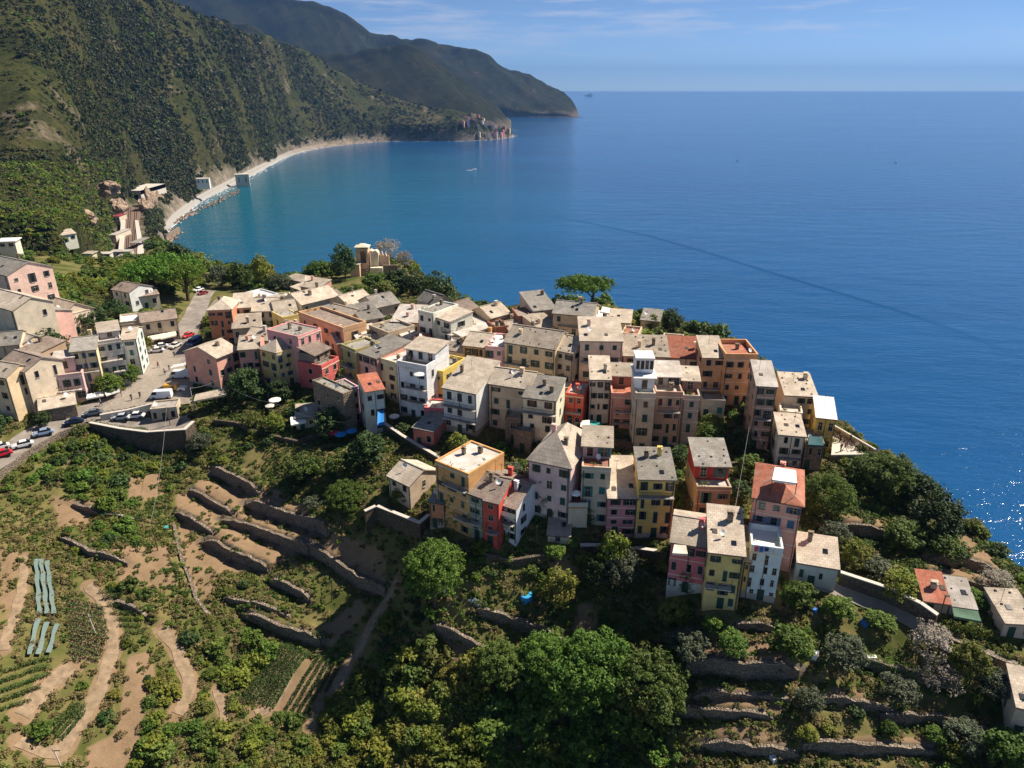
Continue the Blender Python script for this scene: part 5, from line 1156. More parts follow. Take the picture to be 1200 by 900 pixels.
# --- scattered growth: one uncounted mass per kind of plant cover
def scatter(name, sources, pts, scl, m):
    """points carrying a size and a turn, each wearing one of the source clumps"""
    col = bpy.data.collections.new(name+'_clumps')
    for i, me in enumerate(sources):
        so = bpy.data.objects.new('%s_clump' % name, me); col.objects.link(so)
    me = bpy.data.meshes.new(name); me.vertices.add(len(pts)); me.vertices.foreach_set('co', np.asarray(pts, np.float32).ravel())
    a = me.attributes.new('scl', 'FLOAT', 'POINT'); a.data.foreach_set('value', np.asarray(scl, np.float32))
    o = link(name, me); o['kind'] = 'stuff'
    ng = bpy.data.node_groups.new(name, 'GeometryNodeTree'); ng.interface.new_socket('Geometry', in_out='INPUT', socket_type='NodeSocketGeometry'); ng.interface.new_socket('Geometry', in_out='OUTPUT', socket_type='NodeSocketGeometry')
    N, L = ng.nodes.new, ng.links.new; gi, go = N('NodeGroupInput'), N('NodeGroupOutput'); ip = N('GeometryNodeInstanceOnPoints'); ci = N('GeometryNodeCollectionInfo')
    ci.inputs['Collection'].default_value = col; ci.inputs['Separate Children'].default_value = True; ci.inputs['Reset Children'].default_value = True
    at = N('GeometryNodeInputNamedAttribute'); at.data_type = 'FLOAT'; at.inputs['Name'].default_value = 'scl'
    rv = N('FunctionNodeRandomValue'); rv.data_type = 'FLOAT_VECTOR'; rv.inputs['Min'].default_value = (-.15, -.15, 0); rv.inputs['Max'].default_value = (.15, .15, 6.28)
    ri = N('FunctionNodeRandomValue'); ri.data_type = 'INT'; ri.inputs[4].default_value = 0; ri.inputs[5].default_value = len(sources)-1; ri.inputs['Seed'].default_value = 3
    L(gi.outputs[0], ip.inputs['Points']); L(ci.outputs[0], ip.inputs['Instance']); ip.inputs['Pick Instance'].default_value = True
    L(ri.outputs[2], ip.inputs['Instance Index']); L(rv.outputs[0], ip.inputs['Rotation']); L(at.outputs[0], ip.inputs['Scale']); L(ip.outputs[0], go.inputs[0])
    md = o.modifiers.new('scatter', 'NODES'); md.node_group = ng; return o
def clump(name, seed, mat, shape, n_cl, n_leaf, size, **kw):
    me = crown_mesh(name, seed, shape, n_cl, n_leaf, size, **kw); me.materials.append(mat); return me
FOOT = []                                            # house footprints
for r in HOUSES:
    lab, W, Hh, rz, gz, A, B, D = r; d = (B-A)[:2]/W; n = np.array([-d[1], d[0]]); FOOT.append((A[:2], d, n, W, D))
def clear_of_houses(x, y, m=.5):
    ok = np.ones(len(x), bool)
    for A, d, n, W, D in FOOT:
        u = (x-A[0])*d[0]+(y-A[1])*d[1]; v = (x-A[0])*n[0]+(y-A[1])*n[1]; ok &= ~((u > -m) & (u < W+m) & (v > -m-.4) & (v < D+m))
    return ok
def candidates(n, x0, x1, y0, y1, seed):
    rng = np.random.default_rng(seed); x = rng.uniform(x0, x1, n); y = rng.uniform(y0, y1, n)
    z = H(x, y); w = y*CP-(z-CAMZ)*SP; px = 600+F*x/w; py = 450-F*(y*SP+(z-CAMZ)*CP)/w
    k = (px > -60) & (px < 1420) & (py < 960) & (z > 3); return x[k], y[k], z[k], px[k], py[k], rng
def on_ways(x, y, m=0):
    d, _, par, L = pl_dist(STXY, x, y); k = d < 4.2+m
    k |= inside(SQUARE, x, y) | inside(LOWPARK, x, y); d2, _, _, _ = pl_dist(RROAD, x, y); k |= d2 < 1.6+m
    for p, w in PATHXY: dd, _, _, _ = pl_dist(p, x, y); k |= dd < w*1.0+m
    return k
def soil_at(x, y):
    i = np.clip(np.searchsorted(GX, x), 0, len(GX)-1); j = np.clip(np.searchsorted(GY, y), 0, len(GY)-1); return SM[j, i]
PLOTS = {}                                            # planted plots, filled in below
VINES = [ # polygon, first row line, last row line -> rows of vines
 ([(78,702),(122,712),(128,752),(118,776),(84,776)], 0, 11, 'long vine plot'),
 ([(116,692),(140,690),(170,742),(165,755),(142,738)], 0, 8, 'vine plot by the earth path'),
 ([(280,822),(328,756),(364,766),(322,832)], 1, 8, 'green gully vine plot'),
 ([(330,836),(372,768),(400,784),(362,838)], 1, 5, 'vine plot by the stone path'),
 ([(0,786),(58,768),(56,800),(30,830),(0,838)], 0, 5, 'leftmost vine plot'),
 ([(60,850),(84,826),(106,826),(92,850),(68,872)], 0, 4, 'small vine plot under the wall'),
]
VPOLY = [poly_xy(v[0]) for v in VINES]
x, y, z, px, py, rng = candidates(60000, -130, 130, 40, 260, 1)
ok = clear_of_houses(x, y) & ~on_ways(x, y, .4); sl = soil_at(x, y)
for p in VPOLY: ok &= ~inside(p, x, y)
n1 = vnoise(x, y, .09, 1)+.6*vnoise(x, y, .31, 2)
ins = inside(LAND, x, y)
def zone(poly): return inside(np.array(poly, float), px, py)
lush = zone([(360,905),(372,850),(440,770),(475,745),(540,770),(640,770),(700,740),(790,760),(800,905)]); gully = zone([(430,760),(470,690),(510,640),(640,660),(780,700),(790,760),(640,780),(480,760)])
leftscrub = zone([(-60,540),(200,525),(220,640),(100,650),(0,640),(-60,650)]); bottomleft = zone([(110,905),(190,800),(260,740),(360,790),(372,850),(370,905)])
field = zone([(206,556),(480,556),(480,700),(380,760),(220,730)]); rterr = zone([(790,740),(940,760),(1110,870),(1110,905),(790,905)])
dry = zone([(-60,640),(60,640),(40,760),(-60,800)]) | zone([(130,640),(260,640),(300,720),(200,740)])
hillL = zone([(-60,240),(230,290),(240,345),(200,345),(130,340),(70,360),(-60,330)])
rpro = zone([(930,540),(1130,560),(1200,680),(1200,900),(930,760)])
dens = .30+.32*n1
dens = np.where(lush, 1.2, dens); dens = np.where(gully, .42+.4*n1, dens); dens = np.where(leftscrub, .52+.4*n1, dens); dens = np.where(bottomleft, .85+.3*n1, dens)
dens = np.where(field, .03+.08*n1, dens); dens = np.where(rterr, .12+.2*n1, dens); dens = np.where(rpro, .36+.35*n1, dens); dens = np.where(dry, .16+.2*n1, dens); dens = np.where(hillL, .75+.35*n1, dens)
dens = np.where(~ins, .5+.3*n1, dens); dens = dens*np.clip(1-1.15*sl, 0, 1)
netz = zone([(36,650),(70,650),(78,725),(72,775),(30,775)]); grassy = zone([(190,685),(262,690),(330,690),(384,735),(372,760),(330,752),(262,742),(200,740)]); ok &= ~netz
pick = ok & (rng.random(len(x)) < np.clip(dens*.62*np.where(lush | bottomleft | hillL | ~ins, 1, np.clip(.35+1.1*n1, 0, 1.3)), 0, 1))
kindr = rng.random(len(x)); n2 = vnoise(x, y, .05, 7)
sizes = rng.gamma(3.0, .24, len(x)).clip(.25, 1.7); sizes = np.where(lush, sizes*1.25+.2, sizes); sizes = np.where(field | rterr | dry, sizes*.6, sizes); sizes = np.where(y > 135, sizes*1.5, sizes); sizes = np.where(grassy, sizes*.5, sizes)
S_SETS = {'scrub': [clump('scrub', 300+i, L_SCRUB, (1, 1, .75), 34, 22, .26, rad=(.25, .42)) for i in range(5)], 'green_shrubs': [clump('green_shrubs', 330+i, L_LUSH, (1, 1, .8), 34, 22, .26, rad=(.25, .42)) for i in range(4)],
          'yellow_shrubs': [clump('yellow_shrubs', 360+i, L_YEL, (1, 1, .75), 34, 22, .26, rad=(.25, .42)) for i in range(4)], 'dark_shrubs': [clump('dark_shrubs', 390+i, L_DARK, (1, 1, .8), 34, 22, .25, rad=(.25, .42)) for i in range(3)]}
cls = np.where(kindr < .34+.15*n2, 0, np.where(kindr < .62, 1, np.where(kindr < .82-.1*n2, 2, 3)))
cls = np.where(lush & (px < 560) & (kindr > .3), 2, cls); cls = np.where(lush & (px >= 560) & (kindr < .7), 1, cls); cls = np.where(bottomleft & (kindr > .45), 2, cls)
cls = np.where(hillL & (kindr > .5), 2, cls)
for i, k in enumerate(S_SETS):
    s = pick & (cls == i); print('SCATTER', k, s.sum()); scatter(k, S_SETS[k], np.stack([x, y, z-.1*sizes], 1)[s], sizes[s], None)
# the slopes left of the village, farther off
x, y, z, px, py, rng = candidates(26000, -300, -90, 105, 420, 12)
ok = clear_of_houses(x, y, .8) & ~on_ways(x, y, .6) & ((x < -130) | (y > 260)) & (py > 200) & ~((px > 128) & (px < 178) & (py < 306)); n1 = vnoise(x, y, .05, 3)+.5*vnoise(x, y, .17, 2)
s0 = ok & (rng.random(len(x)) < np.clip(.30+.4*n1, .04, .8)); sizes = rng.gamma(2.6, .5, len(x)).clip(.5, 3.2); kr = rng.random(len(x))
for nm, key, lo, hi in (('hillside_scrub_vegetation', 'scrub', 0, .4), ('hillside_green_vegetation', 'green_shrubs', .4, .62), ('hillside_yellow_vegetation', 'yellow_shrubs', .62, .86), ('hillside_dark_vegetation', 'dark_shrubs', .86, 1.01)):
    s = s0 & (kr >= lo) & (kr < hi); print('SCATTER', nm, s.sum()); scatter(nm, S_SETS[key], np.stack([x, y, z-.1*sizes], 1)[s], sizes[s], None)
# low grass and weeds
x, y, z, px, py, rng = candidates(150000, -125, 125, 42, 190, 2)
ok = clear_of_houses(x, y, .2) & ~on_ways(x, y, -.3); sl = soil_at(x, y)
for p in VPOLY: ok &= ~inside(p, x, y)
n1 = vnoise(x, y, .12, 4)+.5*vnoise(x, y, .5, 6); pick = ok & (rng.random(len(x)) < np.clip(.55+.4*n1, .05, 1)*np.clip(1.05-.93*sl, 0, 1))
sz = rng.uniform(.28, .75, len(x)); dryk = rng.random(len(x)) < np.clip(.42+.5*vnoise(x, y, .07, 9), .1, .85)
GR = [clump('grass', 420+i, L_SCRUB, (1, 1, .45), 12, 10, .42, rad=(.3, .5)) for i in range(3)]; DG = [clump('dry_grass', 430+i, L_DRY, (1, 1, .45), 12, 9, .36, rad=(.3, .5)) for i in range(3)]
for nm, src, s in (('grass', GR, pick & ~dryk), ('dry_grass', DG, pick & dryk)):
    print('SCATTER', nm, s.sum()); scatter(nm, src, np.stack([x, y, z], 1)[s], sz[s], None)
# maquis on the big slope behind
def hill_scatter():
    A = HILL_NEAR.reshape(-1, 3); nv, nu = HILL_NEAR.shape[:2]; rng = np.random.default_rng(8); n = 330000
    i = rng.integers(0, nv-1, n); j = rng.integers(0, nu-1, n); u, v = rng.random((n, 1)), rng.random((n, 1))
    p = HILL_NEAR[i, j]*(1-u)*(1-v)+HILL_NEAR[i, j+1]*u*(1-v)+HILL_NEAR[i+1, j]*(1-u)*v+HILL_NEAR[i+1, j+1]*u*v
    a = np.linalg.norm(np.cross(HILL_NEAR[i, j+1]-HILL_NEAR[i, j], HILL_NEAR[i+1, j]-HILL_NEAR[i, j]), axis=1)
    w = p[:, 1]*CP-(p[:, 2]-CAMZ)*SP; px = 600+F*p[:, 0]/w; py = 450-F*(p[:, 1]*SP+(p[:, 2]-CAMZ)*CP)/w
    area_px = a*(F/np.maximum(w, 1))**2*.4                                   # picture area of the cell
    nz = vnoise(p[:, 0], p[:, 1], .02, 3)+.6*vnoise(p[:, 0], p[:, 1], .07, 5)
    hgt = p[:, 2]+12*nz; k = (px > -30) & (px < 640) & (py > -20) & (hgt > 16) & (rng.random(n) < np.clip(.42+.75*nz, .04, 1)) & ~((px > 130) & (px < 172) & (py > 232) & (p[:, 2] < 40))
    near = rng.random(n) < np.clip(area_px/4, .0, 1); k &= near; k |= (px > -30) & (px < 132) & (py > 175) & (py < 310) & (hgt > 16) & (rng.random(n) < .5+.3*nz)
    s = rng.gamma(2.2, .58, n).clip(.6, 4.2)*np.clip(w/700, .55, 1.7)
    green = (py > 190) & (px < 140)
    c = rng.random(n); cl = np.where(c < .62, 0, np.where(c < .95, 3, 1)); cl = np.where(green & (c > .35), np.where(c > .7, 2, 1), cl)
    MQ1 = leaf_mat('maquis_leaf', (.036, .048, .014, 1), (.082, .086, .029, 1), (.125, .10, .05, 1), .15); MQ2 = leaf_mat('dark_maquis_leaf', (.018, .034, .012, 1), (.045, .064, .022, 1), None, .1)
    low = {'scrub': [clump('maquis', 500+q, MQ1, (1, 1, .7), 10, 9, .62, rad=(.35, .5)) for q in range(3)], 'green': [clump('maquis', 510+q, L_LUSH, (1, 1, .7), 10, 9, .62, rad=(.35, .5)) for q in range(2)],
           'yellow': [clump('maquis', 520+q, L_YEL, (1, 1, .7), 10, 9, .62, rad=(.35, .5)) for q in range(2)], 'dark': [clump('maquis', 530+q, MQ2, (1, 1, .75), 10, 9, .62, rad=(.35, .5)) for q in range(3)]}
    for q, (kk, src) in enumerate(low.items()):
        t = k & (cl == q); print('HILL', kk, t.sum()); scatter({'scrub': 'maquis_vegetation', 'green': 'green_vegetation', 'yellow': 'yellow_vegetation', 'dark': 'dark_vegetation'}[kk], src, (p-np.array([0, 0, .15])*s[:, None])[t], s[t], None)
hill_scatter()
# rows of vines, each row its own plant line
vr = random.Random(2); ORD = 'first second third fourth fifth sixth seventh eighth ninth tenth eleventh twelfth thirteenth fourteenth fifteenth sixteenth'.split()
def vine_rows(poly, along, nrows, lab):
    """rows run along one pair of the plot's sides"""
    c = poly.mean(0); e = [poly[(i+1) % len(poly)]-poly[i] for i in range(len(poly))]
    if along == 1: d = e[0] if len(poly) == 4 else e[1]
    else: d = e[0]
    d = d/np.hypot(*d); n = np.array([-d[1], d[0]]); ts = (poly-c)@n; t0, t1 = ts.min(), ts.max()
    for k in range(nrows):
        t = t0+(k+.5)/nrows*(t1-t0); s = np.arange(-40, 40, .24); q = c+n*t+d*s[:, None]; m = inside(poly, q[:, 0], q[:, 1]); q = q[m]; brk = np.nonzero(np.linalg.norm(np.diff(q, axis=0), axis=1) > .6)[0]; segs = np.split(q, brk+1); q = max(segs, key=len)
        if len(q) < 4: continue
        rng = np.random.default_rng(900+k); V = []
        o0 = np.array([q[0][0], q[0][1], float(H(*q[0]))])
        for p in q:
            zz = float(H(*p)); 
            V.append(leaf_quads(np.array([p[0], p[1], zz+.42*rng.uniform(.8, 1.15)])-o0, .29, 24, .19, rng, flat=1.2))
        V = np.concatenate(V); o = link('vine_row', mesh_np('vine_row', V, np.arange(len(V)).reshape(-1, 4)), None, L_VINE, tuple(o0)); tag(o, ORD[k]+' row of vines from the lower side of the '+lab, 'vine row', 'rows of vines, '+lab)
for (pp, al, nr, lab), p in zip(VINES, VPOLY): vine_rows(p, al, nr, lab)
# ================================================================ BUILT DETAILS
def zwall(pts, down, m, name, label, thick=.5, cap=None, into=1):
    """retaining wall: (photo pixel, height) along its top edge, going `down` metres; body runs behind the edge"""
    P = [Pz(*p) for p in pts]; mb = MB()
    for a, b in zip(P[:-1], P[1:]):
        d = (b-a)[:2]/np.hypot(*(b-a)[:2]); n = np.array([-d[1], d[0]])*thick*into
        lo = [(a[0], a[1], a[2]-down), (b[0], b[1], b[2]-down), (b[0]+n[0], b[1]+n[1], b[2]-down), (a[0]+n[0], a[1]+n[1], a[2]-down)]
        mb.hexa(lo, [(q[0], q[1], q[2]+down) for q in lo])
    me = mb.mesh(name); bm = bmesh.new(); bm.from_mesh(me); bmesh.ops.recalc_face_normals(bm, faces=bm.faces); bm.to_mesh(me); bm.free()
    root = tag(empty(name, P[0], 0, label, 'stone wall'), kind='thing') if cap else None
    if cap:
        o = link('masonry', me, root, m); o.location = tuple(-P[0]); cb = MB()
        for a, b in zip(P[:-1], P[1:]):
            d = (b-a)[:2]/np.hypot(*(b-a)[:2]); n = np.array([-d[1], d[0]])*into; q = [a[:2]-n*.06, b[:2]-n*.06, b[:2]+n*(thick+.05), a[:2]+n*(thick+.05)]; z = [a[2], b[2], b[2], a[2]]
            cb.hexa([(*q[i], z[i]+.003) for i in range(4)], [(*q[i], z[i]+.14) for i in range(4)])
        c = cb.build('coping', cap, root); c.location = tuple(-P[0]); return root
    return tag(link(name, me, None, m), label, 'stone wall', None, 'thing')
M_CONC = simple('pale_concrete', rgb('c9bfb2'), .85, .15); M_DSTONE = stone_mat('shaded_wall_stone', rgb('7d7060'), rgb('5d5144'), (.03, .026, .02, 1), .35, .7)  # second stone is a darker copy, the walls' shade put into its colour
def tz(px, py, dz=0.0): return (px, py, float(G(px, py)[2])+dz)
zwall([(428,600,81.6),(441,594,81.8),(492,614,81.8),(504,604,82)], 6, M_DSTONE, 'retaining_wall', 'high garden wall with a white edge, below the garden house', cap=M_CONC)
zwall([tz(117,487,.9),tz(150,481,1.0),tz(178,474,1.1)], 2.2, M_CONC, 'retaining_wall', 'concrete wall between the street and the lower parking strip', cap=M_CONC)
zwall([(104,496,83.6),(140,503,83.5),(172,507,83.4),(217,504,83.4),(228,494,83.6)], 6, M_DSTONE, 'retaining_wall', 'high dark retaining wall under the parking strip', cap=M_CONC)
zwall([tz(-14,566,.7),tz(30,530,.8),tz(70,507,.8),tz(100,495,.9)], 2.5, M_STONE, 'retaining_wall', 'stone parapet along the lower side of the street', thick=.4)
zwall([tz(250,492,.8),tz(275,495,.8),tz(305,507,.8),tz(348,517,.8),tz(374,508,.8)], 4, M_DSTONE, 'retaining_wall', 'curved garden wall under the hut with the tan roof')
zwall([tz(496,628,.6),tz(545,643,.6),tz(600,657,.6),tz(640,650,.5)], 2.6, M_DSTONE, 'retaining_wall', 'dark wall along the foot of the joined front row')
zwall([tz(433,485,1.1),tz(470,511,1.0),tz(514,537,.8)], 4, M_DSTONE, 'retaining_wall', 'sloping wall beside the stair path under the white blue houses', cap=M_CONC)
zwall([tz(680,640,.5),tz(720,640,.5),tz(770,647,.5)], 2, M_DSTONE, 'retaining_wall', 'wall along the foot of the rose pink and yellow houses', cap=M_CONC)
zwall([tz(985,672,1.6),tz(1040,690,1.6),tz(1078,708,1.5),tz(1098,722,1.4)], 2.4, M_DSTONE, 'retaining_wall', 'long wall along the upper side of the lane', cap=M_CONC)
zwall([(1058,554,83.4),(1080,557,83.2),(1084,577,82.6)], 4.5, M_STONE, 'retaining_wall', 'dark square wall on the cliff edge beyond the dense tree')
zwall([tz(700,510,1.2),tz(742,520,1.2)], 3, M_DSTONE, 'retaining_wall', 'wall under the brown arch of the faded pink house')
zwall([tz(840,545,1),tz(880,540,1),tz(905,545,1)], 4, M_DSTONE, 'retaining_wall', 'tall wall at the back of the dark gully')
zwall([tz(1112,748,.9),tz(1150,764,.9),tz(1205,786,.9)], 1.4, M_STONE, 'retaining_wall', 'low parapet wall on the outer side of the lane')

# --- ruined tower on the point above the bay
def ruin():
    g = Pz(428, 324, 84.6); root = empty('ruined_tower', g, 0, 'roofless stone ruin with a pinkish square tower on the point above the bay', 'ruin'); root.scale = (.85, .85, .72); m = plaster('cfae93', .8); m2 = plaster('d9c3ab', .8); u = .33
    t = MB(); t.box(-2.9, -1.9, 0, 4.2, -3, 13); t.box(-1.9, 1.7, 3.3, 4.2, -3, 12.7); t.box(.9, 1.7, 0, 3.3, -3, 12.4); t.box(-1.9, .9, 0, .8, -3, 6.2); t.box(-1.9, .9, 0, .8, 11.4, 12.6); t.box(-1.9, -1.3, 0, .8, 6.2, 11.4); t.build('tower', m, root)
    c = MB(); n = len(c.V); c.box(-3.3, 2.1, -.4, 4.6, 13.01, 13.4); k = len(c.V); c.V += [(-3, -.1, 13.4), (1.8, -.1, 13.4), (1.8, 4.3, 13.4), (-3, 4.3, 13.4), (-1.4, 1.4, 14.4), (.2, 1.4, 14.4), (.2, 2.8, 14.4), (-1.4, 2.8, 14.4)]; c.F += [[k, k+1, k+5, k+4], [k+1, k+2, k+6, k+5], [k+2, k+3, k+7, k+6], [k+3, k, k+4, k+7], [k+4, k+5, k+6, k+7]]; c.build('cap', m2, root)
    MB().box(-4.8, -1.2, -3.4, -.02, -3, 6.2).build('annex', m, root); MB().box(-5, -1, -3.6, .0, 6.203, 6.5).build('annex_roof', M_SLATE, root)
    b = MB().prism([(2.4, -3), (5.4, -3), (5.4, 10.6), (4.6, 11.6), (3.4, 11.2), (2.4, 11.8)], 1, 4); b.build('broken_block', m2, root)
    w = MB().prism([(5.42, -3), (9.2, -3), (9.2, 9.4), (8.4, 8.6), (8, 10.2), (7.1, 9.0), (6.6, 11), (6.0, 8.6), (5.42, 10.2)], 2.2, 3.1); w.build('broken_wall', m, root)
    MB().box(7.2, 12.8, -.4, .4, -3, 5.3).build('parapet', M_STONE2, root); MB().box(2.4, 7.2, -1.6, 1.0, -3, 4.4).build('lower_floor', m2, root); MB().box(-1.19, 2.39, -1.5, -.02, -3, 3.2).build('lower_wall', M_STONE2, root)
ruin()
# --- terrace over the sea
def sea_terrace():
    z = 86.3; A, B, C = Pz(977, 503, z), Pz(1026, 532, z), Pz(974, 533, z); root = empty('viewing_terrace', C, 0, 'pale triangular terrace over the sea with clipped hedges', 'terrace')
    f = MB(); n = [A-C, B-C, C-C]; f.V = [tuple(p-np.array([0, 0, .25])) for p in (n[2], n[1], n[0])]+[tuple(p) for p in (n[2], n[1], n[0])]; f.F = [[2, 1, 0], [3, 4, 5], [0, 1, 4, 3], [1, 2, 5, 4], [2, 0, 3, 5]]; f.build('floor', M_CONC, root)
    w = MB(); 
    for p, q, k in ((C, B, .5), (B, A, .5)):
        d = (q-p)[:2]/np.hypot(*(q-p)[:2]); nn = np.array([-d[1], d[0]])*k; p0, q0 = (p-C)[:2], (q-C)[:2]; lo = [(*p0, -8), (*q0, -8), (*(q0+nn), -8), (*(p0+nn), -8)]; w.hexa(lo, [(a, b, -.253) for a, b, _ in lo])
    w.build('masonry', M_STONE2, root); pr = MB(); d = (B-A)[:2]
    p0, q0 = (A-C)[:2], (B-C)[:2]; nn = np.array([-(q0-p0)[1], (q0-p0)[0]]); nn = nn/np.hypot(*nn)*-.3; lo = [(*p0, .003), (*q0, .003), (*(q0+nn), .003), (*(p0+nn), .003)]; pr.hexa(lo, [(a, b, .9) for a, b, _ in lo]); pr.build('parapet', M_CONC, root)
    rng = np.random.default_rng(3)
    for off, lab in ((.9, 'outer brown hedge along the terrace parapet'), (2.0, 'inner brown hedge on the sea terrace')):
        V = [leaf_quads(np.array([*(p0+(q0-p0)*t+nn/np.linalg.norm(nn)*off), .45]), .42, 30, .2, rng) for t in np.linspace(.06, .94 if off < 1 else .7, 24)]; V = np.concatenate(V); o = link('hedge', mesh_np('hedge', V, np.arange(len(V)).reshape(-1, 4)), None, leaf_mat('brown_hedge_leaf', (.10, .06, .03, 1), (.16, .11, .04, 1)), tuple(C)); tag(o, lab, 'hedge')
    return z
TZ = sea_terrace()
# --- awnings, parasols, canopies
def fabric(h, name): return simple(name, rgb(h), .8, .08)
F_RED, F_WHITE, F_CREAM, F_TEAL, F_BLUE, F_GREEN = fabric('d62f48', 'red_canvas'), fabric('f0ece4', 'white_canvas'), fabric('e2d5bf', 'cream_canvas'), fabric('2fa59a', 'teal_tarp'), fabric('2b7fc4', 'blue_canvas'), fabric('4f6d55', 'green_canvas')
def awning(pts, z, m, label, legs=2.0, name='awning', drop=.3, front=None, group=None, cat='awning'):
    """canvas on posts: 4 photo pixels (front left, front right, back right, back left) at height z, the back a little higher"""
    P = [Pz(px, py, z+(.35 if i > 1 else 0)) for i, (px, py) in enumerate(pts)]; o0 = P[0].copy(); root = empty(name, (o0[0], o0[1], z-legs), 0, label, cat, group); b = np.array([o0[0], o0[1], z-legs]); P = [p-b for p in P]
    c = MB(); K = 5
    for i in range(K):                                                     # gentle sag between the ribs
        for j in range(K):
            u, v = i/(K-1), j/(K-1); p = P[0]*(1-u)*(1-v)+P[1]*u*(1-v)+P[2]*u*v+P[3]*(1-u)*v; c.V.append((p[0], p[1], p[2]-.16*math.sin(u*math.pi)*math.sin(v*math.pi)))
    c.F = [[i*K+j, (i+1)*K+j, (i+1)*K+j+1, i*K+j+1] for i in range(K-1) for j in range(K-1)]; n = len(c.V)
    c.V += [tuple(P[0]), tuple(P[1]), (P[1][0], P[1][1], P[1][2]-drop), (P[0][0], P[0][1], P[0][2]-drop)]; c.F += [[n, n+3, n+2, n+1]]
    c.build('canvas', m, root)
    if front: MB().hexa([tuple(P[0]+np.array([0, -.04, -drop-.3])), tuple(P[1]+np.array([0, -.04, -drop-.3])), tuple(P[1]+np.array([0, -.02, -drop-.3])), tuple(P[0]+np.array([0, -.02, -drop-.3]))], [tuple(P[0]+np.array([0, -.04, 0])), tuple(P[1]+np.array([0, -.04, 0])), tuple(P[1]+np.array([0, -.02, 0])), tuple(P[0]+np.array([0, -.02, 0]))]).build('valance', front, root)
    if legs > .2:
        for p in P: MB().tube([(p[0], p[1], -.6), (p[0], p[1], p[2])], .05, 5).build('post', M_IRON, root)
    return root
awning([(223,424),(240,424),(239,412),(225,413)], 86.4, F_RED, 'red market awning with a white front beside the square', 2.4, front=F_WHITE)
awning([(101,467),(122,463),(121,458),(102,462)], 85.6, F_WHITE, 'left white awning over the cafe tables on the street', 2.0)
awning([(124,463),(141,457),(139,452),(122,458)], 85.7, F_WHITE, 'right white awning over the cafe tables on the street', 2.0)
awning([(173,399),(191,396),(190,391),(173,394)], 86.3, F_CREAM, 'left cream awning along the restaurant front', 1.9)
awning([(188,397),(207,392.5),(206,388),(188,391)], 86.3, F_CREAM, 'right cream awning along the restaurant front', 1.9)
awning([(158,392),(168,391),(168,387),(159,388)], 87.2, F_CREAM, 'small cream awning between restaurant and end house', 2.4)
awning([(692,370),(706,371),(707,364),(695,363)], 97.6, F_WHITE, 'left white sail awning below the umbrella pine', 2.4)
awning([(704,365),(714,367),(716,361),(706,359)], 98.0, F_WHITE, 'right white sail awning below the umbrella pine', 2.4)
awning([(680,500),(692,499),(691,492),(681,493)], 88.6, F_WHITE, 'white half of the tarpaulin left of the brown arch', 1.8, name='tarpaulin', cat='tarpaulin')
awning([(692.5,500),(705,501),(703,495),(692,492)], 88.6, F_TEAL, 'turquoise half of the tarpaulin left of the brown arch', 1.8, name='tarpaulin', cat='tarpaulin')
awning([(947,521),(965,522),(964,512),(948,511)], 89.6, fabric('1d4f50', 'dark_teal_tarp'), 'dark green tarpaulin on the roof of the plain stone house', 1.6, name='tarpaulin', cat='tarpaulin')
awning([(778,457),(800,457),(798,450),(780,450)], 93.4, F_WHITE, 'white awning over the laundry terrace', 1.9)
awning([(788,648),(806,649),(804,639),(790,638)], 88.0, F_CREAM, 'pale awning on the roof of the crimson pink house', .15)
awning([(341,498),(359,494),(355,485),(340,489)], 84.6, F_WHITE, 'white canopy beside the garden hut', 1.8, name='canopy', cat='canopy')
awning([(442,498),(450,496),(450,471),(443,473)], 87.6, F_BLUE, 'tall blue awning on the small white house', .15)
awning([(585,601),(604,606),(604,603),(586,598)], 86.6, F_CREAM, 'cream awning under the roof of the white end house', .15)
awning([(1118,722),(1150,728),(1146,716),(1116,712)], 82.0, F_GREEN, 'flat green canopy in front of the low cottages', 2.0, name='canopy', cat='canopy')
awning([(905,562),(934,566),(933,551),(908,547)], 95.2, F_WHITE, 'crumpled white sheet over the roof terrace of the salmon house', 1.2, name='sheet', cat='sheet')
awning([(227,470),(266,462),(262,455),(229,462)], 86.0, M_SLATE, 'tan roofed open pergola below the square', 2.0, name='pergola', cat='pergola')
def parasol(px, py, z, r, m, label, group=None, h=2.0):
    g = Pz(px, py, z); root = empty('parasol', (g[0], g[1], z-h), 0, label, 'parasol', group); c = MB(); n = 8; c.V = [(0, 0, h+.35)]+[(math.cos(i*math.pi/4)*r, math.sin(i*math.pi/4)*r, h-.05) for i in range(n)]+[(math.cos(i*math.pi/4)*r, math.sin(i*math.pi/4)*r, h-.22) for i in range(n)]
    c.F = [[0, 1+i, 1+(i+1) % n] for i in range(n)]+[[1+i, 1+n+i, 1+n+(i+1) % n, 1+(i+1) % n] for i in range(n)]; c.build('canopy', m, root); MB().tube([(0, 0, -.3), (0, 0, h+.3)], .03, 5).build('pole', M_IRON, root)
for q in [(491,438,95.8,.95,F_WHITE,'white parasol on the terrace of the tall white blue house'),(639,453,94.6,1.0,F_WHITE,'white parasol on the roof behind the cream house'),(392,506,84.2,1.1,F_RED,'red half open parasol right of the garden hut'),(399,508,84.2,1.1,F_BLUE,'blue parasol right of the red one by the garden hut'),(412,504,84.4,1.0,F_BLUE,'light blue parasol under the lilac house'),(322,468,85.6,1.2,F_WHITE,'white parasol under the yellow corner house'),(316,475,85.3,.9,F_CREAM,'small cream parasol under the yellow corner house'),(675,577,88.2,.8,F_WHITE,'white parasol on the terrace right of the tall pale pink house'),(462,487,85.8,1.0,F_WHITE,'square white parasol in the courtyard of the white blue house')]: parasol(*q)
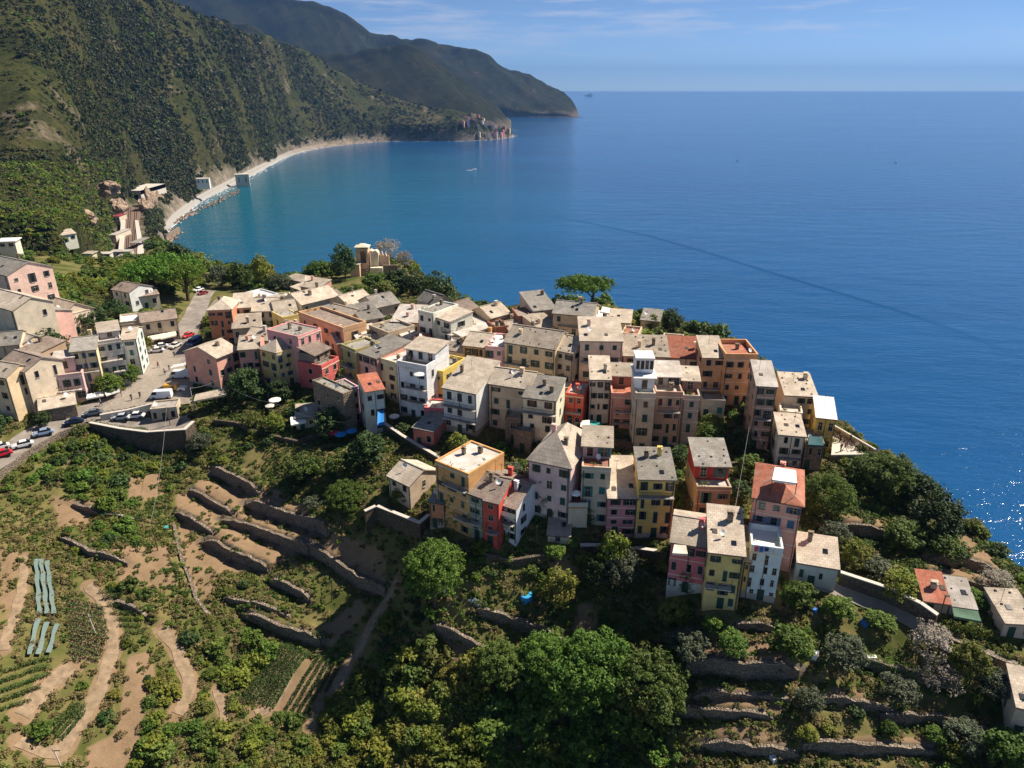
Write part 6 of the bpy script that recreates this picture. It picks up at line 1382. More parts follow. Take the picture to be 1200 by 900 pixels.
# terrace right of the tall pale pink house
g = Pz(676, 590, 86.4); root = empty('roof_terrace', g, 0, 'small terrace with red flowers right of the tall pale pink house', 'terrace'); MB().box(-1.3, 1.5, -1, 2.2, -.2, 0).build('deck', M_TERRACE, root); b = MB(); b.box(-1.3, 1.5, -1, -.85, .003, .7); b.box(1.35, 1.5, -.85, 2.2, .003, .697); b.build('parapet', M_CONC, root); MB().box(-1.25, 1.45, -.9, 2.1, -3.5, -.203).build('base', plaster('b9ab98'), root)
# --- laundry
def laundry(px, py, z, n, W, label, rz=0.0):
    g = Pz(px, py, z); root = empty('clothes_line', g, rz, label, 'laundry'); MB().tube([(0, 0, 0), (W, 0, 0)], .012, 4).build('line', M_IRON, root); cols = ['d8d8e0', '3a5fb0', 'd03040', 'e8e4da', '2c3c70', 'c8506a', '8fb4d8']
    for i in range(n):
        x = (i+.1)*W/n; w = W/n*.78; l = hr.uniform(.5, 1.0); c = MB(); c.hexa([(x, -.05, -l), (x+w, .03, -l*.95), (x+w, .05, -l*.95), (x, -.03, -l)], [(x, -.01, 0), (x+w, -.01, 0), (x+w, .01, 0), (x, .01, 0)]); c.build('garment', fabric(cols[(i*3+n) % 7], 'cloth_'+cols[(i*3+n) % 7]), root)
laundry(306, 441, 86.6, 6, 3.2, 'washing with a red and white cloth hung at the yellow corner house', -.5)
laundry(771, 459, 92.0, 6, 3.4, 'red and blue washing on the roof terrace under the white awning')
laundry(832, 680, 83.6, 4, 2.6, 'white washing below the balcony of the tall yellow house', -.2)
laundry(633, 425, 93.2, 4, 2.4, 'blue cloth hung on the front of the big beige house', -.4)
laundry(884, 640, 88.9, 5, 3.0, 'blue and dark washing on the terrace of the pale blue house', -.24)
# --- vehicles
CARP = {'body': [(-2.0, .28), (-2.05, .62), (-1.75, .80), (-1.0, .86), (.95, .88), (1.75, .80), (2.0, .55), (1.98, .28)], 'cab': [(-1.05, .85), (-.55, 1.34), (.75, 1.38), (1.45, .87)]}
def loft(mb, prof, hw, top=1.0):
    """car shell: side profile with its upper edge pulled in"""
    n = len(mb.V); k = len(prof); zm = max(p[1] for p in prof)
    for s in (-1, 1): mb.V += [(p[0], s*hw*(1-(1-top)*(p[1]/zm)**2), p[1]) for p in prof]
    mb.F += [list(range(n, n+k)), list(range(n+2*k-1, n+k-1, -1))]+[[n+i, n+k+i, n+k+(i+1) % k, n+(i+1) % k] for i in range(k)]; return mb
def fixn(me):
    bm = bmesh.new(); bm.from_mesh(me); bmesh.ops.recalc_face_normals(bm, faces=bm.faces); bmesh.ops.bevel(bm, geom=[e for e in bm.edges if e.calc_length() > .5], offset=.05, segments=2, affect='EDGES'); bm.to_mesh(me); bm.free(); return me
def wheel_mesh():
    mb = MB(); mb.tube([(0, -.11, 0), (0, .11, 0)], .31, 12); return mb.mesh('wheel')
ME_BODY = fixn(loft(MB(), CARP['body'], .85, .93).mesh('body')); ME_CAB = loft(MB(), CARP['cab'], .74, .86).mesh('windows'); ME_ROOF = MB().hexa([(-.6, -.66, 1.33), (.78, -.66, 1.36), (.78, .66, 1.36), (-.6, .66, 1.33)], [(-.5, -.6, 1.41), (.68, -.6, 1.43), (.68, .6, 1.43), (-.5, .6, 1.41)]).mesh('roof'); ME_WH = wheel_mesh(); ME_LAMP = MB().box(-.06, .06, -.18, .18, -.08, .08).mesh('headlight')
ME_VB = fixn(loft(MB(), [(-2.5, .3), (-2.55, 1.0), (-2.1, 1.2), (-1.55, 2.05), (2.5, 2.1), (2.55, .3)], .95, .93).mesh('body')); ME_VW = loft(MB(), [(-2.16, 1.22), (-1.62, 1.98), (-.75, 1.95), (-.75, 1.25)], .965, .94).mesh('windows')
for m_, q in ((ME_CAB, M_GLASS), (ME_VW, M_GLASS), (ME_WH, M_IRON), (ME_LAMP, M_WHITE)): m_.materials.append(q)
def paint(h):
    k = 'car_paint_'+h
    if k in MATS: return MATS[k]
    m = simple(k, rgb(h), .3, .05); m.node_tree.nodes['Principled BSDF'].inputs['Coat Weight'].default_value = .4; return m
ME_BODY.materials.append(None); ME_ROOF.materials.append(None); ME_VB.materials.append(None)
def setm(o, m): o.material_slots[0].link = 'OBJECT'; o.material_slots[0].material = m
def car(px, py, ang, col, label, van=False, dz=.33, s=.82):
    g = G(px, py); root = empty('parked_van' if van else 'parked_car', (g[0], g[1], float(H(g[0], g[1]))+dz), R(ang), label, 'van' if van else 'car', 'cars along the village street'); root.scale = (s, s, s); m = paint(col)
    b = link('body', ME_VB if van else ME_BODY, root); setm(b, m); link('windows', ME_VW if van else ME_CAB, b)
    if not van: setm(link('roof', ME_ROOF, b), m)
    L_ = 1.6 if van else 1.25
    for x in (-L_, L_):
        for y in (-.84, .84): w = link('wheel', ME_WH, root); w.location = (x, y, .31)
    for y in (-.6, .6): l = link('headlight', ME_LAMP, b); l.location = (-2.5 if van else -2.0, y, .78 if van else .66)
for q in [(160,491,8,'dfdfe0','silver car on the lower parking strip'),(88,498,28,'23304f','dark blue car at the top of the street curve'),(52,511,33,'8d9fb8','light blue car below the dark blue one on the street'),(3,536,40,'c01f2c','red car at the left edge of the street'),(0,528,40,'e6e4e0','white car behind the red one at the left edge'),
          (221,396,70,'c8283a','red car parked at the narrow part of the street'),(184,414,22,'ecebe8','left white car in front of the restaurant'),(189,409,24,'e9e9ea','right white car in front of the restaurant'),(197,402,20,'3a2f33','dark car in front of the restaurant awning'),(233,342,65,'ededed','white car at the very top of the street'),(238,346,65,'8c2630','dark red car at the top of the street'),(143,493,8,'b9bdc2','grey car left of the silver one on the lower parking strip'),(206,408,75,'d9d5cc','cream car nose on to the street below the restaurant'),(110,488,25,'5c6670','slate grey car at the mouth of the parking strip'),(28,525,36,'e3e3e1','white car below the low stone building on the street')]: car(*q)
car(190,468,6,'eceff2','white van at the edge of the square', True); car(229,405,80,'4a5f8c','blue grey van in the shade beside the orange brown house', True); car(212,444,4,'e8e6e2','white camper van right of the bushes on the square', True)
# delivery stall with a yellow box
g = G(203, 460); root = empty('yellow_truck', (g[0], g[1], float(H(g[0], g[1]))+.33), R(4), 'small truck with a yellow box behind the white van', 'truck'); MB().box(-1.5, 1.2, -.75, .75, .5, 1.6).build('box_body', paint('e0a11e'), root); setm(link('cab', ME_BODY, root), paint('e6e2da')); root.children[-1].scale = (.45, .8, 1.1); root.children[-1].location = (1.9, 0, 0)
for x in (-.9, 1.8):
    for y in (-.72, .72): w = link('wheel', ME_WH, root); w.location = (x, y, .31)
# --- people: one continuous body each, a few pixels tall
def person_mesh(seed, sit=False):
    rng = random.Random(seed); st = rng.uniform(.12, .3); V = [(0, 0, .92), (0, 0, 1.2), (0, 0, 1.42), (0, -.02, 1.52), (0, -.02, 1.68), (.11, st*.4, .5), (.11, st, .06), (.11, st-.14, .03), (-.11, -st*.3, .5), (-.11, -st, .06), (-.11, -st-.14, .03), (.2, 0, 1.38), (.27, .05, 1.1), (.25, -.1, .88), (-.2, 0, 1.38), (-.27, -.05, 1.1), (-.26, -.16, .9)]
    E = [(0, 1), (1, 2), (2, 3), (3, 4), (0, 5), (5, 6), (6, 7), (0, 8), (8, 9), (9, 10), (2, 11), (11, 12), (12, 13), (2, 14), (14, 15), (15, 16)]; rad = [.15, .14, .15, .06, .11, .085, .05, .04, .085, .05, .04, .07, .05, .04, .07, .05, .04]
    me = bpy.data.meshes.new('person'); me.from_pydata(V, E, []); o = bpy.data.objects.new('person_tmp', me); COL.objects.link(o); md = o.modifiers.new('skin', 'SKIN'); o.modifiers.new('sub', 'SUBSURF').levels = 1
    for i, r in enumerate(rad): me.skin_vertices[0].data[i].radius = (r, r)
    me.skin_vertices[0].data[0].use_root = True
    dg = bpy.context.evaluated_depsgraph_get(); r = bpy.data.meshes.new_from_object(o.evaluated_get(dg)); bpy.data.objects.remove(o); 
    for mm in (M_SK, None, None): r.materials.append(mm)
    for p in r.polygons: p.material_index = 0 if p.center.z > 1.5 or (abs(p.center.x) > .22 and p.center.z < 1.15) else (1 if p.center.z > .95 else 2)
    r.polygons.foreach_set('use_smooth', [True]*len(r.polygons)); return r
M_SK = simple('skin', rgb('c79b7e'), .6, .1); ME_PER = [person_mesh(i) for i in range(3)]
def person(px, py, ang, top, bot, label, at=None, dz=.3):
    g = G(px, py) if at is None else at; z = float(H(g[0], g[1]))+dz if at is None else g[2]; o = link('person', ME_PER[(px+py) % 3 if isinstance(px, int) else 0]); o.location = (g[0], g[1], z); o.rotation_euler = (0, 0, R(ang)); o.scale = (.9, .9, .9); tag(o, label, 'person', 'people in the village')
    for i, c in ((1, top), (2, bot)): o.material_slots[i].link = 'OBJECT'; o.material_slots[i].material = fabric(c, 'cloth_'+c)
for q in [(155,471,40,'2a2c34','33363f','person in black on the street, left of the white van'),(165,468,200,'3a3d44','252730','person in dark clothes walking on the street right of the one in black'),(119,477,120,'6e7c8c','2d3140','person in grey blue beside the white awning'),(194,440,10,'d8d2c8','3b4560','person in a white top on the square'),(199,436,80,'27292e','5a5046','person in a dark top on the square'),(186,432,150,'b04848','2d2f38','person in a red top near the white cars'),(205,420,30,'39424e','3b3b40','person near the zebra stripes'),(148,452,60,'c9b27e','40444c','person in a tan top beside the cafe terrace'),(203,462,0,'20222a','20222a','person beside the yellow truck')]: person(*q)
person(1085,742,200,'e4e0d8','4a4f60','person with a white top walking on the lane')
for i, (px, py, t) in enumerate([(985,529,'2f3340'),(990,527,'8a3a3a'),(1003,527,'d8d4cc'),(1010,529,'30323a'),(996,518,'4a5a70'),(984,518,'3a3030')]): person(px+0, py, i*70, t, '2c2e36', 'small figure standing about on the pale sea terrace', at=Pz(px, py, TZ))
# zebra crossing
zc = MB()
for i in range(5):
    p = G(203+i*4.2, 431-i*.8); q = (p[0], p[1]); zc.V += [(q[0]-.22, q[1]-1.0, float(H(q[0]-.22, q[1]-1))+.345), (q[0]+.22, q[1]-1.0, float(H(q[0]+.22, q[1]-1))+.345), (q[0]+.30, q[1]+1.0, float(H(q[0]+.3, q[1]+1))+.345), (q[0]-.14, q[1]+1.0, float(H(q[0]-.14, q[1]+1))+.345)]; n = len(zc.V)-4; zc.F.append([n, n+1, n+2, n+3])
tag(zc.build('road_markings', M_WHITE), kind='structure')
# --- poles and cables
def pole(px, py, h, label, m=None, lean=0.0, lamp=False, name='pole'):
    g = G(px, py); root = empty(name, g, 0, label, name.replace('_', ' ')); MB().tube([(0, 0, -.6), (lean, 0, h)], [.09, .06], 6).build('post', m or M_WOOD, root)
    if lamp: MB().box(-.1, .5, -.1, .1, h-.05, h+.08).build('lamp_head', M_IRON, root)
    else: MB().box(-.45, .45, -.04, .04, h-.5, h-.42).build('crossbar', M_IRON, root)
    return g+np.array([lean, 0, h])
p1 = pole(185,645,5.5,'wooden utility pole beside the ploughed terraces'); p2 = pole(200,500,4.2,'thin pole on the parking strip above the dark wall'); p3 = pole(1096,740,5.5,'grey lamp post beside the lane', M_IRON, lamp=True, name='lamp_post'); p4 = pole(327,498,4.5,'wooden pole in front of the yellow corner house'); p5 = pole(228,482,5,'pale pole beside the camper van', M_CONC); p6 = pole(629,640,3.4,'short wooden pole beside the small shed'); p7 = pole(388,705,4.0,'leaning pole at the stone path', lean=.5); pole(112,742,3.2,'white stake among the vine rows', M_CONC, -.3); pole(72,898,3.0,'white stake near the bottom edge at the left', M_CONC, -.3)
def cable(a, b, sag, label, r=.022):
    a, b = np.array(a), np.array(b); P = [a+(b-a)*t-np.array([0, 0, sag*4*t*(1-t)]) for t in np.linspace(0, 1, 13)]; o = MB().tube([tuple(p-a) for p in P], r, 4).build('overhead_cable', simple('pale_cable', (.30, .29, .27, 1), .6), None, loc=tuple(a)); tag(o, label, 'cable')
cable(p2, p1, 1.2, 'long cable from the parking strip down to the terraces'); cable(Pz(878, 500, 92), G(859, 612)+np.array([0, 0, 2]), .8, 'left one of two cables hanging in the dark gully', .03); cable(Pz(885, 498, 92), G(896, 562)+np.array([0, 0, 5]), .6, 'right one of two cables hanging in the dark gully', .03); cable(Pz(271, 455, 88), p4, .5, 'cable from the salmon pink house to the wooden pole'); cable(p4, Pz(403, 495, 87), .8, 'cable from the wooden pole to the lilac house'); cable(p5, Pz(255, 445, 88), .4, 'cable from the pale pole to the salmon pink house')
# --- things in the gardens
g = G(617, 700)+np.array([0, 0, .05]); root = empty('paddling_pool', g, 0, 'round bright blue pool in the shady garden', 'pool'); MB().tube([(0, 0, -1.2), (0, 0, .45)], .85, 16).build('rim', fabric('2f8fd0', 'blue_pool_vinyl'), root); MB().tube([(0, 0, .4), (0, 0, .47)], .78, 16).build('water', simple('pool_water', (.05, .35, .6, 1), .1, .1), root)
def flat_sheet(pts, m, name, label, cat, lift=.35):
    P = [G(*p) for p in pts]; c = sum(P)/len(P); mb = MB(); mb.V = [tuple(p-c+np.array([0, 0, lift])) for p in P]+[tuple(p-c+np.array([0, 0, lift+.05])) for p in P]; k = len(P); mb.F = [list(range(k))[::-1], list(range(k, 2*k))]+[[i, (i+1) % k, k+(i+1) % k, k+i] for i in range(k)]; o = mb.build(name, m, None, loc=tuple(c)); return tag(o, label, cat)
flat_sheet([(548,706),(556,703),(571,712),(566,718)], fabric('8f9aa6', 'grey_tarp'), 'tarpaulin', 'crumpled grey blue tarpaulin in the shady garden', 'tarpaulin')
for i, (a, b) in enumerate([((43,658),(47,722)),((49,658),(56,722)),((56,660),(64,722)),((46,728),(36,770)),((56,732),(46,770)),((68,734),(58,768))]):
    p, q = G(*a)[:2], G(*b)[:2]; o = ribbon('crop_netting', np.array([p, p+(q-p)*.33, p+(q-p)*.66, q]), [.5]*4, fabric('697b74', 'grey_green_netting'), .5, kind=None, step=.7, uneven=.3); tag(o, ['left upper', 'middle upper', 'right upper', 'left lower', 'middle lower', 'right lower'][i]+' strip of pale blue green netting in the plot at the left', 'netting', 'strips of crop netting')
for px, py, w, d, lab in [(522,690,1.2,.7,'white chest by the path below the ochre house'),(955,768,.7,1.4,'white board on the terrace below the low grey house'),(1021,773,.5,1.2,'white plank leaning on the hedge terrace'),(955,716,.5,1.2,'light blue board in the garden below the low grey house'),(1013,731,.8,.8,'blue barrel crate by the lane garden'),(195,620,.7,.5,'turquoise tank beside the ploughed terraces'),(905,890,.9,.6,'grey basin near the bottom edge')]:
    g = G(px, py); mb = MB(); mb.hexa([(-w/2, -d/2, -.2), (w/2, -d/2, -.2), (w/2, d/2, -.2), (-w/2, d/2, -.2)], [(-w/2*.9, -d/2*.9, .5), (w/2*.9, -d/2*.9, .45), (w/2*.9, d/2*.9, .5), (-w/2*.9, d/2*.9, .55)]); o = mb.build('garden_crate', fabric('4fa8a8' if 'turq' in lab else '3f74c0' if 'blue' in lab else 'dcdad6', 'crate_'+lab.split()[0]), None, loc=tuple(g)); o.rotation_euler = (0, 0, px*.7); tag(o, lab, 'crate')
# clipped hedges
def hedge(pts, w, hgt, m, label):
    P = np.array([G(*p)[:2] for p in pts]); rng = np.random.default_rng(int(pts[0][0])); V = []; o0 = np.array([*P[0], float(H(*P[0]))])
    for a, b in zip(P[:-1], P[1:]):
        for t in np.arange(0, 1, .45/np.hypot(*(b-a))):
            for z in (.3, .7): p = a+(b-a)*t; V.append(leaf_quads(np.array([p[0], p[1], float(H(*p))+hgt*z])-o0, w*.5, 34, .2, rng))
    V = np.concatenate(V); tag(link('hedge', mesh_np('hedge', V, np.arange(len(V)).reshape(-1, 4)), None, m, tuple(o0)), label, 'hedge')
hedge([(1002,774),(1040,784),(1085,797),(1125,806)], 1.6, 1.3, L_LUSH, 'long clipped green hedge below the lane'); hedge([(1090,694),(1110,690),(1140,700),(1155,708)], 1.4, 1.1, L_SCRUB, 'olive hedge behind the low cottages'); hedge([(108,498),(140,505),(172,508)], .9, 1.2, L_DARK, 'dark hedge hanging along the parking strip wall'); hedge([(985,593),(1010,598),(1040,604)], 1.3, 1.2, L_LUSH, 'green hedge above the small brown terrace'); hedge([(1110,735),(1140,742),(1165,748)], 1.2, .9, L_YEL, 'bright vine arbour under the low cottages')
# ================================================================ RAILWAY, FAR VILLAGE, BOATS
for r in [o for o in COL.objects if o.get('label') == 'grey house carrying a white and blue tower storey']:
    W, Hh, D = r['wh']; m = plaster('cfdbe6', .2); z = Hh+2.85; lg = MB(); lg.box(.1, W-.1, .5*D, D, z, z+2.4); lg.build('loggia', m, r); MB().box(0, W, .47*D, D+.05, z+2.403, z+2.6).build('loggia_roof', M_WHITE, r)
    for k in range(4): window(r, .1+(W-.2)*(k+.5)/4, .5*D, z+1.35, (W-.2)/4*.7, 1.4, 0, 'none')
ZB = 21.6
def strip(name, pts, z, m, th, parent=None, label=None, cat=None, kind=None):
    """flat bed from a list of (left px, right px, row), walked away from the camera"""
    mb = MB(); P = [(Pz(l, py, z), Pz(r, py, z)) for l, r, py in pts]
    for (a, b), (c, d) in zip(P[:-1], P[1:]):
        lo = [(*a[:2], z-th), (*b[:2], z-th), (*d[:2], z-th), (*c[:2], z-th)]; mb.hexa(lo, [(x, y, z) for x, y, _ in lo])
    o = mb.build(name, m, parent); tag(o, label, cat, None, kind); return o
M_BALL = simple('rusty_ballast', (.20, .125, .085, 1), .95, .35, .6)
strip('railway_bed', [(145,160,304),(145.5,160.5,290),(146.5,161.5,275),(147.5,163,260),(148,165,244),(148,165,236)], ZB, M_BALL, 8, kind='structure')
root = empty('railway_track', Pz(150, 304, ZB), 0, 'pair of railway tracks running into the tunnel below the hillside', 'railway'); o0 = Pz(150, 304, ZB)
for off in (.18, .32, .62, .76):
    rb = MB(); 
    pts = [(145,160,304),(145.5,160.5,290),(146.5,161.5,275),(147.5,163,260),(148,165,244),(148,165,238)]; q = [Pz(l+(r_-l)*off, py, ZB+.22)-o0 for l, r_, py in pts]; rb.tube([tuple(x) for x in q], .22, 5); rb.build('rail', M_IRON, root)
strip('station_platform', [(138,144.5,304),(139,145,290),(140.5,146,275),(142,147,258)], ZB+.7, M_CONC, 2, label='pale platform on the left of the railway tracks', cat='platform')
strip('station_platform', [(160.5,169,304),(161,168,290),(160,165.5,275),(158,162,258)], ZB+.7, M_CONC, 2, label='narrow platform on the right of the railway tracks', cat='platform')
def pbox(name, px, py, z0, w, d, hgt, m, label, cat, rz=0.0, roof=None, rise=0, win=0):
    g = Pz(px, py, z0); root = empty(name, g, rz, label, cat); MB().box(-w/2, w/2, 0, d, -6, hgt).build('wall', m, root)
    if roof: q = MB(); slab(q, [(-w/2-.5, -.5, hgt+.1), (w/2+.5, -.5, hgt+.1), (w/2+.5, d+.5, hgt+.1+rise), (-w/2-.5, d+.5, hgt+.1+rise)], .25); q.build('roof', roof, root)
    for k in range(win): window(root, -w/2+w*(k+.5)/win, 0, hgt*.5, min(1.4, w/win*.5), hgt*.45, 0, 'none')
    return root
mw = plaster('b9ae9e', .6)
pbox('station_building', 133, 281, ZB, 5, 26, 4.2, mw, 'long pale station building beside the railway tracks', 'building', 0, M_PALE, .3, 3)
pbox('station_building', 137, 259, ZB, 6, 14, 4.5, mw, 'small station building with a dark red roof edge', 'building', 0, simple('dark_red_roof', (.28, .03, .04, 1)), .3, 2)
pbox('station_building', 118, 303, 40, 12, 5, 3, mw, 'left white flat roofed building on the slope before the railway', 'building', .1, M_PALE, .2, 4)
pbox('station_building', 142, 301, 34, 13, 6, 3.6, mw, 'right white flat roofed building on the slope before the railway', 'building', .1, M_PALE, .2, 4)
pbox('shed', 149, 309, 62, 9, 5, 3, mw, 'grey roofed shed above the umbrella pines', 'shed', .05, M_GREY, .6, 2)
pbox('shed', 119, 322, 76, 3, 3, 2.2, simple('blue_grey_boards', (.12, .15, .2, 1)), 'small blue grey shed on the green slope', 'shed', .2, M_PALE, .3, 1)
pbox('shed', 69, 329, 83, 3, 3, 2, plaster('cdb9a0', .6), 'tiny ochre hut among the bushes right of the big pink house', 'shed', .2, M_SLATE, .3, 1)
pbox('shed', 104, 303, 78, 3.5, 3, 2, plaster('c7b59c', .6), 'tiny hut on the green slope above the big pink house', 'shed', -.1, M_SLATE, .3, 1)
pbox('shed', 9, 291, 94, 5, 4, 2.2, plaster('cfc4b4', .4), 'pale shed at the left edge below the hillside', 'shed', .2, M_WHITE, .3, 2)
# platform canopy, tunnel mouth
g = Pz(162, 288, ZB+.7); root = empty('platform_canopy', g, 0, 'grey canopy on posts over the railway platform', 'canopy'); MB().box(-3.2, 3.2, -8, 14, 3.6, 3.9).build('roof', M_GREY, root)
for x in (-2.6, 2.6):
    for y in (-6, 3, 12): MB().tube([(x, y, -.2), (x, y, 3.6)], .22, 6).build('post', M_IRON, root)
g = Pz(156.5, 237, ZB); root = empty('tunnel_portal', g, 0, 'dark rectangular tunnel mouth between pale rock cuttings', 'tunnel')
MB().box(-11, -8, -2, 60, -3, 13).box(8, 11, -2, 60, -3, 13).box(-11, 11, -1.99, 60, 8.5, 12.99).build('frame', M_CONC, root); MB().box(-8, 8, 6, 8, -3, 8.4).build('opening', simple('painted_tunnel_dark', (.006, .006, .007, 1), 1, 0), root)  # near-black slab across the bore, the darkness inside put into its colour
def rock(px, py, z, sx, sy, sz, label, seed, m):
    g = Pz(px, py, z); bm = bmesh.new(); bmesh.ops.create_icosphere(bm, subdivisions=4, radius=1); rng = np.random.default_rng(seed); ph = rng.uniform(0, 6, 9)
    for v in bm.verts:
        c = v.co; k = 1+.22*math.sin(c.x*4+ph[0])*math.sin(c.y*4+ph[1])+.16*math.sin(c.z*6+ph[2]+c.x*3)+.1*math.sin(c.x*11+ph[3])*math.sin(c.z*9+ph[4])+.05*math.sin(c.y*19+ph[5]+c.z*14); v.co = Vector((c.x*sx*k, c.y*sy*k, c.z*sz*k))
    me = bpy.data.meshes.new('rock_outcrop'); bm.to_mesh(me); bm.free(); o = link('rock_outcrop', me, None, m, tuple(g)); tag(o, label, 'rock'); return o
M_ROCK = stone_mat('cliff_rock', rgb('b9a18a'), rgb('8d7763'), (.10, .08, .06, 1), 3.5, .9)
for q in [(140,246,26,6,12,11,'pale rock cutting left of the tunnel mouth'),(170,243,24,5,10,10,'pale rock cutting right of the tunnel mouth'),(177,240,22,5,10,15,'tall pale rock beside the tunnel mouth'),(187,238,16,4,7,11,'second tall rock between tunnel and beach'),(198,234,12,9,9,8,'broad pale rock above the beach'),(100,256,66,7,6,4,'grey rocks on the green slope left of the station'),(128,222,60,9,6,6,'pale broken rock scar above the tunnel')]: rock(q[0], q[1], q[2], q[3], q[4], q[5], q[6], q[0], M_ROCK)
pbox('shore_gallery', 285, 217, 2, 20, 10, 16, M_CONC, 'square concrete gallery standing at the beach', 'building', .3, M_CONC, .2, 2); pbox('shore_house', 238, 216, 22, 16, 9, 7, M_WHITE, 'small white house above the far beach', 'house', .2, M_PALE, .6, 3)
pbox('shore_wall', 194, 281, 1, 2.0, 45, 4.5, M_STONE2, 'pale sea wall at the near end of the beach', 'wall', .12)
def boulders():
    rng = np.random.default_rng(4); V, Fc = [], []; base = [(0,0,1),(1,0,0),(0,1,0),(-1,0,0),(0,-1,0),(0,0,-1)]; fc = [(0,1,2),(0,2,3),(0,3,4),(0,4,1),(5,2,1),(5,3,2),(5,4,3),(5,1,4)]
    for i in range(260):
        t = rng.random(); c = Pz(190+t*16+rng.normal()*3, 284-t*12+rng.normal()*3.5, .4) if i < 150 else Pz(200+t*80+rng.normal()*2, 262-t*38+rng.normal()*1.2, .4); s = rng.uniform(1, 3.0); n = len(V); V += [tuple(c+np.array(b)*s*rng.uniform(.6, 1.2, 3)) for b in base]; Fc += [[n+k for k in f] for f in fc]
    tag(link('shore_boulders', mesh_from('shore_boulders', V, Fc), None, M_ROCK), kind='stuff')
boulders()
# far village on the headland
def far_village():
    A = HILL_NEAR; w = A[..., 1]*CP-(A[..., 2]-CAMZ)*SP; px = 600+F*A[..., 0]/w; py = 450-F*(A[..., 1]*SP+(A[..., 2]-CAMZ)*CP)/w
    pal = ['c98f86', 'c9a08c', 'd8c2a8', 'b9787c', 'd6b483', 'c4b4b4', 'd0847a']; hs = []
    for k, c in enumerate(pal):
        mb = MB(); n = 0; a, b, h_ = (7, 7, 10) if k % 2 else (9, 6, 8); mb.prism([(-a/2, -8), (a/2, -8), (a/2, h_), (0, h_+2.2), (-a/2, h_)], -b/2, b/2); me = mb.mesh('distant_house'); me.materials.append(plaster(c, .3)); me.materials.append(M_TERRA if k % 3 == 0 else M_BROWN)
        nz = [abs(p.normal.z) for p in me.polygons]
        for p in me.polygons: p.material_index = 1 if p.normal.z > .4 else 0
        for r_ in range(2):
            for x in (-a*.25, a*.25): z = 2+r_*3.4; nn = len(me.vertices)
        hs.append(me)
    rng = random.Random(6); done = []
    for i in range(400):
        if len(done) > 62: break
        x, y = (rng.uniform(558, 598), rng.uniform(143, 160)) if rng.random() < .75 else (rng.uniform(540, 572), rng.uniform(136, 148))
        d = np.hypot(px-x, py-y); j = np.unravel_index(np.argmin(np.where(A[..., 2] > 8, d, 99)), d.shape)
        if d[j] > 3.5 or any(np.hypot(A[j][0]-q[0], A[j][1]-q[1]) < 9 for q in done): continue
        done.append(A[j]); o = link('distant_house', hs[rng.randrange(7)]); o.location = tuple(A[j]); o.rotation_euler = (0, 0, rng.uniform(-.5, .5)); tag(o, 'tiny pinkish house in the far village clustered on the headland', 'house', 'houses of the far village on the headland')
far_village()
# boats
def boat(px, py, L, label, ang, wake=0):
    g = Pz(px, py, .1); root = empty('motor_boat', g, R(ang), label, 'boat'); hb = MB(); n = 0
    hb.hexa([(-L/2, -L*.1, -.5), (L*.3, -L*.1, -.5), (L*.3, L*.1, -.5), (-L/2, L*.1, -.5)], [(-L/2, -L*.16, L*.12), (L*.34, -L*.15, L*.14), (L*.34, L*.15, L*.14), (-L/2, L*.16, L*.12)]); k = len(hb.V); hb.V += [(L*.34, -L*.15, L*.14), (L*.3, -L*.1, -.5), (L*.3, L*.1, -.5), (L*.34, L*.15, L*.14), (L*.58, 0, L*.19), (L*.48, 0, -.3)]; hb.F += [[k, k+1, k+5, k+4], [k+3, k+4, k+5, k+2], [k, k+4, k+3]]; hb.build('hull', M_WHITE, root)
    MB().hexa([(-L*.2, -L*.11, L*.125), (L*.18, -L*.11, L*.13), (L*.18, L*.11, L*.13), (-L*.2, L*.11, L*.125)], [(-L*.18, -L*.09, L*.3), (L*.06, -L*.09, L*.3), (L*.06, L*.09, L*.3), (-L*.18, L*.09, L*.3)]).build('cabin', M_WHITE, root)
    MB().box(-L*.15, L*.09, -L*.108, L*.108, L*.17, L*.24).build('windows', M_GLASS, root)
    if wake: 
        mb = MB(); K = 14
        for s in (-1, 1):
            for i in range(K-1): a, b = i/(K-1)*wake, (i+1)/(K-1)*wake; mb.V += [(-L/2-a, s*(L*.12+a*.14), .05), (-L/2-b, s*(L*.12+b*.14), .05), (-L/2-b, s*(L*.3+b*.19), .05), (-L/2-a, s*(L*.3+a*.19), .05)]; n = len(mb.V)-4; mb.F.append([n, n+1, n+2, n+3] if s < 0 else [n+3, n+2, n+1, n])
        tag(mb.build('foam', simple('sea_foam', (.7, .74, .78, 1), .7, .3, .5), None, loc=tuple(g)), kind='stuff').rotation_euler = (0, 0, R(ang))
boat(556, 199, 9, 'white motor boat out in the bay', 40, 12); boat(1050, 190, 5, 'tiny white boat far out on the right', 10); boat(864, 188, 5, 'tiny boat on the open sea below the cloud', 160)
g = Pz(690, 112.8, 1); root = empty('ferry_ship', g, R(200), 'pale passenger ship on the horizon off the headland', 'ship'); s_ = np.linalg.norm(g)/F; L = 9*s_
hb = MB(); hb.prism([(-L/2, -1), (L*.42, -1), (L*.56, L*.13), (-L/2, L*.1)], -L*.08, L*.08); hb.build('hull', M_WHITE, root)
for k, (a, b) in enumerate(((-.42, .3), (-.38, .22), (-.3, .12))): MB().box(L*a, L*b, -L*.07+k*.5, L*.07-k*.5, L*(.1+k*.06)+.01*k, L*(.16+k*.06)).build('deck', M_WHITE, root)
MB().box(-L*.2, -L*.1, -L*.03, L*.03, L*.29, L*.36).build('funnel', fabric('3a5f9a', 'ship_blue'), root)
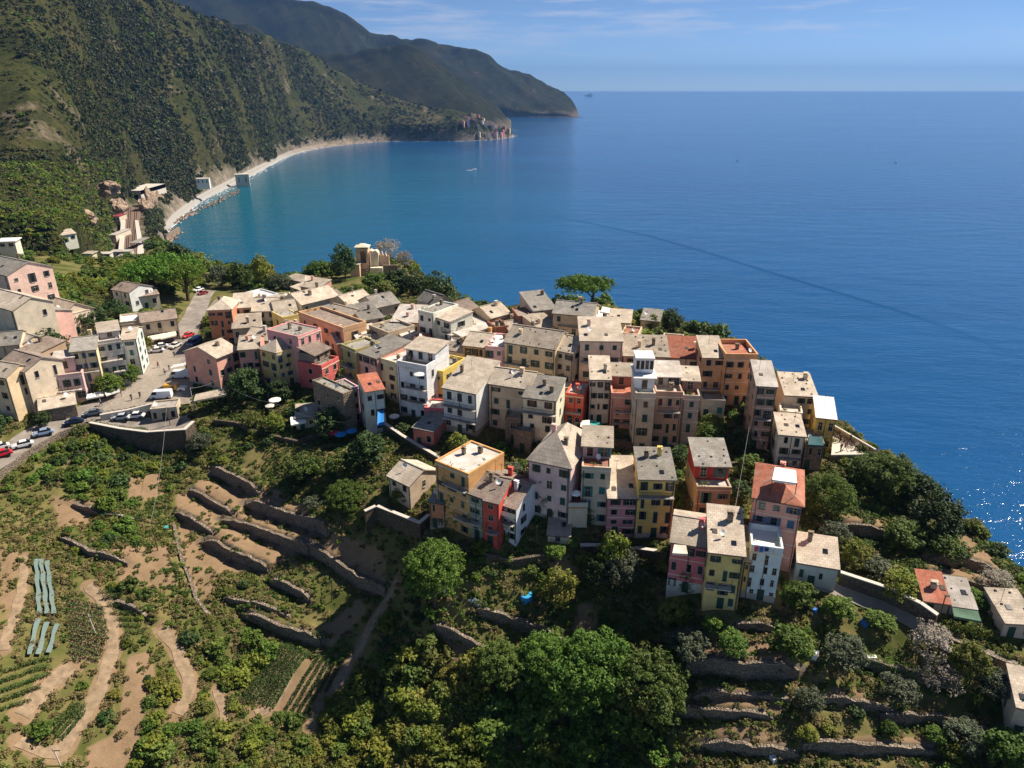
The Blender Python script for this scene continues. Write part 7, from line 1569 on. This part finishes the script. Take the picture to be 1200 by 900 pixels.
# long low bow wave crossing the sea
def bow_wave(off, amp, hw):
    P = [Pz(*q, .02)[:2] for q in [(620,249),(700,263),(760,276),(830,296),(900,318),(960,336),(1000,348),(1060,366),(1130,390),(1215,424)]]; V, Q = [], []; pts = []
    for a, b in zip(P[:-1], P[1:]): pts += [a+(b-a)*t for t in np.linspace(0, 1, 12, endpoint=False)]
    pts = np.array(pts); t = np.gradient(pts, axis=0); n = np.stack([-t[:, 1], t[:, 0]], 1); n /= np.linalg.norm(n, axis=1)[:, None]; K = 29
    for i, (p, q) in enumerate(zip(pts, n)):
        e = math.sin(math.pi*i/(len(pts)-1))**.5
        for k in range(K): u = (k/(K-1)*2-1); V.append((*(p+q*(off*(.3+.7*i/len(pts))+u*hw)), .03+amp*e*(1-u*u)*(.5-.5*math.cos(u*math.pi*5+.6*math.sin(i*.5)))))
    Q = [[i*K+k, i*K+k+1, (i+1)*K+k+1, (i+1)*K+k] for i in range(len(pts)-1) for k in range(K-1)]; V = np.array(V)
    if np.cross(V[Q[0][1]]-V[Q[0][0]], V[Q[0][2]]-V[Q[0][1]])[2] < 0: Q = [q[::-1] for q in Q]
    o = link('bow_wave', mesh_np('bow_wave', V, Q, True), None, bpy.data.materials['sea_water']); o['kind'] = 'stuff'
bow_wave(0, .15, 3)
# surf along the shore
def surf():
    A = HILL_NEAR; rng = np.random.default_rng(31); V, Fc = [], []
    pts = []
    for i in range(A.shape[1]):
        z = A[:, i, 2]; k = np.nonzero((z[:-1] < 0) & (z[1:] >= 0))[0]
        if len(k) and A[k[0], i, 1] > 700: a, b = A[k[0], i], A[k[0]+1, i]; t = -a[2]/(b[2]-a[2]); pts.append((a+(b-a)*t)[:2])
    pts = np.array(pts); t = np.gradient(pts, axis=0); n = np.stack([-t[:, 1], t[:, 0]], 1); n /= np.maximum(np.linalg.norm(n, axis=1), 1e-6)[:, None]
    out = np.where((n[:, :1]*1 > 0), n, -n)
    for row in (0, 1, 2):
        for i in range(len(pts)-1):
            if np.hypot(*(pts[i+1]-pts[i])) > 80 or rng.random() < .25+.22*row: continue
            o1 = row*4.5+rng.uniform(-.5, 1.5); w = rng.uniform(.5, 2.4); m = len(V); V += [(*(pts[i]+out[i]*o1), .06+.01*row), (*(pts[i+1]+out[i+1]*o1), .06+.01*row), (*(pts[i+1]+out[i+1]*(o1+w)), .06+.01*row), (*(pts[i]+out[i]*(o1+w*.6)), .06+.01*row)]; Fc.append([m, m+1, m+2, m+3])
    o = link('surf_foam', mesh_from('surf_foam', V, Fc), None, simple('sea_foam', (.7, .74, .78, 1), .7, .3, .5)); o['kind'] = 'stuff'
surf()
# ================================================================ HAZE
def haze():
    mb = MB().box(-24500, 24500, -400, 24500, -16, 5+max((o.matrix_basis @ Vector(c)).z for o in COL.objects if o.name in ('near_hillside', 'middle_ridge', 'far_headland') for c in o.bound_box))
    m = bpy.data.materials.new('haze_air'); m.use_nodes = True; nt = m.node_tree; nt.nodes.clear()
    out = nt.nodes.new('ShaderNodeOutputMaterial'); v = nt.nodes.new('ShaderNodeVolumePrincipled')
    v.inputs['Color'].default_value = (.17, .37, .78, 1); v.inputs['Density'].default_value = 5.6e-5; v.inputs['Anisotropy'].default_value = .2
    nt.links.new(v.outputs[0], out.inputs['Volume'])
    o = mb.build('haze', m); o['kind'] = 'stuff'
haze()
